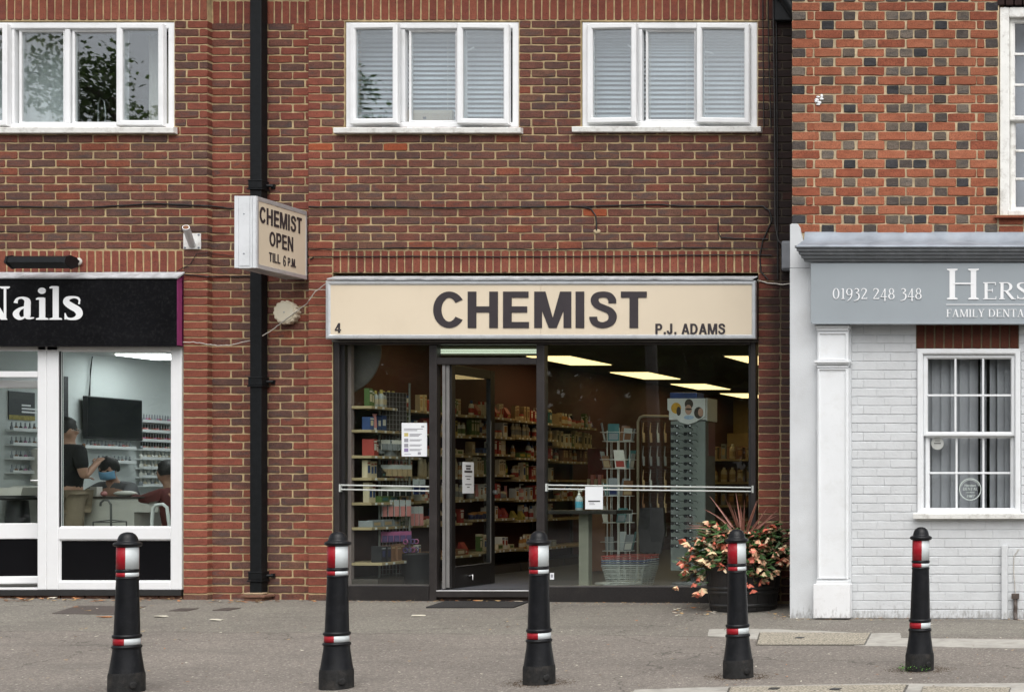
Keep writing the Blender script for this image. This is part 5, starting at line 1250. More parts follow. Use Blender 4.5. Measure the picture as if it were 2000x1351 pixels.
# conduit and broken pipe at the wall foot
mb = MB(); zb_ = gz(4.7, YD); mb.box(dx(1957), dx(1969), YD-.045, YD-.004, zb_, dz(1064), .006); tag(mb.build('conduit', MATS['pale_grey_painted_brick_1']), 'painted upright conduit box on the dental wall', 'conduit')
t = thing('vent_pipe', 'broken dark pipe stub at the foot of the dental wall', 'pipe', (dx(1984), YD-.04, zb_))
mb = MB(); mb.tube([(dx(1984), YD-.03, zb_), (dx(1984), YD-.03, dz(1165)), (dx(1983), YD-.03, dz(1160))], .018, 9); mb.box(dx(1977), dx(1991), YD-.05, YD-.01, dz(1168), dz(1158)); mb.build('stub', M('rusty_dark_pipe', (.08, .06, .05), .8, .3, 20, dirt=.5, dirtcol=(.4, .4, .4), dscale=20), t)
mb = MB(); mb.tube([(dx(1984), YD-.02, dz(1160)), (dx(1980), YD-.015, dz(1110)), (dx(1981), YD-.012, dz(1085)), (dx(1990), YD-.01, dz(1072))], .004, 5); mb.build('wire', cable_white, t)
# ------------------------------------------------------------------ inside the chemist
FL = .115; CE = 2.6; BX0, BX1, BY1 = -1.72, 3.25, 12.0
def sheet(name, m, *quads):
    mb = MB()
    for q in quads: mb.quad(*q)
    return tag(mb.build(name, m), kind='structure')
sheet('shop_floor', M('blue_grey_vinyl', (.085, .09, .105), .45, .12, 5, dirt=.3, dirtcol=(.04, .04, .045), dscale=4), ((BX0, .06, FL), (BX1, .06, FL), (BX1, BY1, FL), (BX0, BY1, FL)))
sheet('shop_ceiling', M('dimmed_ceiling_tile', (.07, .062, .048), .9, .1, 3), ((BX0, .06, CE), (BX1, .06, CE), (BX1, BY1, CE), (BX0, BY1, CE)))  # dimness of the ceiling put into the tile colour
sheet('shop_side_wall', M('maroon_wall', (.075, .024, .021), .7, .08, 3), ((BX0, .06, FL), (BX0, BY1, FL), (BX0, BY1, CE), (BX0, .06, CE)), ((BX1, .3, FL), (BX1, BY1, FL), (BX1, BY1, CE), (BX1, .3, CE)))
sheet('shop_back_wall', M('yellow_lit_back_wall', (.42, .30, .13), .8, .06, 3), ((BX0, BY1, FL), (BX1, BY1, FL), (BX1, BY1, CE), (BX0, BY1, CE)))  # yellow light of the back room put into the wall colour
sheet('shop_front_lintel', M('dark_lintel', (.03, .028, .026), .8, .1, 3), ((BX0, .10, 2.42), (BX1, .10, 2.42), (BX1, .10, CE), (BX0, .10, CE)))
lamp_m = M('warm_ceiling_panel', (.9, .85, .6), .5, .02, 2, emit=(1., .74, .34), estr=1.45)
lampf = M('panel_frame', (.45, .42, .34), .6, .05, 5)
for i, (x0, x1, y0, y1, lab) in enumerate([(-1.3, -.8, 3.15, 4.35, 'warm ceiling light panel just inside the chemist, above the shelves'), (-1.3, -.8, 5.56, 6.76, 'second warm ceiling panel going back from the chemist door'), (-1.3, -.8, 7.78, 8.95, 'third warm ceiling panel going back from the chemist door'), (-1.3, -.8, 10., 11.15, 'farthest warm ceiling panel by the yellow-lit back wall'), (.98, 1.5, 3.15, 4.35, 'warm ceiling panel over the sunglasses side of the chemist'), (.98, 1.5, 5.56, 6.76, 'added unseen warm fill panel on the sunglasses side of the chemist'), (-1.3, -.8, .5, 1.5, 'added warm fill panel hidden behind the chemist sign above the door'), (.98, 1.5, .5, 1.5, 'added warm fill panel hidden behind the chemist sign above the carousel'), (2.3, 2.8, .9, 2.1, 'added unseen fill panel behind the right brick pier'), (2.3, 2.8, 3.15, 4.35, 'second added unseen fill panel behind the right brick pier'), (2.3, 2.8, 5.56, 6.76, 'third added unseen fill panel behind the right brick pier')]):  # panels past the first on the sunglasses side are added unseen fill light
    t = thing('ceiling_light', lab, 'light', ((x0+x1)/2, (y0+y1)/2, CE-.03), 'chemist ceiling lights')
    mb = MB(); mb.box(x0-.02, x1+.02, y0-.02, y1+.02, CE-.018, CE-.004); mb.build('frame', lampf, t)
    mb = MB(); mb.box(x0, x1, y0, y1, CE-.026, CE-.0185); mb.build('diffuser', lamp_m, t)
# wall shelving
shelf_m = M('pale_wood_shelf', (.40, .31, .18), .6, .08, 4)
upr_m = M('dark_upright', (.06, .05, .045), .5, .1, 5)
SHZ = [1.845, 1.62, 1.395, 1.165, .93, .695, .36]
XS = -1.385
BAYS = [(.12, 1.02), (1.06, 2.06), (2.1, 3.05), (3.09, 4.2), (4.24, 5.35)]
DZ = [(0, 0, -.02, 0, 0, 0, 0), (.0, .0, .02, .02, .01, 0, 0), (0.01, .02, .05, .05, .02, .03, .02), (0, .03, .02, 0, 0, 0, 0), (-.01, -.04, 0, 0, 0, 0, 0)]
bays = []
BAYN = ['by the left window', 'behind the door glass', 'in the doorway', 'past the doorway', 'at the far end']
SHN = ['top', 'second', 'third', 'fourth', 'fifth', 'sixth', 'bottom']
for bi, (ya, yb) in enumerate(BAYS):
    t = thing('wall_shelving', 'pale wooden shelves with dark uprights on the maroon wall, '+BAYN[bi], 'shelves', (BX0+.1, (ya+yb)/2, FL)); bays.append(t)
    for si, z in enumerate(SHZ):
        z += DZ[bi][si]; dep = 0 if si < 6 else .10
        mb = MB(); mb.box(BX0+.012, XS+dep, ya, yb, z-.026, z, .002); mb.build('shelf', shelf_m, t)
    for y in (ya+.02, yb-.05):
        mb = MB(); mb.box(BX0+.003, BX0+.035, y, y+.03, FL, 2.0); mb.build('upright', upr_m, t)
    mb = MB(); mb.box(BX0+.02, XS+.06, ya, yb, FL, FL+.09); mb.build('kick_board', upr_m, t)
# goods
def pm(name, col, rough=.4): return M(name, col, rough, .06, 9)
PC = {'cream': pm('cream_plastic', (.58, .50, .36)), 'white': pm('white_plastic', (.66, .65, .60)), 'navy': pm('navy_plastic', (.02, .03, .10)), 'blue': pm('blue_card', (.035, .07, .19), .6), 'red': pm('red_card', (.33, .045, .035), .6),
      'orange': pm('orange_card', (.42, .19, .05), .6), 'yellow': pm('yellow_card', (.45, .35, .08), .6), 'tan': pm('tan_card_pack', (.42, .31, .18), .7), 'green': pm('green_plastic', (.09, .15, .05)), 'black': pm('black_plastic', (.015, .015, .018)),
      'purple': pm('purple_card', (.11, .075, .20), .6), 'pink': pm('pink_plastic', (.62, .26, .25)), 'teal': pm('teal_card', (.05, .16, .17), .6), 'grey': pm('grey_card', (.25, .27, .29), .6), 'clear': pm('pale_clear_plastic', (.48, .52, .53), .2), 'magenta': pm('magenta_pack', (.40, .12, .26), .5), 'brown': pm('brown_card_pack', (.22, .11, .06), .7)}
GM = {}
def good_mesh(kind, body, cap, lab):
    k = (kind, body, cap, lab)
    if k in GM: return GM[k]
    mb = MB(); ms = [PC[body], PC[cap], PC[lab]]
    if kind == 'bottle':
        mb.lathe([(.026, 0), (.030, .005), (.030, .10), (.026, .125), (.012, .14)], n=12); mb.cur = 1; mb.lathe([(.014, .138), (.014, .172), (.012, .175)], n=10); mb.cur = 2; mb.lathe([(.0305, .03), (.0305, .085)], n=12, cap=False)
    elif kind == 'flask':
        mb.lathe([(.034, 0), (.040, .008), (.040, .12), (.032, .15), (.018, .16)], n=12); mb.v = [(x*.62, y, z) for x, y, z in mb.v]; mb.cur = 1; mb.lathe([(.017, .158), (.017, .185), (.015, .188)], n=10)
        mb.cur = 2; q = len(mb.v); mb.lathe([(.0405, .035), (.0405, .10)], n=12, cap=False); mb.v[q:] = [(x*.62, y, z) for x, y, z in mb.v[q:]]
    elif kind == 'pump':
        mb.lathe([(.03, 0), (.034, .006), (.034, .10), (.014, .12)], n=12); mb.cur = 1; mb.lathe([(.012, .118), (.012, .135), (.004, .137), (.004, .16)], n=8); mb.box(-.004, .035, -.006, .006, .158, .168); mb.cur = 2; mb.lathe([(.0345, .03), (.0345, .075)], n=12, cap=False)
    elif kind == 'jar':
        mb.lathe([(.036, 0), (.04, .005), (.04, .05), (.036, .056)], n=12); mb.cur = 1; mb.lathe([(.041, .055), (.041, .075), (.038, .079)], n=12)
    elif kind == 'box':
        mb.box(-.05, .05, -.035, .035, 0, .15, .002); mb.cur = 2; mb.box(.0495, .0508, -.022, .022, .05, .11); mb.cur = 1; mb.box(.0495, .0507, -.03, .03, .122, .136)
    elif kind == 'tallbox':
        mb.box(-.03, .03, -.028, .028, 0, .19, .002); mb.cur = 2; mb.box(.0298, .0308, -.018, .018, .05, .13); mb.cur = 1; mb.box(.0298, .0308, -.022, .022, .15, .165)
    elif kind == 'flatbox':
        mb.box(-.07, .07, -.075, .075, 0, .06, .002); mb.cur = 2; mb.box(.0695, .0708, -.05, .05, .015, .045)
    elif kind == 'bag':
        mb.prism([(-.02, 0), (.045, 0), (.05, .05), (.0, .13), (-.012, .13), (-.03, .05)], 'y', -.045, .045); mb.cur = 2; mb.box(.046, .049, -.02, .02, .02, .05)
    elif kind == 'tube':
        mb.lathe([(.018, 0), (.018, .022)], n=10); mb.cur = 1; mb.lathe([(.02, .022), (.021, .06), (.014, .13), (.02, .15)], n=10)
    GM[k] = mb.mesh(kind, ms); return GM[k]
CATN = {'bottle': ('bottle', 'round bottle'), 'flask': ('bottle', 'flat bottle'), 'pump': ('bottle', 'pump bottle'), 'jar': ('jar', 'jar'), 'box': ('box', 'carton'), 'tallbox': ('box', 'tall carton'), 'flatbox': ('box', 'flat box'), 'bag': ('packet', 'packet'), 'tube': ('tube', 'tube')}
WID = {'bottle': .066, 'flask': .086, 'pump': .074, 'jar': .088, 'box': .078, 'tallbox': .062, 'flatbox': .16, 'bag': .098, 'tube': .048}
HGT = {'bottle': .175, 'flask': .188, 'pump': .168, 'jar': .08, 'box': .15, 'tallbox': .19, 'flatbox': .06, 'bag': .13, 'tube': .15}
def good(kind, body, cap, lab, x, y, z, where, rot=0., sc_=1.):
    if kind == 'jar' or kind == 'bottle': rot = random.uniform(0, 6)
    o = put(CATN[kind][1].replace(' ', '_'), good_mesh(kind, body, cap, lab), (x, y, z), None, (0, 0, rot)); o.scale = (sc_, sc_, sc_)
    tag(o, '%s %s with %s top %s' % (body, CATN[kind][1], cap, where), CATN[kind][0], 'chemist goods '+where); return o
TH_ = {   # what stands on each shelf of each bay
 (0, 0): [('jar', 'clear', 'red', 'white'), ('bottle', 'clear', 'yellow', 'cream'), ('tallbox', 'cream', 'yellow', 'red'), ('flask', 'navy', 'cream', 'blue'), ('bag', 'tan', 'yellow', 'black'), ('box', 'grey', 'black', 'orange')],
 (0, 1): [('box', 'blue', 'navy', 'white'), ('tallbox', 'cream', 'black', 'white'), ('box', 'blue', 'white', 'cream'), ('tallbox', 'cream', 'blue', 'navy')], (0, 2): [('box', 'grey', 'navy', 'white'), ('box', 'grey', 'black', 'clear'), ('pump', 'black', 'white', 'grey'), ('jar', 'clear', 'black', 'grey')],
 (0, 3): [('bag', 'black', 'teal', 'teal'), ('bag', 'black', 'yellow', 'green'), ('flask', 'pink', 'pink', 'pink')], (0, 4): [('flatbox', 'green', 'teal', 'teal'), ('flatbox', 'tan', 'yellow', 'blue')], (0, 5): [('box', 'purple', 'white', 'grey'), ('tallbox', 'white', 'grey', 'purple'), ('flatbox', 'grey', 'grey', 'tan')], (0, 6): [('box', 'brown', 'tan', 'brown'), ('box', 'teal', 'white', 'navy'), ('box', 'black', 'grey', 'navy')],
 (1, 0): [('bag', 'red', 'tan', 'cream'), ('bag', 'brown', 'tan', 'white'), ('bag', 'black', 'cream', 'tan'), ('tallbox', 'cream', 'orange', 'tan')], (1, 1): [('pump', 'cream', 'white', 'clear'), ('jar', 'cream', 'red', 'red'), ('flask', 'white', 'cream', 'green'), ('tallbox', 'yellow', 'black', 'black')],
 (1, 2): [('flatbox', 'cream', 'green', 'green'), ('flatbox', 'cream', 'tan', 'orange')], (1, 3): [('flask', 'cream', 'cream', 'cream'), ('flask', 'cream', 'white', 'cream')], (1, 4): [('flask', 'cream', 'white', 'grey'), ('pump', 'cream', 'white', 'cream'), ('pump', 'clear', 'grey', 'blue')], (1, 5): [('bottle', 'cream', 'navy', 'grey'), ('bottle', 'cream', 'orange', 'black'), ('flask', 'white', 'red', 'grey'), ('tube', 'green', 'blue', 'white'), ('tallbox', 'cream', 'grey', 'pink')], (1, 6): [('flatbox', 'brown', 'red', 'cream'), ('bag', 'red', 'cream', 'cream')],
 (2, 0): [('bottle', 'cream', 'red', 'orange'), ('bottle', 'cream', 'red', 'cream'), ('tallbox', 'cream', 'tan', 'red'), ('bag', 'red', 'orange', 'yellow')], (2, 1): [('flask', 'cream', 'white', 'navy'), ('flask', 'cream', 'cream', 'cream'), ('flask', 'navy', 'cream', 'white'), ('jar', 'white', 'cream', 'black'), ('box', 'orange', 'yellow', 'yellow')],
 (2, 2): [('box', 'tan', 'brown', 'brown'), ('tallbox', 'cream', 'cream', 'white'), ('flatbox', 'blue', 'white', 'navy'), ('flatbox', 'blue', 'navy', 'white'), ('box', 'tan', 'tan', 'cream')], (2, 3): [('tallbox', 'cream', 'black', 'tan'), ('tube', 'cream', 'tan', 'tan'), ('bottle', 'green', 'green', 'yellow')], (2, 4): [('box', 'tan', 'brown', 'brown'), ('box', 'brown', 'cream', 'tan'), ('jar', 'grey', 'cream', 'white')],
 (2, 5): [('jar', 'black', 'red', 'red'), ('jar', 'navy', 'orange', 'red'), ('bag', 'red', 'black', 'magenta')], (2, 6): [('box', 'white', 'blue', 'red'), ('box', 'white', 'blue', 'red'), ('flatbox', 'black', 'white', 'cream'), ('flatbox', 'cream', 'green', 'green')],
 (3, 0): [('box', 'teal', 'blue', 'white'), ('tallbox', 'cream', 'red', 'red'), ('tallbox', 'tan', 'brown', 'brown')], (3, 1): [('flask', 'tan', 'cream', 'white'), ('bottle', 'cream', 'tan', 'tan')], (3, 2): [('flatbox', 'green', 'yellow', 'yellow'), ('tallbox', 'red', 'cream', 'cream')], (3, 3): [('bottle', 'cream', 'tan', 'red'), ('tube', 'cream', 'orange', 'cream')], (3, 4): [('box', 'orange', 'tan', 'tan')], (3, 5): [('bag', 'yellow', 'green', 'green')], (3, 6): [('jar', 'clear', 'grey', 'grey')],
 (4, 0): [('tallbox', 'tan', 'brown', 'brown'), ('box', 'tan', 'tan', 'brown')], (4, 1): [('tallbox', 'cream', 'tan', 'black')], (4, 2): [('box', 'brown', 'tan', 'tan')], (4, 3): [], (4, 4): [('box', 'tan', 'brown', 'cream')], (4, 5): [], (4, 6): [],
}
EXTRA = [('flask', 'cream', 'white', 'grey'), ('tallbox', 'cream', 'red', 'blue'), ('bottle', 'white', 'blue', 'red'), ('box', 'white', 'navy', 'orange'), ('jar', 'cream', 'red', 'white'), ('tube', 'white', 'pink', 'red'), ('bottle', 'orange', 'white', 'cream'), ('box', 'red', 'white', 'white'), ('tallbox', 'green', 'white', 'cream'), ('pump', 'pink', 'white', 'white')]
for (bi, si), kinds in TH_.items():
    if not kinds: continue
    ya, yb = BAYS[bi]; z = SHZ[si]+DZ[bi][si]; top = 2.02 if si == 0 else SHZ[si-1]+DZ[bi][si-1]-.028
    where = 'on the %s shelf %s' % (SHN[si], BAYN[bi])
    y = ya+.05; run = 0; cur = random.choice(kinds)
    while True:
        if run <= 0: cur = random.choice(kinds*4+EXTRA); run = random.choice((1, 1, 2, 2, 3))
        kd = cur[0]; sc_ = random.uniform(.78, 1.1)
        sc_ = min(sc_, (top-z-.006)/HGT[kd])
        w_ = WID[kd]*sc_
        if y+w_ > yb-.03: break
        dep = 0 if si < 6 else .08
        xo = XS+dep-.06-random.uniform(.0, .035) if kd != 'flatbox' else XS+dep-.085
        good(*cur, xo, y+w_/2, z+.0005, where, random.uniform(-.12, .12), sc_)
        y += w_+random.choice((.004, .008, .012, .004, .02 if bi < 3 else .06)); run -= 1
    tk = MB(); y = ya+.06; dep = 0 if si < 6 else .10
    while y < yb-.05: tk.box(XS+dep, XS+dep+.002, y, y+.034, z-.024, z-.003); y += random.uniform(.07, .2)
    tag(tk.build('price_tickets', paper, bays[bi]), kind='stuff')
# ------------------------------------------------------------------ window things, left pane
def grid(mb, a, u, v, nu, nv, r=.0022):
    for i in range(nu+1): p = a+u*(i/nu); mb.tube([p, p+v], r, 4)
    for j in range(nv+1): p = a+v*(j/nv); mb.tube([p, p+u], r, 4)
YR = .42
t = thing('wire_display_stand', 'tall dark wire grid stand hung with packets behind the left chemist window', 'display stand', P(775, 1135, YR))
ax, bx_ = X(741, YR), X(800, YR+.25); z0, z1 = FL+.03, Z(765, YR)
A = Vector((ax, YR, z0)); U = Vector((bx_-ax, .25, 0)); V = Vector((0, 0, z1-z0))
mb = MB(); grid(mb, A, U, V, 9, 42); mb.build('wire_grid', M('dull_wire', (.27, .27, .26), .4, .1, 20), t)
for k in (0, 1):
    mb = MB(); p = A+U*k; mb.tube([p-Vector((0, 0, .03)), p+V+Vector((0, 0, .1*k))], .011, 8); mb.build('upright', M('grey_metal_post', (.25, .26, .24), .4, .1, 9, metal=.5), t)
mb = MB(); p = A+V*.80; mb.add([(p+U*.1).to_tuple(), (p+U*.9).to_tuple(), (p+U*.9+V*.2).to_tuple(), (p+U*.1+V*.2).to_tuple()], [(0, 1, 2, 3)]); q = mb.build('header_board', M('dark_plum_board', (.035, .025, .028), .6, .1, 4), t); q.modifiers.new('thickness', 'SOLIDIFY').thickness = .006
mb = MB(); mb.box(A.x-.25, A.x+.25, YR-.09, YR-.05, FL, FL+.025, .004); mb.box(A.x-.1, bx_+.2, YR-.02, YR+.02, FL, FL+.02, .004); mb.build('foot', M('grey_metal_foot', (.28, .29, .28), .45, .1, 9, metal=.5), t)
nrm = Vector((U.y, -U.x, 0)).normalized()
def pack(p, w_, h, m1, m2, label, gname, name='hanging_packet', cat='packet'):
    mb = MB(); d = U.normalized()
    a = p-d*w_/2-Vector((0, 0, h)); 
    def slab(a, w_, h, off, th):
        b0 = a+nrm*off; v = [b0, b0+d*w_, b0+d*w_+Vector((0, 0, h)), b0+Vector((0, 0, h))]; v2 = [q+nrm*th for q in v]
        mb.add([q.to_tuple() for q in v+v2], [(0, 1, 2, 3), (7, 6, 5, 4), (0, 4, 5, 1), (1, 5, 6, 2), (2, 6, 7, 3), (3, 7, 4, 0)])
    slab(a, w_, h, .03, .003); mb.cur = 1; slab(a+d*w_*.12, w_*.76, h*.62, .033, .012)
    mb.tube([p+nrm*.0, p+nrm*.04], .003, 5)
    tag(mb.build(name, [m1, m2]), label, cat, gname)
rows = [(.70, 6, .055, .10, 'white', 'grey', 'grey card packet hung on the upper rows of the wire stand'), (.57, 6, .055, .11, 'clear', 'tan', 'drab card packet hung in the middle of the wire stand'), (.46, 5, .06, .10, 'white', 'black', 'pale packet hung just above the rail on the wire stand'), (.385, 5, .05, .16, 'clear', 'pink', 'long striped packet hung below the rail on the wire stand'), (.22, 5, .06, .10, 'magenta', 'purple', 'mauve packet hung low on the wire stand')]
for f, n_, w_, h, c1, c2, lab in rows:
    for i in range(n_): pack(A+U*((i+.5)/n_)+V*f+V*.05, w_, h, PC[c1], PC[c2], lab, 'packets on the wire stand')
for i in range(3): pack(A+U*1.12+nrm*(-.06)+V*(.40+.0*i)+U*(.16*i), .045, .19, PC['clear'], PC['pink'], 'pink striped packet hung beside the wire stand', 'packets beside the wire stand')
for i in range(2): pack(A+U*1.15+V*.545+U*(.22*i), .06, .15, PC['clear'], PC['navy'], 'clear bag of dark items hung beside the wire stand at the rail', 'packets beside the wire stand')
# pink rings hung at the foot of the stand
for i in range(12):
    c = A+U*(.75+.12*(i % 4))+V*(.215-.045*(i//4))+nrm*.06
    mb = MB(); n_ = 12; mb.tube([c+Vector((.022*math.cos(2*math.pi*k/n_), 0, .022*math.sin(2*math.pi*k/n_))) for k in range(n_+1)], .006, 6)
    tag(mb.build('hair_band', PC['purple'] if i % 3 else PC['magenta']), 'mauve ring shaped hair band hanging low on the wire stand', 'hair band', 'hair bands on the wire stand')
# big rounded grey disc in the corner of the window
Yd = .3; c = P(655, 684, Yd); mb = MB(); mb.lathe([(.0, -.05), (.2, -.04), (.36, -.015), (.43, .0), (.44, .01), (.43, .02), (0, .02)], (c.x, Yd, c.z), 40, axis='y')
t = thing('hanging_disc', 'large dim grey rounded disc hanging inside the top corner of the left chemist window', 'disc', (c.x, Yd, c.z-.44)); mb.build('disc', M('dull_grey_disc', (.16, .145, .14), .5, .1, 4), t)
mb = MB(); mb.tube([(c.x+.05, Yd, c.z+.3), (c.x+.05, Yd, CE)], .004, 6); mb.build('cord', wire_dark, t)
# dark bin at the foot
p = P(822, 1135, .6); mb = MB(); mb.lathe([(.13, FL), (.16, FL+.30), (.165, FL+.31), (.15, FL+.31)], (X(815, .7), .7, 0), 20); tag(mb.build('waste_bin', PC['black']), 'black bin on the floor behind the left chemist window', 'bin')
# ------------------------------------------------------------------ window things, right pane
# table
YT = .38
t = thing('side_table', 'small dark topped table on one grey post behind the guard rail', 'table', P(1143, 1140, YT))
mb = MB(); mb.box(X(1072, YT), X(1216, YT), YT-.16, YT+.24, Z(1003, YT), Z(996, YT), .004); mb.build('table_top', M('dark_table_top', (.03, .026, .024), .4, .1, 4), t)
mb = MB(); mb.box(X(1134, YT), X(1153, YT), YT-.045, YT+.045, FL, Z(1003, YT), .004); mb.build('post', M('grey_olive_post', (.24, .235, .19), .5, .08, 8), t)
mb = MB(); mb.box(X(1120, YT), X(1168, YT), YT-.12, YT+.14, FL, FL+.015, .004); mb.build('base_plate', M('grey_olive_post', (.24, .235, .19)), t)
t = thing('sanitiser_bottle', 'clear pump bottle with a blue label standing on the small table', 'bottle', P(1131, 996, YT))
c = P(1131, 996, YT-.06); z0 = Z(996, YT)
mb = MB(); mb.lathe([(.030, 0), (.034, .005), (.034, .12), (.014, .145)], (c.x, c.y, z0), 14); mb.build('body', PC['clear'], t)
mb = MB(); mb.lathe([(.0348, .025), (.0348, .085)], (c.x, c.y, z0), 14, cap=False); mb.build('label_band', M('sky_blue_label', (.10, .40, .55), .5, .05, 8), t)
mb = MB(); mb.lathe([(.012, .143), (.012, .165), (.004, .167), (.004, .185)], (c.x, c.y, z0), 10); mb.box(c.x-.008, c.x+.03, c.y-.006, c.y+.006, z0+.183, z0+.195); mb.build('pump', PC['white'], t)
# wire basket stack
t0 = None
def basket(z, col, label):
    t = thing('wire_basket', label, 'basket', (X(1231, .42), .42, z), 'stack of shopping baskets')
    x0, x1, y0, y1 = X(1192, .3), X(1265, .42), .24, .55; h = .2; e = .05
    mb = MB()
    def rectpts(k): return [Vector((x0-e*k, y0-e*.6*k, z+h*k)), Vector((x1+e*k, y0-e*.6*k, z+h*k)), Vector((x1+e*k, y1+e*.6*k, z+h*k)), Vector((x0-e*k, y1+e*.6*k, z+h*k))]
    for k in [i/5 for i in range(6)]:
        q = rectpts(k); mb.tube(q+[q[0]], .0024, 5)
    a, b = rectpts(0), rectpts(1)
    for i in range(4):
        for s in range(6 if i % 2 == 0 else 4): f = s/(6 if i % 2 == 0 else 4); mb.tube([a[i].lerp(a[(i+1) % 4], f), b[i].lerp(b[(i+1) % 4], f)], .0014, 4)
    for s in range(5): f = s/4; mb.tube([a[0].lerp(a[1], f), a[3].lerp(a[2], f)], .0016, 4)
    mb.build('wires', M('chromed_wire', (.42, .44, .42), .35, .05, 9, metal=.2), t)
    q = rectpts(1); mb = MB(); mb.tube(q+[q[0]], .0045, 6); mb.build('rim', PC[col], t)
for i in range(5): basket(FL+.012+i*.022, ['grey', 'navy', 'blue', 'red', 'red'][i], ['lowest wire shopping basket of the stack in the chemist window', 'navy rimmed wire basket, second from the bottom of the stack', 'blue rimmed wire basket in the middle of the stack', 'red rimmed wire basket, second from the top of the stack', 'topmost red rimmed wire basket of the stack'][i])
# card carousel
YK = .85
t = thing('card_carousel', 'white wire carousel of cards and leaflets behind the right chemist window', 'display stand', P(1208, 1140, YK))
c = P(1208, 1140, YK); zt = Z(835, YK)
mb = MB(); mb.tube([(c.x, YK, FL), (c.x, YK, zt)], .013, 8); mb.build('pole', wire_white, t)
mb = MB(); mb.lathe([(.22, FL), (.22, FL+.015), (.02, FL+.03)], (c.x, YK, 0), 20); mb.build('foot', wire_white, t)
mb = MB()
for i in range(10):
    a = 2*math.pi*i/10; mb.tube([(c.x+.11*math.cos(a), YK+.11*math.sin(a), FL+.18), (c.x+.11*math.cos(a), YK+.11*math.sin(a), zt-.03)], .0025, 4)
tiers = [Z(p, YK) for p in (1075, 1020, 968, 915, 862)]
for z in tiers:
    for rr, dz_ in ((.11, 0), (.15, .0), (.17, .09)):
        mb.tube([(c.x+rr*math.cos(2*math.pi*k/16), YK+rr*math.sin(2*math.pi*k/16), z+dz_) for k in range(17)], .0025, 4)
mb.build('wire_tiers', wire_white, t)
cards = [('white', 'red'), ('grey', 'white'), ('teal', 'grey'), ('clear', 'brown'), ('grey', 'navy'), ('brown', 'tan')]
for j, z in enumerate(tiers):
    for i in range(6):
        if (j == 1 and i % 2) or (i*7+j*3) % 5 == 0: continue
        a = 2*math.pi*(i+.5*(j % 2))/6-math.pi/2; d = Vector((math.cos(a), math.sin(a), 0)); s_ = Vector((-d.y, d.x, 0)); b1, b2 = cards[(i+j*2) % 6]
        o = Vector((c.x, YK, z+.004))+d*.125; up = (Vector((0, 0, 1))+d*.18).normalized(); w_, h = random.uniform(.08, .11), random.uniform(.12, .19); up = (up+s_*random.uniform(-.14, .14)).normalized()
        v = [o-s_*w_/2, o+s_*w_/2, o+s_*w_/2+up*h, o-s_*w_/2+up*h]; n2 = d*.004
        mb = MB(); mb.add([q.to_tuple() for q in v]+[(q+n2).to_tuple() for q in v], [(3, 2, 1, 0), (4, 5, 6, 7), (0, 1, 5, 4), (1, 2, 6, 5), (2, 3, 7, 6), (3, 0, 4, 7)])
        mb.cur = 1; v2 = [o+n2*1.2-s_*w_*.4+up*.012, o+n2*1.2+s_*w_*.4+up*.012, o+n2*1.2+s_*w_*.4+up*.075, o+n2*1.2-s_*w_*.4+up*.075]; mb.add([q.to_tuple() for q in v2], [(0, 1, 2, 3)])
        tag(mb.build('greeting_card', [PC[b1], PC[b2]]), '%s card with %s lower band in the %s tier of the carousel' % (b1, b2, ['lowest', 'second lowest', 'middle', 'second highest', 'highest'][j]), 'card', 'cards in the carousel')
# bag rack with hanging brushes
YH = 1.25
t = thing('hanging_rack', 'cream tube rack hung with brushes and combs between carousel and sunglasses', 'display stand', P(1275, 1120, YH))
pa = P(1246, 812, YH); xe = X(1330, YH)
mb = MB(); mb.tube([(pa.x, YH, FL), (pa.x, YH, pa.z-.06), (pa.x+.02, YH, pa.z-.015), (pa.x+.06, YH, pa.z), (xe, YH+.2, pa.z)], .014, 8); mb.tube([(xe, YH+.2, FL), (xe, YH+.2, pa.z)], .012, 8); mb.box(pa.x-.04, pa.x+.04, YH-.2, YH+.2, FL, FL+.02); mb.build('tube_frame', M('cream_tube', (.36, .32, .24), .5, .08, 8), t)
mb = MB(); grid(mb, Vector((pa.x+.03, YH+.02, .5)), Vector((xe-pa.x-.05, .18, 0)), Vector((0, 0, pa.z-.55)), 6, 24, .002); mb.build('wire_back', wire_dark, t)
for j in range(5):
    for i in range(6):
        u = (i+.5)/6; p = Vector((pa.x+.03+(xe-pa.x-.05)*u, YH-.03+.15*u, pa.z-.07-j*.24)); m1, m2 = random.choice([('tan', 'cream'), ('brown', 'black'), ('grey', 'tan'), ('clear', 'brown'), ('black', 'grey')])
        mb = MB(); mb.tube([p, p+Vector((.0, -.02, -.10)), p+Vector((.008, -.02, -.11)), p+Vector((.012, -.02, -.20))], [.004, .007, .014, .012], 7); mb.cur = 1; mb.tube([p+Vector((0, .03, 0)), p+Vector((0, -.04, .004))], .003, 5)
        tag(mb.build('hair_brush', [PC[m1], PC['black']]), '%s handled brush in the %s row of the cream rack' % (m1, ['top', 'second', 'third', 'fourth', 'lowest'][j]), 'brush', 'brushes on the cream rack')
for i in range(3):
    a = P(1262+i*14, 992, YH-.12); mb = MB(); mb.prism([(a.x-.05, a.z), (a.x+.05, a.z+.01), (a.x+.07, a.z-.22), (a.x+.02, a.z-.46), (a.x-.05, a.z-.44), (a.x-.07, a.z-.2)], 'y', a.y-.03-.02*i, a.y+.02-.02*i)
    tag(mb.build('hanging_bag', M('dark_grey_cloth', (.03, .028, .032), .8, .2, 14)), 'dark folded cloth bag hanging low on the cream rack', 'bag', 'bags on the cream rack')
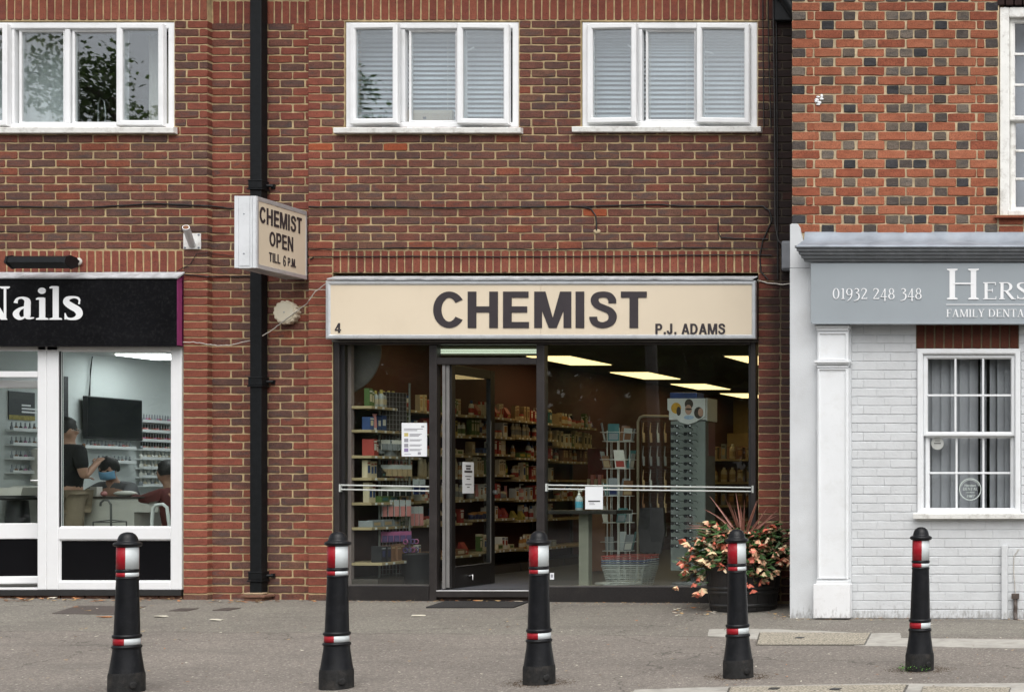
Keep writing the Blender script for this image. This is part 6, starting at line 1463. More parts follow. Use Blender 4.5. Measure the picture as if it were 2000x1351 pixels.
# sunglasses stand
YG = .70
gx0, gx1 = X(1310, YG), X(1377, YG); gz1 = Z(822, YG); gz0 = FL+.14
t = thing('sunglasses_stand', 'tall grey stand full of sunglasses with a white printed header box', 'display stand', P(1345, 1140, YG))
gm = M('grey_green_panel', (.20, .225, .215), .45, .08, 4); gm2 = M('grey_side_panel', (.15, .15, .155), .5, .08, 4)
mb = MB(); mb.box(gx0, gx1, YG, YG+.30, gz0, gz1, .003); mb.build('body', gm, t)
mb = MB(); mb.box(gx1, gx1+.004, YG+.01, YG+.29, gz0, gz1); mb.build('side_mirror', gm2, t)
mb = MB(); mb.box(gx1+.004, gx1+.006, YG+.09, YG+.28, gz1-.34, gz1-.0); mb.build('side_label', M('dusky_red_panel', (.16, .06, .065), .6, .08, 4), t)
mb = MB(); mb.lathe([(.2, FL), (.2, FL+.02), (.03, FL+.03), (.03, gz0)], ((gx0+gx1)/2, YG+.15, 0), 20); mb.build('foot', gm2, t)
hz0, hz1 = gz1+.002, Z(778, YG)
hd = M('white_header_card', (.70, .71, .70), .5, .03, 5)
mb = MB(); xa, xb = X(1305, YG), X(1379, YG)
pts = [(xa, hz1), (xb, hz1), (xb, hz0+.045), (xb-.1, hz0-.015), (xb-.17, hz0-.035), (xb-.25, hz0-.015), (xa, hz0+.11)]
mb.prism(pts[::-1], 'y', YG-.02, YG-.004); mb.box(xa+.01, xb, YG-.004, YG+.31, hz0+.01, hz1); mb.build('header_box', hd, t)
mb = MB(); mb.box(xb, xb+.012, YG-.0, YG+.30, hz0, hz1+.005, .003); mb.build('header_side', M('white_side_card', (.62, .63, .62), .5, .03, 5), t)
skin_p = M('printed_skin_tone', (.50, .30, .22), .6, .1, 30); hair_p = M('printed_dark_brown', (.05, .035, .03), .6, .1, 30); or_p = M('printed_amber', (.60, .33, .03), .6, .15, 30); bl_p = M('printed_pale_blue', (.35, .47, .65), .6, .1, 20)
def disc(px, py, rx, ry, m, nm, yy): 
    c = P(px, py, YG); q = MB(); q.prism([(c.x+rx*math.cos(a*math.pi/8), c.z+ry*math.sin(a*math.pi/8)) for a in range(16)], 'y', YG-.0205-yy, YG-.0203); q.build(nm, m, t)
disc(1322, 797, .050, .055, or_p, 'printed_picture', .0006); disc(1327, 803, .022, .045, hair_p, 'printed_picture', .001)
disc(1347, 789, .042, .050, hair_p, 'printed_picture', .0006); disc(1346, 800, .034, .05, skin_p, 'printed_picture', .0012); disc(1346.5, 799, .032, .010, hair_p, 'printed_picture', .0018); disc(1347, 815, .05, .02, bl_p, 'printed_picture', .0009)
disc(1366, 806, .046, .058, hair_p, 'printed_picture', .0005); disc(1370, 805, .026, .042, skin_p, 'printed_picture', .0012)
mb = MB(); mb.box(X(1308, YG), X(1362, YG), YG, YG+.2, hz1+.001, hz1+.06, .008); tag(mb.build('blue_carton', M('blue_wrapped_box', (.03, .06, .22), .3, .15, 9)), 'blue carton lying on top of the sunglasses stand', 'box')
gl_l = M('dark_lens', (.02, .02, .025), .08, .2, 5); gl_f = M('glossy_frame', (.03, .028, .03), .25, .3, 5); gl_t = M('white_price_tag', (.6, .62, .66), .5, .05, 5)
mb = MB()
for sx_ in (-.033, .033): mb.cur = 0; mb.prism([(sx_+.026*math.cos(a*math.pi/5), .020*math.sin(a*math.pi/5)) for a in range(10)], 'y', -.002, .002)
mb.cur = 1; mb.box(-.012, .012, -.003, .003, .004, .010)
for sx_ in (-.064, .064): mb.tube([(sx_, 0, .006), (sx_, .09, .006), (sx_, .12, -.012)], .003, 5)
mb.tube([(-.06, -.003, .016), (0, -.003, .014), (.06, -.003, .016)], .003, 5)
mb.cur = 2; mb.box(.028, .050, -.0045, -.003, -.002, .014)
sgm = mb.mesh('sunglasses', [gl_l, gl_f, gl_t])
pegm = MB(); 
for col, px in enumerate((1317, 1343)):
    for r in range(17):
        py = 832+r*14.6
        if py > 1075: break
        p = P(px, py, YG-.14)
        o = put('sunglasses', sgm, (p.x, YG-.135, p.z), None, (random.uniform(-.1, .1), random.uniform(-.05, .05), R(-12)+random.uniform(-.12, .12))); o.scale = (.72, .8, .9); tag(o, 'dark sunglasses in the %s column of the grey stand' % ('outer' if col == 0 else 'inner'), 'sunglasses', 'sunglasses on the grey stand')
        pegm.tube([(p.x, YG-.14, p.z-.006), (p.x, YG, p.z-.02)], .004, 5)
pegm.build('pegs', wire_dark, t)
# farther things in the gloom
t = thing('poster_board', 'dark red poster on a board beyond the wall shelving', 'poster', P(1165, 960, 3.2))
mb = MB(); mb.box(X(1148, 3.2), X(1184, 3.2), 3.2, 3.22, Z(962, 3.2), Z(875, 3.2)); mb.build('board', M('dark_red_poster', (.13, .018, .015), .6, .25, 9), t)
mb = MB(); mb.box(X(1148, 3.2), X(1184, 3.2), 3.19, 3.2, FL, Z(962, 3.2)); mb.build('stand', PC['brown'], t)
for i in range(5):
    mb = MB(); x0 = X(1150+i*7, 3.1); mb.box(x0, x0+.035, 3.05, 3.12, Z(950, 3.1), Z(935-(i % 2)*8, 3.1)); tag(mb.build('small_carton', PC['pink'] if i % 2 else PC['cream']), '%s small carton before the dark red poster' % ('pink' if i % 2 else 'cream'), 'box', 'cartons before the red poster')
mb = MB(); mb.box(X(1148, 3.1), X(1188, 3.1), 3.0, 3.18, FL, Z(950, 3.1), .004); tag(mb.build('counter_block', PC['brown']), 'dark brown low counter before the red poster', 'counter')
t = thing('gondola_shelving', 'dim double sided shelf unit at the back of the chemist', 'shelves', (0, 9, FL))
for z in (.4, .8, 1.15, 1.5):
    mb = MB(); mb.box(-1.25, .4, 8.6, 9.0, z-.03, z); mb.build('shelf', shelf_m, t)
mb = MB(); mb.box(-1.25, .4, 8.96, 9.0, FL, 1.7); mb.build('back_panel', PC['brown'], t)
for si, z in enumerate((.4, .8, 1.15, 1.5)):
    x = -1.2
    while x < .32:
        k = random.choice([('box', 'tan', 'brown', 'cream'), ('flask', 'cream', 'white', 'tan'), ('box', 'brown', 'tan', 'orange'), ('bottle', 'tan', 'brown', 'cream'), ('tallbox', 'grey', 'black', 'tan')])
        good(*k, x, 8.68, z+.0005, 'on the %s shelf of the back unit' % ['bottom', 'third', 'second', 'top'][si], R(-90), 1.2); x += .13
mb = MB(); mb.box(-1.7, -1.2, 11.6, 11.98, FL, 2.0); mb.cur = 1
for z in (.6, 1.0, 1.35, 1.7): mb.box(-1.72+.03, -1.22, 11.58, 11.6, z, z+.02)
tag(mb.build('cupboard', [M('ochre_cupboard', (.36, .25, .11), .7, .1, 4), PC['brown']]), 'ochre cupboard against the back wall of the chemist', 'cupboard')
# ------------------------------------------------------------------ inside the nail salon
SF = .12; SX0 = -6.0; SCZ = 2.56
salw = M('white_salon_wall', (.60, .635, .63), .8, .03, 2)
sheet('salon_floor', M('grey_salon_floor', (.20, .19, .18), .5, .1, 5), ((SX0, .08, SF), (XQ-.05, .08, SF), (XQ-.05, 7, SF), (SX0, 7, SF)))
sheet('salon_ceiling', M('white_salon_ceiling', (.55, .55, .55), .9, .03, 2), ((SX0, .08, SCZ), (XQ-.05, .08, SCZ), (XQ-.05, 7, SCZ), (SX0, 7, SCZ)))
sheet('salon_side_wall', salw, ((SX0, .08, SF), (SX0, 7, SF), (SX0, 7, SCZ), (SX0, .08, SCZ)), ((XQ-.05, .08, SF), (XQ-.05, 7, SF), (XQ-.05, 7, SCZ), (XQ-.05, .08, SCZ)))
sheet('salon_back_wall', salw, ((SX0, 7, SF), (XQ-.05, 7, SF), (XQ-.05, 7, SCZ), (SX0, 7, SCZ)))
sheet('salon_front_wall', M('salon_front_wall', (.5, .5, .5), .8, .03, 3), ((NX0, .105, 2.38), (XQ, .105, 2.38), (XQ, .105, SCZ), (NX0, .105, SCZ)), ((NX0, .3, 0), (SX0, .3, 0), (SX0, .3, 2.6), (NX0, .3, 2.6)))
cool = M('cool_ceiling_panel', (.9, .92, .95), .5, .02, 2, emit=(.93, .97, 1.), estr=9.)
for x0, y0, lab in ((-5.6, 2.56, 'bright white ceiling panel in the nail salon by the television wall'), (-4.2, 4.4, 'bright white ceiling panel farther back in the nail salon'), (-5.6, 5., 'bright white ceiling panel at the back of the nail salon'), (-4.2, 1.2, 'bright white ceiling panel over the manicure table')):
    t = thing('ceiling_light', lab, 'light', (x0+.3, y0+.3, SCZ-.03), 'salon ceiling lights'); mb = MB(); mb.box(x0, x0+.55, y0, y0+.62, SCZ-.02, SCZ-.006); mb.build('diffuser', cool, t)
    mb = MB(); mb.box(x0-.02, x0+.57, y0-.02, y0+.64, SCZ-.005, SCZ-.002); mb.build('frame', lampf, t)
def wy(px): return F*(CX-SX0)/(VX-px)-D                  # depth along the salon's side wall seen at column px
def wz(px, py): return Z(py, wy(px))
# television
ya, yb = wy(154), wy(263); z0, z1 = wz(208, 858), wz(208, 777)
t = thing('television', 'large black flat television on the white salon wall', 'television', (SX0+.06, (ya+yb)/2, z0))
mb = MB(); mb.box(SX0+.04, SX0+.09, ya, yb, z0, z1, .006); mb.build('case', PC['black'], t)
mb = MB(); mb.box(SX0+.0905, SX0+.092, ya+.012, yb-.012, z0+.02, z1-.012); mb.build('screen', M('dark_screen_glass', (.008, .009, .010), .08, .1, 3), t)
mb = MB(); mb.tube([(SX0+.02, wy(172), z1), (SX0+.02, wy(173), z1+.3), (SX0+.02, wy(177), SCZ-.02)], .005, 6); mb.tube([(SX0+.03, wy(168), z1), (SX0+.03, wy(171), z1+.2), (SX0+.03, wy(175), SCZ-.02)], .004, 6); mb.build('cables', cable_black, t)
# polish shelves
ps = M('white_acrylic_shelf', (.70, .72, .72), .4, .03, 5)
polish_cols = ['red', 'pink', 'magenta', 'cream', 'black', 'brown', 'white', 'grey']
PM_ = {}
def polish(c, c2):
    k = (c, c2)
    if k not in PM_:
        mb = MB(); mb.lathe([(.016, 0), (.018, .004), (.018, .035), (.008, .042)], n=9); mb.cur = 1; mb.lathe([(.009, .041), (.007, .085), (.005, .088)], n=8); PM_[k] = mb.mesh('nail_polish', [PC[c], PC[c2]])
    return PM_[k]
def pshelf(pxa, pxb, py, cols, lab, cap='black', sc_=1., step=.05):
    ya, yb = wy(pxa), wy(pxb); z = wz((pxa+pxb)/2, py)
    t = thing('polish_shelf', 'narrow white wall shelf '+lab, 'shelf', (SX0, (ya+yb)/2, z-.02)); mb = MB(); mb.box(SX0+.003, SX0+.10, ya, yb, z-.015, z, .002); mb.box(SX0+.095, SX0+.10, ya, yb, z, z+.02); mb.build('ledge', ps, t)
    y = ya+.03; i = 0
    while y < yb-.02:
        c = cols[i % len(cols)]; o = put('nail_polish', polish(c, cap), (SX0+.055, y, z+.0005), None); o.scale = (sc_, sc_, sc_); tag(o, '%s nail polish on the shelf %s' % (c, lab), 'bottle', 'nail polish '+lab); y += step; i += 1
for i, (py, cols, cap) in enumerate([(824, ['grey', 'grey', 'magenta', 'red'], 'grey'), (843, ['brown', 'red', 'pink', 'black'], 'black'), (861, ['brown', 'magenta', 'red', 'red'], 'black'), (878, ['grey', 'pink', 'cream', 'brown'], 'black'), (896, ['white', 'white', 'cream'], 'white'), (914, ['white', 'cream', 'white'], 'white'), (931, ['white', 'white', 'grey'], 'white'), (948, ['grey', 'cream', 'white'], 'white')]):
    pshelf(263, 338, py, cols, 'right of the television, row %s down' % ['one', 'two', 'three', 'four', 'five', 'six', 'seven', 'eight'][i], cap, .95 if i < 4 else 1.15, .045 if i < 4 else .06)
pshelf(150, 250, 874, ['brown', 'grey', 'black', 'red'], 'just below the television', 'grey', .9, .055)
pshelf(180, 250, 902, ['brown', 'grey', 'black'], 'second below the television', 'grey', .8, .06)
for i, py in enumerate((840, 868, 895, 922)): pshelf(8, 76, py, ['grey', 'brown', 'black', 'magenta'], 'seen through the salon door, row %s' % ['one', 'two', 'three', 'four'][i], 'grey', .9, .06)
t = thing('price_poster', 'black price poster with gold strip on the salon wall', 'poster', (SX0, wy(40), wz(40, 822)))
mb = MB(); mb.box(SX0+.004, SX0+.012, wy(15), wy(66), wz(40, 820), wz(40, 765)); mb.build('board', M('charcoal_poster', (.035, .04, .045), .5, .1, 4), t)
mb = MB(); mb.box(SX0+.013, SX0+.014, wy(15), wy(66), wz(40, 820), wz(40, 811)); mb.build('gold_strip', M('gold_strip', (.30, .25, .06), .5, .3, 30), t)
for i, w_ in enumerate((.12, .22, .2)): mb = MB(); z = wz(40, 791+6.5*i); mb.box(SX0+.013, SX0+.014, wy(40), wy(40)+w_, z-.009, z+.009); mb.build('printed_line', letter_white, t)
# pedicure chair glimpsed through the door
t = thing('pedicure_basin', 'white foot basin on a black stool base glimpsed through the salon door', 'basin', P(20, 1015, 1.3))
mb = MB(); c = P(25, 967, 1.2); mb.prism([(c.x-.18, c.z+.08), (c.x+.26, c.z+.08), (c.x+.24, c.z), (c.x-.15, c.z)], 'y', 1.0, 1.35); mb.build('bowl', PC['white'], t)
mb = MB(); mb.lathe([(.0, c.z-.05), (.26, c.z-.045), (.28, c.z-.02), (.2, c.z-.001)], (c.x+.03, 1.2, 0), 20); mb.lathe([(.16, SF), (.14, SF+.1), (.09, c.z-.05)], (c.x+.05, 1.2, 0), 16); mb.build('stool', PC['black'], t)
mb = MB(); mb.box(c.x-.32, c.x+.12, 1.8, 1.9, c.z+.1, c.z+.5, .05); mb.box(c.x-.32, c.x+.12, 1.5, 1.9, SF, c.z+.1, .05); tag(mb.build('white_armchair', PC['white']), 'white padded chair glimpsed through the salon door', 'chair')
# black framed mirror edge
mb = MB(); mb.box(SX0+.003, SX0+.03, wy(119), wy(128), wz(123, 900), wz(123, 735)); tag(mb.build('dark_panel', M('speckled_black_panel', (.03, .03, .035), .4, .5, 30)), 'tall narrow dark panel on the salon wall beside the television', 'panel')
# manicure table
YM = 1.5
t = thing('manicure_table', 'white manicure table with a dark edged top behind the salon window', 'table', P(230, 1060, YM))
zt = Z(969, YM)
mb = MB(); mb.box(X(157, YM-.22), X(312, YM), YM-.22, YM+.25, zt-.02, zt, .004); mb.build('table_top', M('dark_edge_top', (.05, .04, .035), .4, .1, 6), t)
mb = MB(); mb.box(X(160, YM-.2), X(262, YM-.2), YM-.2, YM-.18, SF, zt-.02); mb.box(X(262, YM-.2)-.03, X(262, YM-.2), YM-.18, YM+.2, SF, zt-.02); mb.box(X(262, YM-.2), X(308, YM-.2), YM-.2, YM+.2, zt-.16, zt-.02); mb.build('cabinet', PC['white'], t)
mb = MB(); mb.box(X(192, YM), X(206, YM), YM-.12, YM-.04, zt, zt+.10, .004); tag(mb.build('tissue_box', PC['white']), 'white tissue box on the manicure table', 'box')
mb = MB(); mb.lathe([(.025, 0), (.03, .08)], (X(188, YM), YM-.1, zt), 12); tag(mb.build('tumbler', PC['cream']), 'cream tumbler on the manicure table', 'cup')
mb = MB(); mb.ell((X(214, YM), YM-.08, zt+.028), (.03, .03, .028)); tag(mb.build('polish_pot', PC['pink']), 'small pink pot on the manicure table', 'pot')
mb = MB(); mb.ell((X(252, YM), YM-.05, zt+.03), (.12, .06, .03)); tag(mb.build('folded_towel', PC['white']), 'folded white towel on the manicure table', 'towel')
# white chair arm
YA = .75
t = thing('salon_chair', 'white framed chair seen over the salon window ledge', 'chair', P(315, 1060, YA))
mb = MB(); mb.tube([P(296, 1045, YA), P(297, 1015, YA), P(299, 992, YA), P(304, 986, YA), P(318, 984, YA), P(326, 990, YA), P(330, 1020, YA), P(333, 1045, YA)], .016, 8); mb.build('arm_frame', ps, t)
mb = MB(); c = P(316, 1040, YA+.2); mb.box(c.x-.2, c.x+.22, YA, YA+.42, c.z-.03, c.z+.03, .02); mb.build('seat', PC['grey'], t)
for dx_ in (-.18, .2):
    for dy_ in (.02, .38): mb = MB(); mb.tube([(c.x+dx_, YA+dy_, SF), (c.x+dx_, YA+dy_, c.z)], .013, 6); mb.build('leg', ps, t)
# hooked iron stand in the window
YQ = .28
t = thing('hook_stand', 'black metal hook on a low tripod rack standing in the salon window', 'stand', P(212, 1050, YQ))
mb = MB(); mb.tube([P(196, 988, YQ), P(197, 981, YQ), P(203, 976, YQ), P(212, 977, YQ), P(216.5, 985, YQ), P(217, 1030, YQ), (P(217, 1030, YQ).x, YQ, SF)], .010, 8); mb.build('hook', wire_dark, t)
mb = MB()
a, b = P(182, 1019, YQ), P(247, 1018, YQ); m_ = P(217, 1015, YQ)
mb.tube([a, m_, b], .006, 6); mb.tube([a+Vector((0, .0, 0)), (m_.x-.03, YQ-.08, m_.z-.02), (m_.x+.06, YQ-.08, m_.z-.02), b], .006, 6); mb.tube([a, (a.x, YQ, SF)], .006, 6); mb.tube([b, (b.x, YQ, SF)], .006, 6); mb.build('rack', wire_dark, t)
# ------------------------------------------------------------------ people (one continuous skinned body each)
def skinned(name, pts, edges, root, m, parent=None, lvl=2, org=(0, 0, 0)):
    me = bpy.data.meshes.new(name)
    keys = list(pts); ix = {k: i for i, k in enumerate(keys)}
    me.from_pydata([Vector(pts[k][0])-Vector(org) for k in keys], [(ix[a], ix[b]) for a, b in edges], [])
    o = bpy.data.objects.new(name, me); COL.objects.link(o)
    s = o.modifiers.new('skin', 'SKIN'); s.use_smooth_shade = True
    sv = me.skin_vertices[0].data
    for k in keys: r_ = pts[k][1]; sv[ix[k]].radius = r_ if isinstance(r_, tuple) else (r_, r_); sv[ix[k]].use_root = (k == root)
    o.modifiers.new('sub', 'SUBSURF').levels = lvl; o.modifiers[-1].render_levels = lvl
    me.materials.append(m)
    o.location = Vector(org)-(Vector(WL[parent.name]) if parent else Vector()); o.parent = parent; WL[o.name] = tuple(org)
    return o
skin_m = M('warm_skin', (.42, .24, .165), .5, .06, 20); hair_m = M('black_hair', (.012, .011, .011), .55, .3, 40, .5, 90)
def hand(pts, edges, wrist, palm, d, side, up, pre):
    """palm with four fingers of unequal length, bent once, and a thumb from the side"""
    d = d.normalized(); side = side.normalized()
    for i, ln in enumerate((.062, .072, .067, .052)):
        o = palm+d*.035+side*(i-1.5)*.019; k = pre+'f%d' % i
        pts[k+'a'] = (o, .009); pts[k+'b'] = (o+d*ln*.55, .0085); pts[k+'c'] = (o+d*ln*.85+up*ln*.45, .007)
        edges += [(palm_key(pre), k+'a'), (k+'a', k+'b'), (k+'b', k+'c')]
    o = palm-side*.035; pts[pre+'ta'] = (o, .011); pts[pre+'tb'] = (o+(d-side*.8).normalized()*.04, .010); pts[pre+'tc'] = (o+(d*1.4-side*.5).normalized()*.07, .008)
    edges += [(palm_key(pre), pre+'ta'), (pre+'ta', pre+'tb'), (pre+'tb', pre+'tc')]
def palm_key(pre): return pre+'palm'
def head(t, c, face, hair_scale=1., mask=False, glasses=False, tilt=0.):
    """face details on the body's head: c = head centre, face = direction it looks"""
    f = Vector(face).normalized(); s_ = Vector((-f.y, f.x, 0)).normalized(); u = s_.cross(f)*-1
    if u.z < 0: u = -u
    mb = MB(); n_ = 16; v = []; fc = []                    # hair cap
    rows_ = 9
    for j in range(rows_+1):
        th = math.pi*.62*j/rows_
        for i in range(n_):
            a = 2*math.pi*i/n_; q = f*math.cos(a)*math.sin(th)+s_*math.sin(a)*math.sin(th)+u*math.cos(th)
            front = max(0, math.cos(a))*max(0, math.sin(th))
            lim = 1.0 if th < .95 or front < .35 else .86
            v.append((c+Vector((q.x*.103, q.y*.103, q.z*.125))*lim*hair_scale+u*.016-f*.008).to_tuple())
    for j in range(rows_):
        for i in range(n_): fc.append((j*n_+i, j*n_+(i+1) % n_, (j+1)*n_+(i+1) % n_, (j+1)*n_+i))
    mb.add(v, fc, True); mb.build('hair', hair_m, t)
    for sg in (-1, 1):
        e = c+f*.083+s_*sg*.034+u*.005; mb = MB(); mb.ell(e, (.012, .012, .008), 8, 6); mb.build('eye', M('dark_eye', (.02, .015, .012), .2, .1, 9), t)
    if glasses:
        mb = MB()
        for sg in (-1, 1): e = c+f*.098+s_*sg*.034; mb.tube([e+s_*.022*math.cos(k*math.pi/6)+u*.016*math.sin(k*math.pi/6) for k in range(13)], .0025, 5); mb.tube([e+s_*sg*.022, c+s_*sg*.082-f*.01], .0025, 5)
        mb.build('glasses', steel, t)
    if mask:
        mb = MB(); v = []
        for j in range(7):
            for i in range(9):
                a = R(-70+140*i/8); h = -.092+.09*j/6; bul = .012*math.sin(math.pi*j/6)
                v.append((c+f*(math.cos(a)*(.098+bul)+.004)+s_*math.sin(a)*.084+u*h).to_tuple())
        mb.add(v, [(j*9+i, j*9+i+1, (j+1)*9+i+1, (j+1)*9+i) for j in range(6) for i in range(8)], True)
        o = mb.build('face_mask', M('blue_surgical_mask', (.20, .42, .62), .7, .06, 12), t); o.modifiers.new('th', 'SOLIDIFY').thickness = .003
        mb = MB()
        for sg in (-1, 1): mb.tube([c+f*.03+s_*sg*.083-u*.02, c-f*.012+s_*sg*.09+u*.01], .002, 4)
        mb.build('mask_loop', PC['white'], t)
def person(label, base, pose, shirt_m, trouser_m, face, hair=1., mask=False, glasses=False):
    t = thing('person', label, 'person', base)
    pts, edges = {}, []
    B = Vector(base)
    g = {k: B+Vector(v) for k, v in pose.items() if len(v) == 3}
    f = Vector(face).normalized(); s_ = Vector((-f.y, f.x, 0)).normalized()
    hc = g['head']
    def add(k, p, r_, prev=None): pts[k] = (p, r_); (edges.append((prev, k)) if prev else None)
    add('pelvis', g['pelvis'], (.15, .11)); add('waist', g['waist'], (.135, .10), 'pelvis'); add('chest', g['chest'], (.155, .11), 'waist'); add('nb', g['neck']-Vector((0, 0, .03)), (.075, .07), 'chest'); add('neck', g['neck']+Vector((0, 0, .03)), .052, 'nb')
    add('jaw', hc+f*.012-Vector((0, 0, .06)), (.062, .066), 'neck'); add('skull', hc, (.080, .092), 'jaw'); add('crown', hc+Vector((0, 0, .07))-f*.01, (.07, .078), 'skull')
    add('nose', hc+f*.098-Vector((0, 0, .02)), .014, 'skull')
    for sg, n_ in ((-1, 'r'), (1, 'l')):
        add('ear'+n_, hc+s_*sg*.088-Vector((0, 0, .01))-f*.01, (.008, .018), 'skull')
        add('sh'+n_, g['sh'+n_], .062, 'chest'); add('el'+n_, g['el'+n_], .042, 'sh'+n_); add('wr'+n_, g['wr'+n_], .028, 'el'+n_)
        d = (g['wr'+n_]-g['el'+n_]).normalized(); pal = g['wr'+n_]+d*.045
        add(n_+'palm', pal, (.036, .016), 'wr'+n_)
        hand(pts, edges, g['wr'+n_], pal, d, d.cross(Vector((0, 0, 1))) if abs(d.z) < .9 else s_, Vector((0, 0, -.6)), n_)
        add('hip'+n_, g['hip'+n_], .085, 'pelvis'); add('kn'+n_, g['kn'+n_], .058, 'hip'+n_); add('an'+n_, g['an'+n_], .04, 'kn'+n_); add('to'+n_, g['an'+n_]+Vector((f.x*.15, f.y*.15, -.04)), .035, 'an'+n_)
    skinned('body', pts, edges, 'pelvis', skin_m, t, 2, base)
    # clothing: the same joints, a little larger
    def cl(k, e=.014): p, r_ = pts[k]; return (p, tuple(x+e for x in r_) if isinstance(r_, tuple) else r_+e)
    cp = {k: cl(k) for k in ('pelvis', 'waist', 'chest', 'nb')}; ce = [('pelvis', 'waist'), ('waist', 'chest'), ('chest', 'nb')]
    cp['nb'] = (pts['nb'][0], (.078, .074))
    for n_ in 'rl':
        cp['sh'+n_] = cl('sh'+n_, .016); ce.append(('chest', 'sh'+n_)); e_ = pts['sh'+n_][0].lerp(pts['el'+n_][0], pose.get('sleeve', (.75,))[0] if pose.get('sleeve', (.75,))[0] <= 1 else 1)
        cp['sl'+n_] = (e_, .056); ce.append(('sh'+n_, 'sl'+n_))
        if pose.get('sleeve', (.75,))[0] > 1: cp['cf'+n_] = (pts['el'+n_][0].lerp(pts['wr'+n_][0], .85), .038); ce.append(('sl'+n_, 'cf'+n_))
    skinned('shirt', cp, ce, 'pelvis', shirt_m, t, 2, base)
    tp = {'pelvis': (pts['pelvis'][0]-Vector((0, 0, .03)), (.158, .118))}; te = []
    for n_ in 'rl':
        for k in ('hip', 'kn', 'an'): tp[k+n_] = cl(k+n_, .016)
        te += [('pelvis', 'hip'+n_), ('hip'+n_, 'kn'+n_), ('kn'+n_, 'an'+n_)]
    skinned('trousers', tp, te, 'pelvis', trouser_m, t, 2, base)
    for n_ in 'rl':
        a = pts['an'+n_][0]; mb = MB(); mb.ell(a+Vector((f.x*.06, f.y*.06, -.045)), (.06+abs(f.x)*.07, .06+abs(f.y)*.07, .045), 12, 8); mb.build('shoe', PC['black'], t)
    head(t, hc, face, hair, mask, glasses)
    return t
# standing man in black, seen from behind and the side, looking right
YP = 1.12; bx0 = X(134, YP)
k = (Z(820, YP)-SF)/1.76
st = {q: tuple(c*k for c in v) for q, v in {'pelvis': (-.02, 0, .93), 'waist': (-.02, 0, 1.08), 'chest': (-.01, .0, 1.32), 'neck': (.0, .0, 1.50), 'head': (-.01, .0, 1.645),
      'shr': (.17, -.07, 1.42), 'shl': (-.19, .05, 1.43), 'elr': (.22, -.07, 1.13), 'ell': (-.30, .10, 1.16), 'wrr': (.215, .10, 1.27), 'wrl': (-.10, .26, 1.14), 'hipr': (.08, -.03, .88), 'hipl': (-.11, .03, .88), 'knr': (.09, -.03, .49), 'knl': (-.12, .03, .49), 'anr': (.09, -.04, .09), 'anl': (-.12, .02, .09)}.items()}
person('person standing in a black t-shirt and khaki trousers, facing right, behind the salon window', (bx0, YP, SF), st, M('black_tshirt', (.012, .012, .014), .85, .2, 20), M('khaki_trousers', (.25, .20, .14), .85, .1, 14), (.92, .4, 0), 1., glasses=True)
# seated technician with mask, leaning over the table
YP2 = 2.0; hz = Z(912, YP2)
base = (X(205, YP2), YP2, SF); h0 = hz-SF
se = {'pelvis': (.02, .28, h0-.70), 'waist': (.02, .24, h0-.54), 'chest': (.01, .16, h0-.32), 'neck': (.01, .09, h0-.15), 'head': (.015, .03, h0-.02), 'shr': (-.18, .12, h0-.23), 'shl': (.20, .14, h0-.23), 'elr': (-.24, -.10, h0-.40), 'ell': (.24, -.10, h0-.42), 'wrr': (-.05, -.27, h0-.36), 'wrl': (.10, -.28, h0-.36),
      'hipr': (-.08, .24, h0-.74), 'hipl': (.12, .24, h0-.74), 'knr': (-.12, -.15, h0-.74), 'knl': (.16, -.15, h0-.74), 'anr': (-.12, -.12, .09), 'anl': (.16, -.12, .09), 'sleeve': (1.2,)}
person('person in a grey top and blue face mask bending over the manicure table', base, se, M('grey_cotton_top', (.12, .12, .125), .9, .1, 14), PC['black'], (.15, -1, -.35), 1., mask=True)
mb = MB(); mb.lathe([(.2, SF), (.2, SF+.03), (.03, SF+.04), (.03, SF+h0-.86)], (base[0]+.02, YP2+.28, 0), 14); mb.lathe([(.18, SF+h0-.88), (.2, SF+h0-.86), (.2, SF+h0-.82), (.15, SF+h0-.81)], (base[0]+.02, YP2+.28, 0), 16); tag(mb.build('stool', PC['black']), 'black stool under the masked person in the salon', 'stool')
# client in dark red reaching across
YP3 = 1.45; hz = Z(921, YP3); base = (X(322, YP3), YP3, SF); h0 = hz-SF
cl_ = {'pelvis': (.10, .05, h0-.70), 'waist': (.09, .05, h0-.54), 'chest': (.05, .05, h0-.32), 'neck': (.01, .05, h0-.15), 'head': (-.005, .04, h0-.01), 'shr': (.03, .22, h0-.24), 'shl': (.04, -.13, h0-.24), 'elr': (-.22, .22, h0-.35), 'ell': (-.18, -.10, h0-.30), 'wrr': (-.40, .14, h0-.27), 'wrl': (-.38, .06, h0-.245),
       'hipr': (.06, .14, h0-.74), 'hipl': (.06, -.04, h0-.74), 'knr': (-.30, .14, h0-.76), 'knl': (-.30, -.06, h0-.76), 'anr': (-.26, .14, .09), 'anl': (-.26, -.06, .09), 'sleeve': (1.2,)}
person('person in a dark red top seated with an arm stretched across the manicure table', base, cl_, M('dark_red_top', (.10, .022, .02), .9, .1, 14), PC['brown'], (-1, .1, -.12), 1., glasses=True)
mb = MB(); mb.box(base[0]-.12, base[0]+.32, YP3-.18, YP3+.28, SF+h0-.84, SF+h0-.79, .02); mb.box(base[0]+.28, base[0]+.33, YP3-.18, YP3+.28, SF+h0-.79, SF+h0-.3, .02); mb.box(base[0]+.0, base[0]+.2, YP3-.05, YP3+.15, SF, SF+h0-.84); tag(mb.build('client_chair', PC['white']), 'white chair under the person in dark red', 'chair')
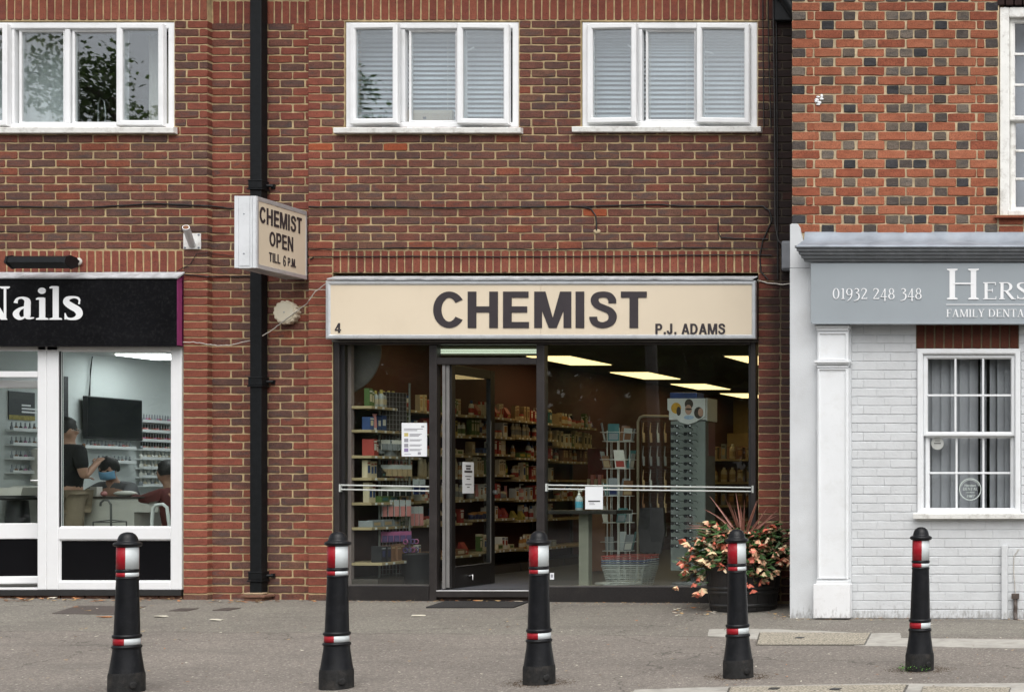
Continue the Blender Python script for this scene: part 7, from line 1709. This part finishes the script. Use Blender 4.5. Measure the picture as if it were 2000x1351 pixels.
# ------------------------------------------------------------------ bollards
prof = [(.128, 0), (.128, .085), (.126, .10)]
def bollard(x, y, label, first=None, rot=0.):
    g = gz(x, y)
    if first is None:
        t = thing('bollard', label, 'bollard', (x, y, g), 'black bollards with red and white bands')
        def L_(name, pr, m, n=32, **kw):
            mb = MB(); mb.lathe([(r_, z) for r_, z in pr], (0, 0, 0), n, **kw)
            o = bpy.data.objects.new(name, mb.mesh(name, m)); COL.objects.link(o); o.parent = t; WL[o.name] = WL[t.name]; return o
        L_('foot', [(0.0965, -.06), (0.0955, .10), (0.092, .118)], bollard_foot)
        L_('flared_base', [(0.092, .117), (0.0868, .145), (0.0808, .19), (0.0744, .235), (0.0720, .268)], bollard_black)
        L_('lower_bead', [(0.0704, .262), (0.0768, .266), (0.0792, .273), (0.0768, .281), (0.0704, .284)], bollard_black)
        L_('upper_bead', [(0.0688, .326), (0.0744, .330), (0.0768, .338), (0.0744, .346), (0.0672, .350)], bollard_black)
        L_('column', [(0.0696, .275), (0.0680, .340), (0.0672, .35), (0.0592, .62), (0.0568, .70), (0.0560, .90)], bollard_black)
        L_('neck_ring', [(0.0552, .682), (0.0592, .685), (0.0604, .690), (0.0592, .695), (0.0552, .698)], bollard_black)
        L_('collar_ring', [(0.0552, .726), (0.0600, .729), (0.0616, .735), (0.0600, .741), (0.0552, .744)], bollard_black)
        L_('cap', [(0.0528, .879), (0.0672, .884), (0.0736, .890), (0.0744, .897), (0.0720, .904), (0.0632, .909), (0.0544, .913), (0.0528, .922), (0.0480, .940), (0.0384, .956), (0.0240, .966), (0.0096, .9695), (0.0000, .970)], bollard_black)
        # reflective bands: alternating red and white quarters
        for z0, z1, r0, r1 in ((.286, .325, .0712, .0704), (.699, .725, .0584, .058), (.745, .878, .0582, .0576)):
            for q in range(4):
                mb = MB(); mb.lathe([(r0-.004, z0), (r0, z0+.001), (r1, z1-.001), (r1-.004, z1)], (0, 0, 0), 10, cap=False, a0=R(q*90+BAND), a1=R(q*90+90+BAND))
                nm = 'red_band' if q % 2 == 0 else 'white_band'
                o = bpy.data.objects.new(nm, mb.mesh(nm, refl_red if q % 2 == 0 else refl_white)); COL.objects.link(o); o.parent = t; WL[o.name] = WL[t.name]
        mb = MB(); mb.lathe([(.022, -.006), (.020, -.012), (.010, -.012)], (0, -.095, .045), 16, axis='y'); o = bpy.data.objects.new('fixing_plug', mb.mesh('fixing_plug', bollard_foot)); COL.objects.link(o); o.parent = t; WL[o.name] = WL[t.name]
        return t
    c = copy_tree(first); c.location = (x, y, g); WL[c.name] = (x, y, g); c['label'] = label; c.rotation_euler[2] = rot
    return c
BAND = 150.
BP = [(247, 311), (657, 305), (1053, 298), (1442, 289), (1796, 279)]
BL = ['bollard standing before the nail salon window', 'bollard standing before the left edge of the chemist front', 'bollard standing beside the chemist doormat', 'bollard standing in front of the flower tub', 'bollard with green weeds at its foot, before the dental wall']
first = None
for i, (px, hp) in enumerate(BP):
    s_ = hp/.97; y = F/s_-D; x = CX+(px-VX)/s_
    # turn so the band seam sits where the photograph shows it, seen from the street
    toc = math.atan2(-D-y, CX-x)
    seam = (.40, .385, .46, .53, .55)[i]                  # fraction of the width that is red
    off = math.asin(max(-1, min(1, (seam-.5)*2)))
    rot = toc-R(BAND+90)+off
    if first is None: first = bollard(x, y, BL[i]); first.rotation_euler[2] = rot
    else: bollard(x, y, BL[i], first, rot)
    bo = first if i == 0 else [o for o in bpy.data.objects if o.name.startswith('bollard')][-1]
    bo.rotation_euler[0] = R((.4, -.5, .6, -.3, .5)[i]); bo.rotation_euler[1] = R((.3, .7, -.4, -.6, .4)[i])
    # dirt gathered round the foot
    if i >= 2:
        mb = MB()
        for k in range(520):
            a = random.uniform(0, 6.28); r_ = .103+abs(random.gauss(0, .05)); c = Vector((x+r_*1.2*math.cos(a), y+r_*math.sin(a)*.9, 0)); c.z = gz(c.x, c.y)
            e = random.uniform(.002, .006); d = random.uniform(0, 3.14)
            mb.add([(c.x+e*math.cos(d), c.y+e*math.sin(d), c.z+.002), (c.x+e*math.cos(d+2.1), c.y+e*math.sin(d+2.1), c.z+.002), (c.x+e*math.cos(d+4.2), c.y+e*math.sin(d+4.2), c.z+.003), (c.x, c.y, c.z+.005)], [(0, 1, 2), (0, 1, 3), (1, 2, 3), (0, 2, 3)])
        tag(mb.build('dirt', M('brown_debris', (.075, .05, .03), .95, .5, 60)), 'brown grit and moss round the foot of the bollard '+['', '', 'beside the doormat', 'before the flower tub', 'before the dental wall'][i], 'dirt', kind='stuff')
    if i == 4:
        mb = MB()
        for k in range(60):
            a = random.uniform(3.6, 5.4); r_ = random.uniform(.10, .15); c = Vector((x+r_*math.cos(a), y+r_*math.sin(a), 0)); c.z = gz(c.x, c.y)+random.uniform(.005, .05); e = random.uniform(.008, .018); d = random.uniform(0, 6.28); d2 = Vector((math.cos(d), math.sin(d), random.uniform(.1, .8)))*e; s2 = Vector((-math.sin(d), math.cos(d), 0))*e*.45
            mb.add([c.to_tuple(), (c+d2*.5+s2).to_tuple(), (c+d2).to_tuple(), (c+d2*.5-s2).to_tuple()], [(0, 1, 2, 3)])
        tag(mb.build('weeds', M('bright_weed_leaf', (.07, .20, .025), .6, .3, 20)), 'small bright green weeds at the foot of the bollard before the dental wall', 'weeds', kind='stuff')
# ------------------------------------------------------------------ half barrel with begonias and a spiky cordyline
bxx, byy = X(1452, -.45), -.45; bz = gz(bxx, byy)
t = thing('barrel_planter', 'black half barrel planter overflowing with begonias beside the chemist window', 'planter', (bxx, byy, bz))
barm = M('black_barrel_wood', (.014, .013, .013), .5, .3, 9, .5, 40)
ns = 22
def br(z): return .285+.16*z-.10*z*z
for i in range(ns):
    a0, a1 = 2*math.pi*i/ns, 2*math.pi*(i+1)/ns-.012; mb = MB(); v = []
    zs = [0, .1, .2, .3, .42]; off = random.uniform(-.002, .002)
    for z in zs:
        for a in (a0, (a0+a1)/2, a1): r_ = br(z)+off; v.append((bxx+r_*math.cos(a), byy+r_*math.sin(a), bz+z))
        for a in (a0, (a0+a1)/2, a1): r_ = br(z)-.022; v.append((bxx+r_*math.cos(a), byy+r_*math.sin(a), bz+z))
    f = []
    for j in range(len(zs)-1):
        q = j*6
        for k in range(2): f += [(q+k, q+k+1, q+k+7, q+k+6), (q+3+k+1, q+3+k, q+3+k+6, q+3+k+7)]
        f += [(q, q+6, q+9, q+3), (q+2, q+5, q+11, q+8)]
    q = (len(zs)-1)*6; f += [(q, q+1, q+4, q+3), (q+1, q+2, q+5, q+4), (0, 3, 4, 1), (1, 4, 5, 2)]
    mb.add(v, f); mb.build('stave', barm, t)
for z in (.035, .15, .19):
    mb = MB(); mb.lathe([(br(z)+.001, z), (br(z)+.006, z+.003), (br(z+.028)+.006, z+.028), (br(z+.03)+.001, z+.031)], (bxx, byy, bz), 44, cap=False); mb.build('hoop', M('black_painted_hoop', (.02, .02, .02), .4, .2, 12), t)
mb = MB(); mb.lathe([(.0, .38), (.31, .37)], (bxx, byy, bz), 24, cap=False); mb.build('soil', M('dark_soil', (.025, .018, .012), .95, .4, 40, .8, 60), t)
# leaves
leafm = M('begonia_leaf', (.045, .10, .028), .5, .55, 18); leafm2 = M('begonia_leaf_bronze', (.075, .055, .025), .5, .4, 18)
bt = thing('begonia_plant', 'trailing begonia with coral and cream flowers spilling over the black half barrel', 'plant', (bxx, byy, bz+.38))
mb = MB(); sm = MB()
def surf(az, el):
    """outline of the plant: a broad cushion that droops over the rim, wider to the left"""
    rx = .56+.04*math.cos(az-math.pi); r_ = rx*math.cos(el)**.7
    z = .42+.36*max(0, math.sin(el))-(.24*max(0, math.cos(el)-.75)*4*(.5+.5*math.sin(az*5+1.)))*.7
    return r_, z
fl_pos = []
for i in range(150):
    az = random.uniform(0, 2*math.pi); el = random.uniform(.0, 1.25); r_, z = surf(az, el)
    a = Vector((bxx+.1*math.cos(az), byy+.1*math.sin(az), bz+.38)); rr = random.uniform(.75, 1.0)
    b = Vector((bxx+r_*rr*math.cos(az), byy+r_*rr*.8*math.sin(az), bz+z*random.uniform(.85, 1.05)))
    mid = a.lerp(b, .55)+Vector((0, 0, .12)); pts_ = [a, a.lerp(mid, .6)+Vector((0, 0, .03)), mid, b]
    sm.tube(pts_, [.005, .004, .0035, .002], 4)
    fl_pos.append((b, az))
    for k in range(11):
        u = random.uniform(.35, 1.); p = (mid.lerp(b, (u-.5)*2) if u > .5 else a.lerp(mid, u*2)); p = p+Vector((random.gauss(0, .03), random.gauss(0, .03), random.gauss(0, .025)))
        d = Vector((math.cos(az)+random.gauss(0, .5), math.sin(az)+random.gauss(0, .5), random.uniform(-.9, .2))).normalized(); s2 = d.cross(Vector((random.gauss(0, .3), random.gauss(0, .3), 1))).normalized(); ln = random.uniform(.055, .105); wd = ln*.27; nn = d.cross(s2)*ln*.12
        mb.cur = 0 if random.random() < .72 else 1
        mb.add([p.to_tuple(), (p+d*ln*.35+s2*wd+nn).to_tuple(), (p+d*ln*.75+s2*wd*.7).to_tuple(), (p+d*ln-nn).to_tuple(), (p+d*ln*.75-s2*wd*.5).to_tuple(), (p+d*ln*.3-s2*wd*.8+nn).to_tuple(), (p+d*ln*.5-nn).to_tuple()], [(0, 1, 6), (1, 2, 6), (2, 3, 6), (3, 4, 6), (4, 5, 6), (5, 0, 6)])
tag(mb.build('leaves', [leafm, leafm2], bt), kind='stuff'); sm.build('stems', M('reddish_stem', (.12, .06, .03), .6, .2, 20), bt)
pet = [M('cream_petal', (.76, .60, .36), .55, .14, 22), M('coral_petal', (.66, .17, .11), .55, .2, 22), M('peach_petal', (.74, .40, .25), .55, .16, 22), M('pale_cream_petal', (.78, .62, .42), .55, .08, 22)]
ystam = M('yellow_stamen', (.6, .4, .03), .6, .1, 20)
FLM = []
for v_ in range(7):
    mb = MB(); ms = [pet[[0, 2, 3, 1, 2, 1, 0][v_]], pet[[2, 1, 1, 1, 0, 1, 2][v_]], ystam]; rnd = random.Random(v_); bud = v_ == 5
    npet = 5 if not bud else 3
    for i in range(npet):
        a = 2*math.pi*i/npet+rnd.uniform(-.25, .25); op = rnd.uniform(.45, .95) if not bud else .18
        ln = rnd.uniform(.040, .055) if not bud else .034; wd = ln*.30
        d = Vector((math.cos(a)*op, math.sin(a)*op, -1)).normalized(); s2 = Vector((-math.sin(a), math.cos(a), 0)); nn = s2.cross(d)
        mb.cur = i % 2 if not bud else 1
        c0 = Vector((0, 0, 0))
        mb.add([c0.to_tuple(), (d*ln*.4+s2*wd+nn*.006).to_tuple(), (d*ln*.8+s2*wd*.75).to_tuple(), (d*ln+nn*-.008).to_tuple(), (d*ln*.8-s2*wd*.75).to_tuple(), (d*ln*.4-s2*wd+nn*.006).to_tuple(), (d*ln*.55-nn*.007).to_tuple()], [(0, 1, 6), (1, 2, 6), (2, 3, 6), (3, 4, 6), (4, 5, 6), (5, 0, 6)], True)
    mb.cur = 2; mb.ell((0, 0, -.014), (.006, .006, .009), 6, 4); FLM.append(mb.mesh('flower', ms))
vd = Vector((CX-bxx, -D-byy, .3)).normalized()
nfl = 0
random.shuffle(fl_pos)
for (b, az) in fl_pos*3:
    p = b+Vector((random.gauss(0, .035), random.gauss(0, .03), random.gauss(0, .03)-.01)); facing = Vector((math.cos(az), math.sin(az), .35)).dot(vd)
    if facing < -.15 or nfl > 150: continue
    o = put('flower', FLM[random.randrange(7)], p, bt, (random.uniform(-.7, .7), random.uniform(-.7, .7), random.uniform(0, 6.28))); s_ = random.uniform(1.05, 1.6); o.scale = (s_, s_, s_); nfl += 1
# cordyline
ct = thing('cordyline', 'bronze pink spiky cordyline rising from the middle of the begonia barrel', 'plant', (bxx, byy, bz+.37))
spm = M('bronze_pink_blade', (.30, .135, .10), .45, .25, 14); 
mb = MB(); mb.tube([(bxx, byy, bz+.36), (bxx, byy, bz+.62)], [.03, .02], 8); mb.build('stem', M('brown_stem', (.10, .06, .04), .8, .2, 20), ct)
tips = [(1386, 968), (1414, 966), (1437, 961), (1454, 976), (1481, 975), (1424, 980), (1373, 993), (1345, 1026), (1340, 1032), (1518, 996), (1517, 1007), (1528, 1020), (1394, 1030), (1446, 985), (1478, 977), (1433, 990), (1449, 1000), (1352, 1031), (1500, 990)]
root = Vector((bxx, byy, bz+.60))
for i, (px, py) in enumerate(tips):
    tp_ = P(px, py, byy+random.uniform(-.22, .18)); d = tp_-root; ln = d.length; dn = d.normalized(); s2 = dn.cross(Vector((random.gauss(0, .4), -1, random.gauss(0, .2)))).normalized(); sag = Vector((0, 0, 1))*ln*(.10 if abs(dn.x) > .75 else .02)
    mb = MB(); v = []; n_ = 7
    for k in range(n_):
        u = k/(n_-1); c = root+d*u+sag*math.sin(u*math.pi); wd = .015*(1-u**1.6)*(.55+.45*math.sin(min(1, u*3)*math.pi/2))+.0008; cn = s2.cross(dn)*wd*.5
        v += [(c-s2*wd).to_tuple(), (c-cn).to_tuple(), (c+s2*wd).to_tuple()]
    mb.add(v, [(k*3+j, k*3+j+1, k*3+j+4, k*3+j+3) for k in range(n_-1) for j in range(2)]); mb.build('leaf_blade', spm, ct)
# ------------------------------------------------------------------ litter
lm = [M('dry_tan_leaf', (.42, .28, .13), .8, .25, 14), M('dry_orange_leaf', (.38, .16, .06), .8, .25, 14), M('pale_scrap', (.62, .58, .48), .8, .1, 14), M('dark_brown_leaf', (.12, .065, .035), .8, .25, 14)]
def leafbit(mb, c, s_, cur):
    mb.cur = cur; a = random.uniform(0, 6.28); d = Vector((math.cos(a), math.sin(a), 0))*s_; s2 = Vector((-d.y, d.x, 0))*.4; up = Vector((0, 0, 1))
    mb.add([(c-d+up*s_*random.uniform(0, .5)).to_tuple(), (c+s2+up*.003).to_tuple(), (c+d+up*s_*random.uniform(0, .6)).to_tuple(), (c-s2+up*s_*.2).to_tuple()], [(0, 1, 2), (0, 2, 3)])
def scatter(n_, pxa, pxb, pya, pyb, smin, smax, wts, label, name='fallen_leaves'):
    mb = MB()
    for _ in range(n_):
        g = G(random.uniform(pxa, pxb), random.uniform(pya, pyb)); leafbit(mb, g+Vector((0, 0, .003)), random.uniform(smin, smax), random.choices(range(4), wts)[0])
    tag(mb.build(name, lm), label, 'litter', kind='stuff')
scatter(90, 0, 355, 1168, 1175, .012, .045, (5, 3, .5, 4), 'dry leaves blown against the foot of the nail salon')
scatter(40, 405, 620, 1173, 1178, .012, .04, (5, 2, .5, 3), 'dry leaves along the foot of the set-back brick bay')
scatter(50, 850, 1050, 1171, 1176, .012, .045, (4, 4, 2, 3), 'dry leaves under the chemist step')
scatter(140, 660, 840, 1173, 1177, .006, .018, (4, 1, .5, 6), 'grit along the left chemist plinth')
scatter(140, 1060, 1370, 1177, 1181, .006, .02, (4, 1, .5, 4), 'grit and leaves along the chemist plinth')
scatter(46, 1310, 1420, 1186, 1204, .014, .034, (3, 2, 5, .5), 'fallen pale petals on the pavement by the barrel planter', 'fallen_petals')
scatter(30, 1500, 1600, 1196, 1206, .01, .028, (3, 2, 4, 2), 'fallen petals beside the dental pier', 'fallen_petals')
scatter(260, 1500, 1990, 1202, 1212, .006, .02, (3, 1, .6, 6), 'dark debris along the foot of the dental wall')
scatter(320, 0, 2000, 1195, 1345, .005, .02, (4, 1.5, 5, 3), 'scattered pale scraps and leaf bits over the pavement')
scatter(14, 120, 300, 1183, 1200, .012, .03, (3, 1, 1, 2), 'few leaves on the iron drain cover')
for (px, py), c, lab in (((313, 1204), 2, 'white paper scrap on the pavement before the orange brick pier'), ((423, 1211), 2, 'cream paper scrap on the pavement before the drainpipe'), ((816, 1203), 2, 'pale scrap on the pavement by the doormat'), ((207, 1205), 1, 'rust coloured leaf on the pavement behind the salon bollard')):
    g = G(px, py); mb = MB(); n_ = 9; v = []
    for k in range(n_): a = 2*math.pi*k/n_; r_ = random.uniform(.028, .05); v.append((g.x+r_*1.5*math.cos(a), g.y+r_*math.sin(a), g.z+.006+random.uniform(0, .008)))
    mb.add(v+[(x, y, z-.004) for x, y, z in v], [tuple(range(n_))]+[(k, k+n_, (k+1) % n_+n_, (k+1) % n_) for k in range(n_)]); tag(mb.build('scrap', lm[c]), lab, 'litter')
# ------------------------------------------------------------------ across the road (seen mirrored in the glass)
bark = M('grey_brown_bark', (.10, .075, .055), .9, .3, 6, .8, 20); lf = [M('tree_leaf_dark', (.07, .11, .03), .6, .4, 3), M('tree_leaf_mid', (.11, .165, .05), .6, .35, 3)]
for m_ in lf:
    n_ = m_.node_tree; pb_ = n_.nodes['Principled BSDF']; tl = n_.nodes.new('ShaderNodeBsdfTranslucent'); mxs = n_.nodes.new('ShaderNodeMixShader'); mxs.inputs[0].default_value = .45
    n_.links.new(pb_.inputs['Base Color'].links[0].from_socket, tl.inputs[0]); n_.links.new(pb_.outputs[0], mxs.inputs[1]); n_.links.new(tl.outputs[0], mxs.inputs[2]); n_.links.new(mxs.outputs[0], n_.nodes['Material Output'].inputs['Surface'])
def tree(x, y, h, cr_, label, seed, nl=20000, name='broadleaf_tree', base=.25):
    rnd = random.Random(seed); t = thing(name, label, 'tree', (x, y, -.33)); mb = MB()
    top = Vector((x+rnd.uniform(-.5, .5), y, h*.8)); tr = [Vector((x, y, -.4)), Vector((x, y, h*base)), Vector((x, y, h*.5)).lerp(top, .4), top]
    mb.tube(tr, [h*.022, h*.017, h*.011, .04], 10); cl = []
    for i in range(26):
        u = rnd.uniform(base, .95); p = tr[1].lerp(top, (u-base)/(1-base)); a = rnd.uniform(0, 6.28); ln = cr_*rnd.uniform(.45, 1.)*math.sin(math.pi*min(.95, max(.12, (u-base*.6)/(1.05-base*.6))))
        e = p+Vector((math.cos(a)*ln, math.sin(a)*ln, ln*rnd.uniform(.1, .6))); mb.tube([p, p.lerp(e, .5)+Vector((0, 0, .1*ln)), e], [h*.006, h*.004, .02], 6); cl.append((e, rnd.uniform(.5, 1.)*cr_*.36)); cl.append((p.lerp(e, .6), rnd.uniform(.4, .8)*cr_*.32))
    mb.build('trunk', bark, t); mb = MB()
    for i in range(nl):
        c, r_ = rnd.choice(cl); d = Vector((rnd.gauss(0, 1), rnd.gauss(0, 1), rnd.gauss(0, 1))).normalized(); p = c+d*r_*rnd.random()**.45; s_ = rnd.uniform(.07, .17); a = Vector((rnd.gauss(0, 1), rnd.gauss(0, 1), rnd.gauss(0, .6))).normalized()*s_; b = a.cross(Vector((rnd.gauss(0, 1), rnd.gauss(0, 1), rnd.gauss(0, 1)))).normalized()*s_*.55
        mb.cur = 0 if rnd.random() < .6 else 1; mb.add([(p-a).to_tuple(), (p+b).to_tuple(), (p+a).to_tuple(), (p-b).to_tuple()], [(0, 1, 2, 3)])
    tag(mb.build('crown', lf, t), kind='stuff')
tree(-32.5, -40, 20.5, 6.0, 'tall dark broadleaf tree across the road, mirrored in the salon upstairs window', 3)
tree(-40.5, -42, 17.5, 5.4, 'lower pale broadleaf tree beside the tall one across the road', 4)
tree(-22.5, -41, 16.6, 4.2, 'broadleaf tree across the road, its tip mirrored in the chemist upstairs window', 5)
tree(-14, -46, 13., 4.6, 'spreading tree across the road opposite the dental house', 6)
tree(-3, -44, 11., 5., 'low round tree across the road opposite the barrel planter', 8)
tree(7, -45, 11., 5., 'low round tree across the road behind the photographer', 9)
mb = MB(); rnd = random.Random(2)
for i in range(30000):
    p = Vector((rnd.uniform(-56, 30), -36+rnd.uniform(-1.2, 1.2), -.3+(7.2+.5*math.sin(i*.37))*rnd.random())); s_ = rnd.uniform(.26, .46); a = Vector((rnd.gauss(0, 1), rnd.gauss(0, 1), rnd.gauss(0, .8))).normalized()*s_; b = a.cross(Vector((rnd.gauss(0, 1), rnd.gauss(0, 1), rnd.gauss(0, 1)))).normalized()*s_*.6
    mb.cur = rnd.randrange(2); mb.add([(p-a).to_tuple(), (p+b).to_tuple(), (p+a).to_tuple(), (p-b).to_tuple()], [(0, 1, 2, 3)])
tag(mb.build('hedge', lf), 'added long dark hedge across the road mirrored in the shop glass', 'hedge', kind='stuff')  # added out of view to keep reflections in the shop glass dark
q = Vector((CX+(1262-VX)/S(0)*1, 0, 0)); k = (D+24.)/D
px_ = CX+(q.x-CX)*(D+24)/D
mb = MB(); mb.tube([(px_+.25, -24, -.4), (px_-.05, -24, 8.5)], [.17, .12], 12); tag(mb.build('telegraph_pole', M('grey_weathered_pole', (.30, .28, .27), .8, .15, 5)), 'leaning grey wooden pole across the road mirrored in the right chemist window', 'pole')
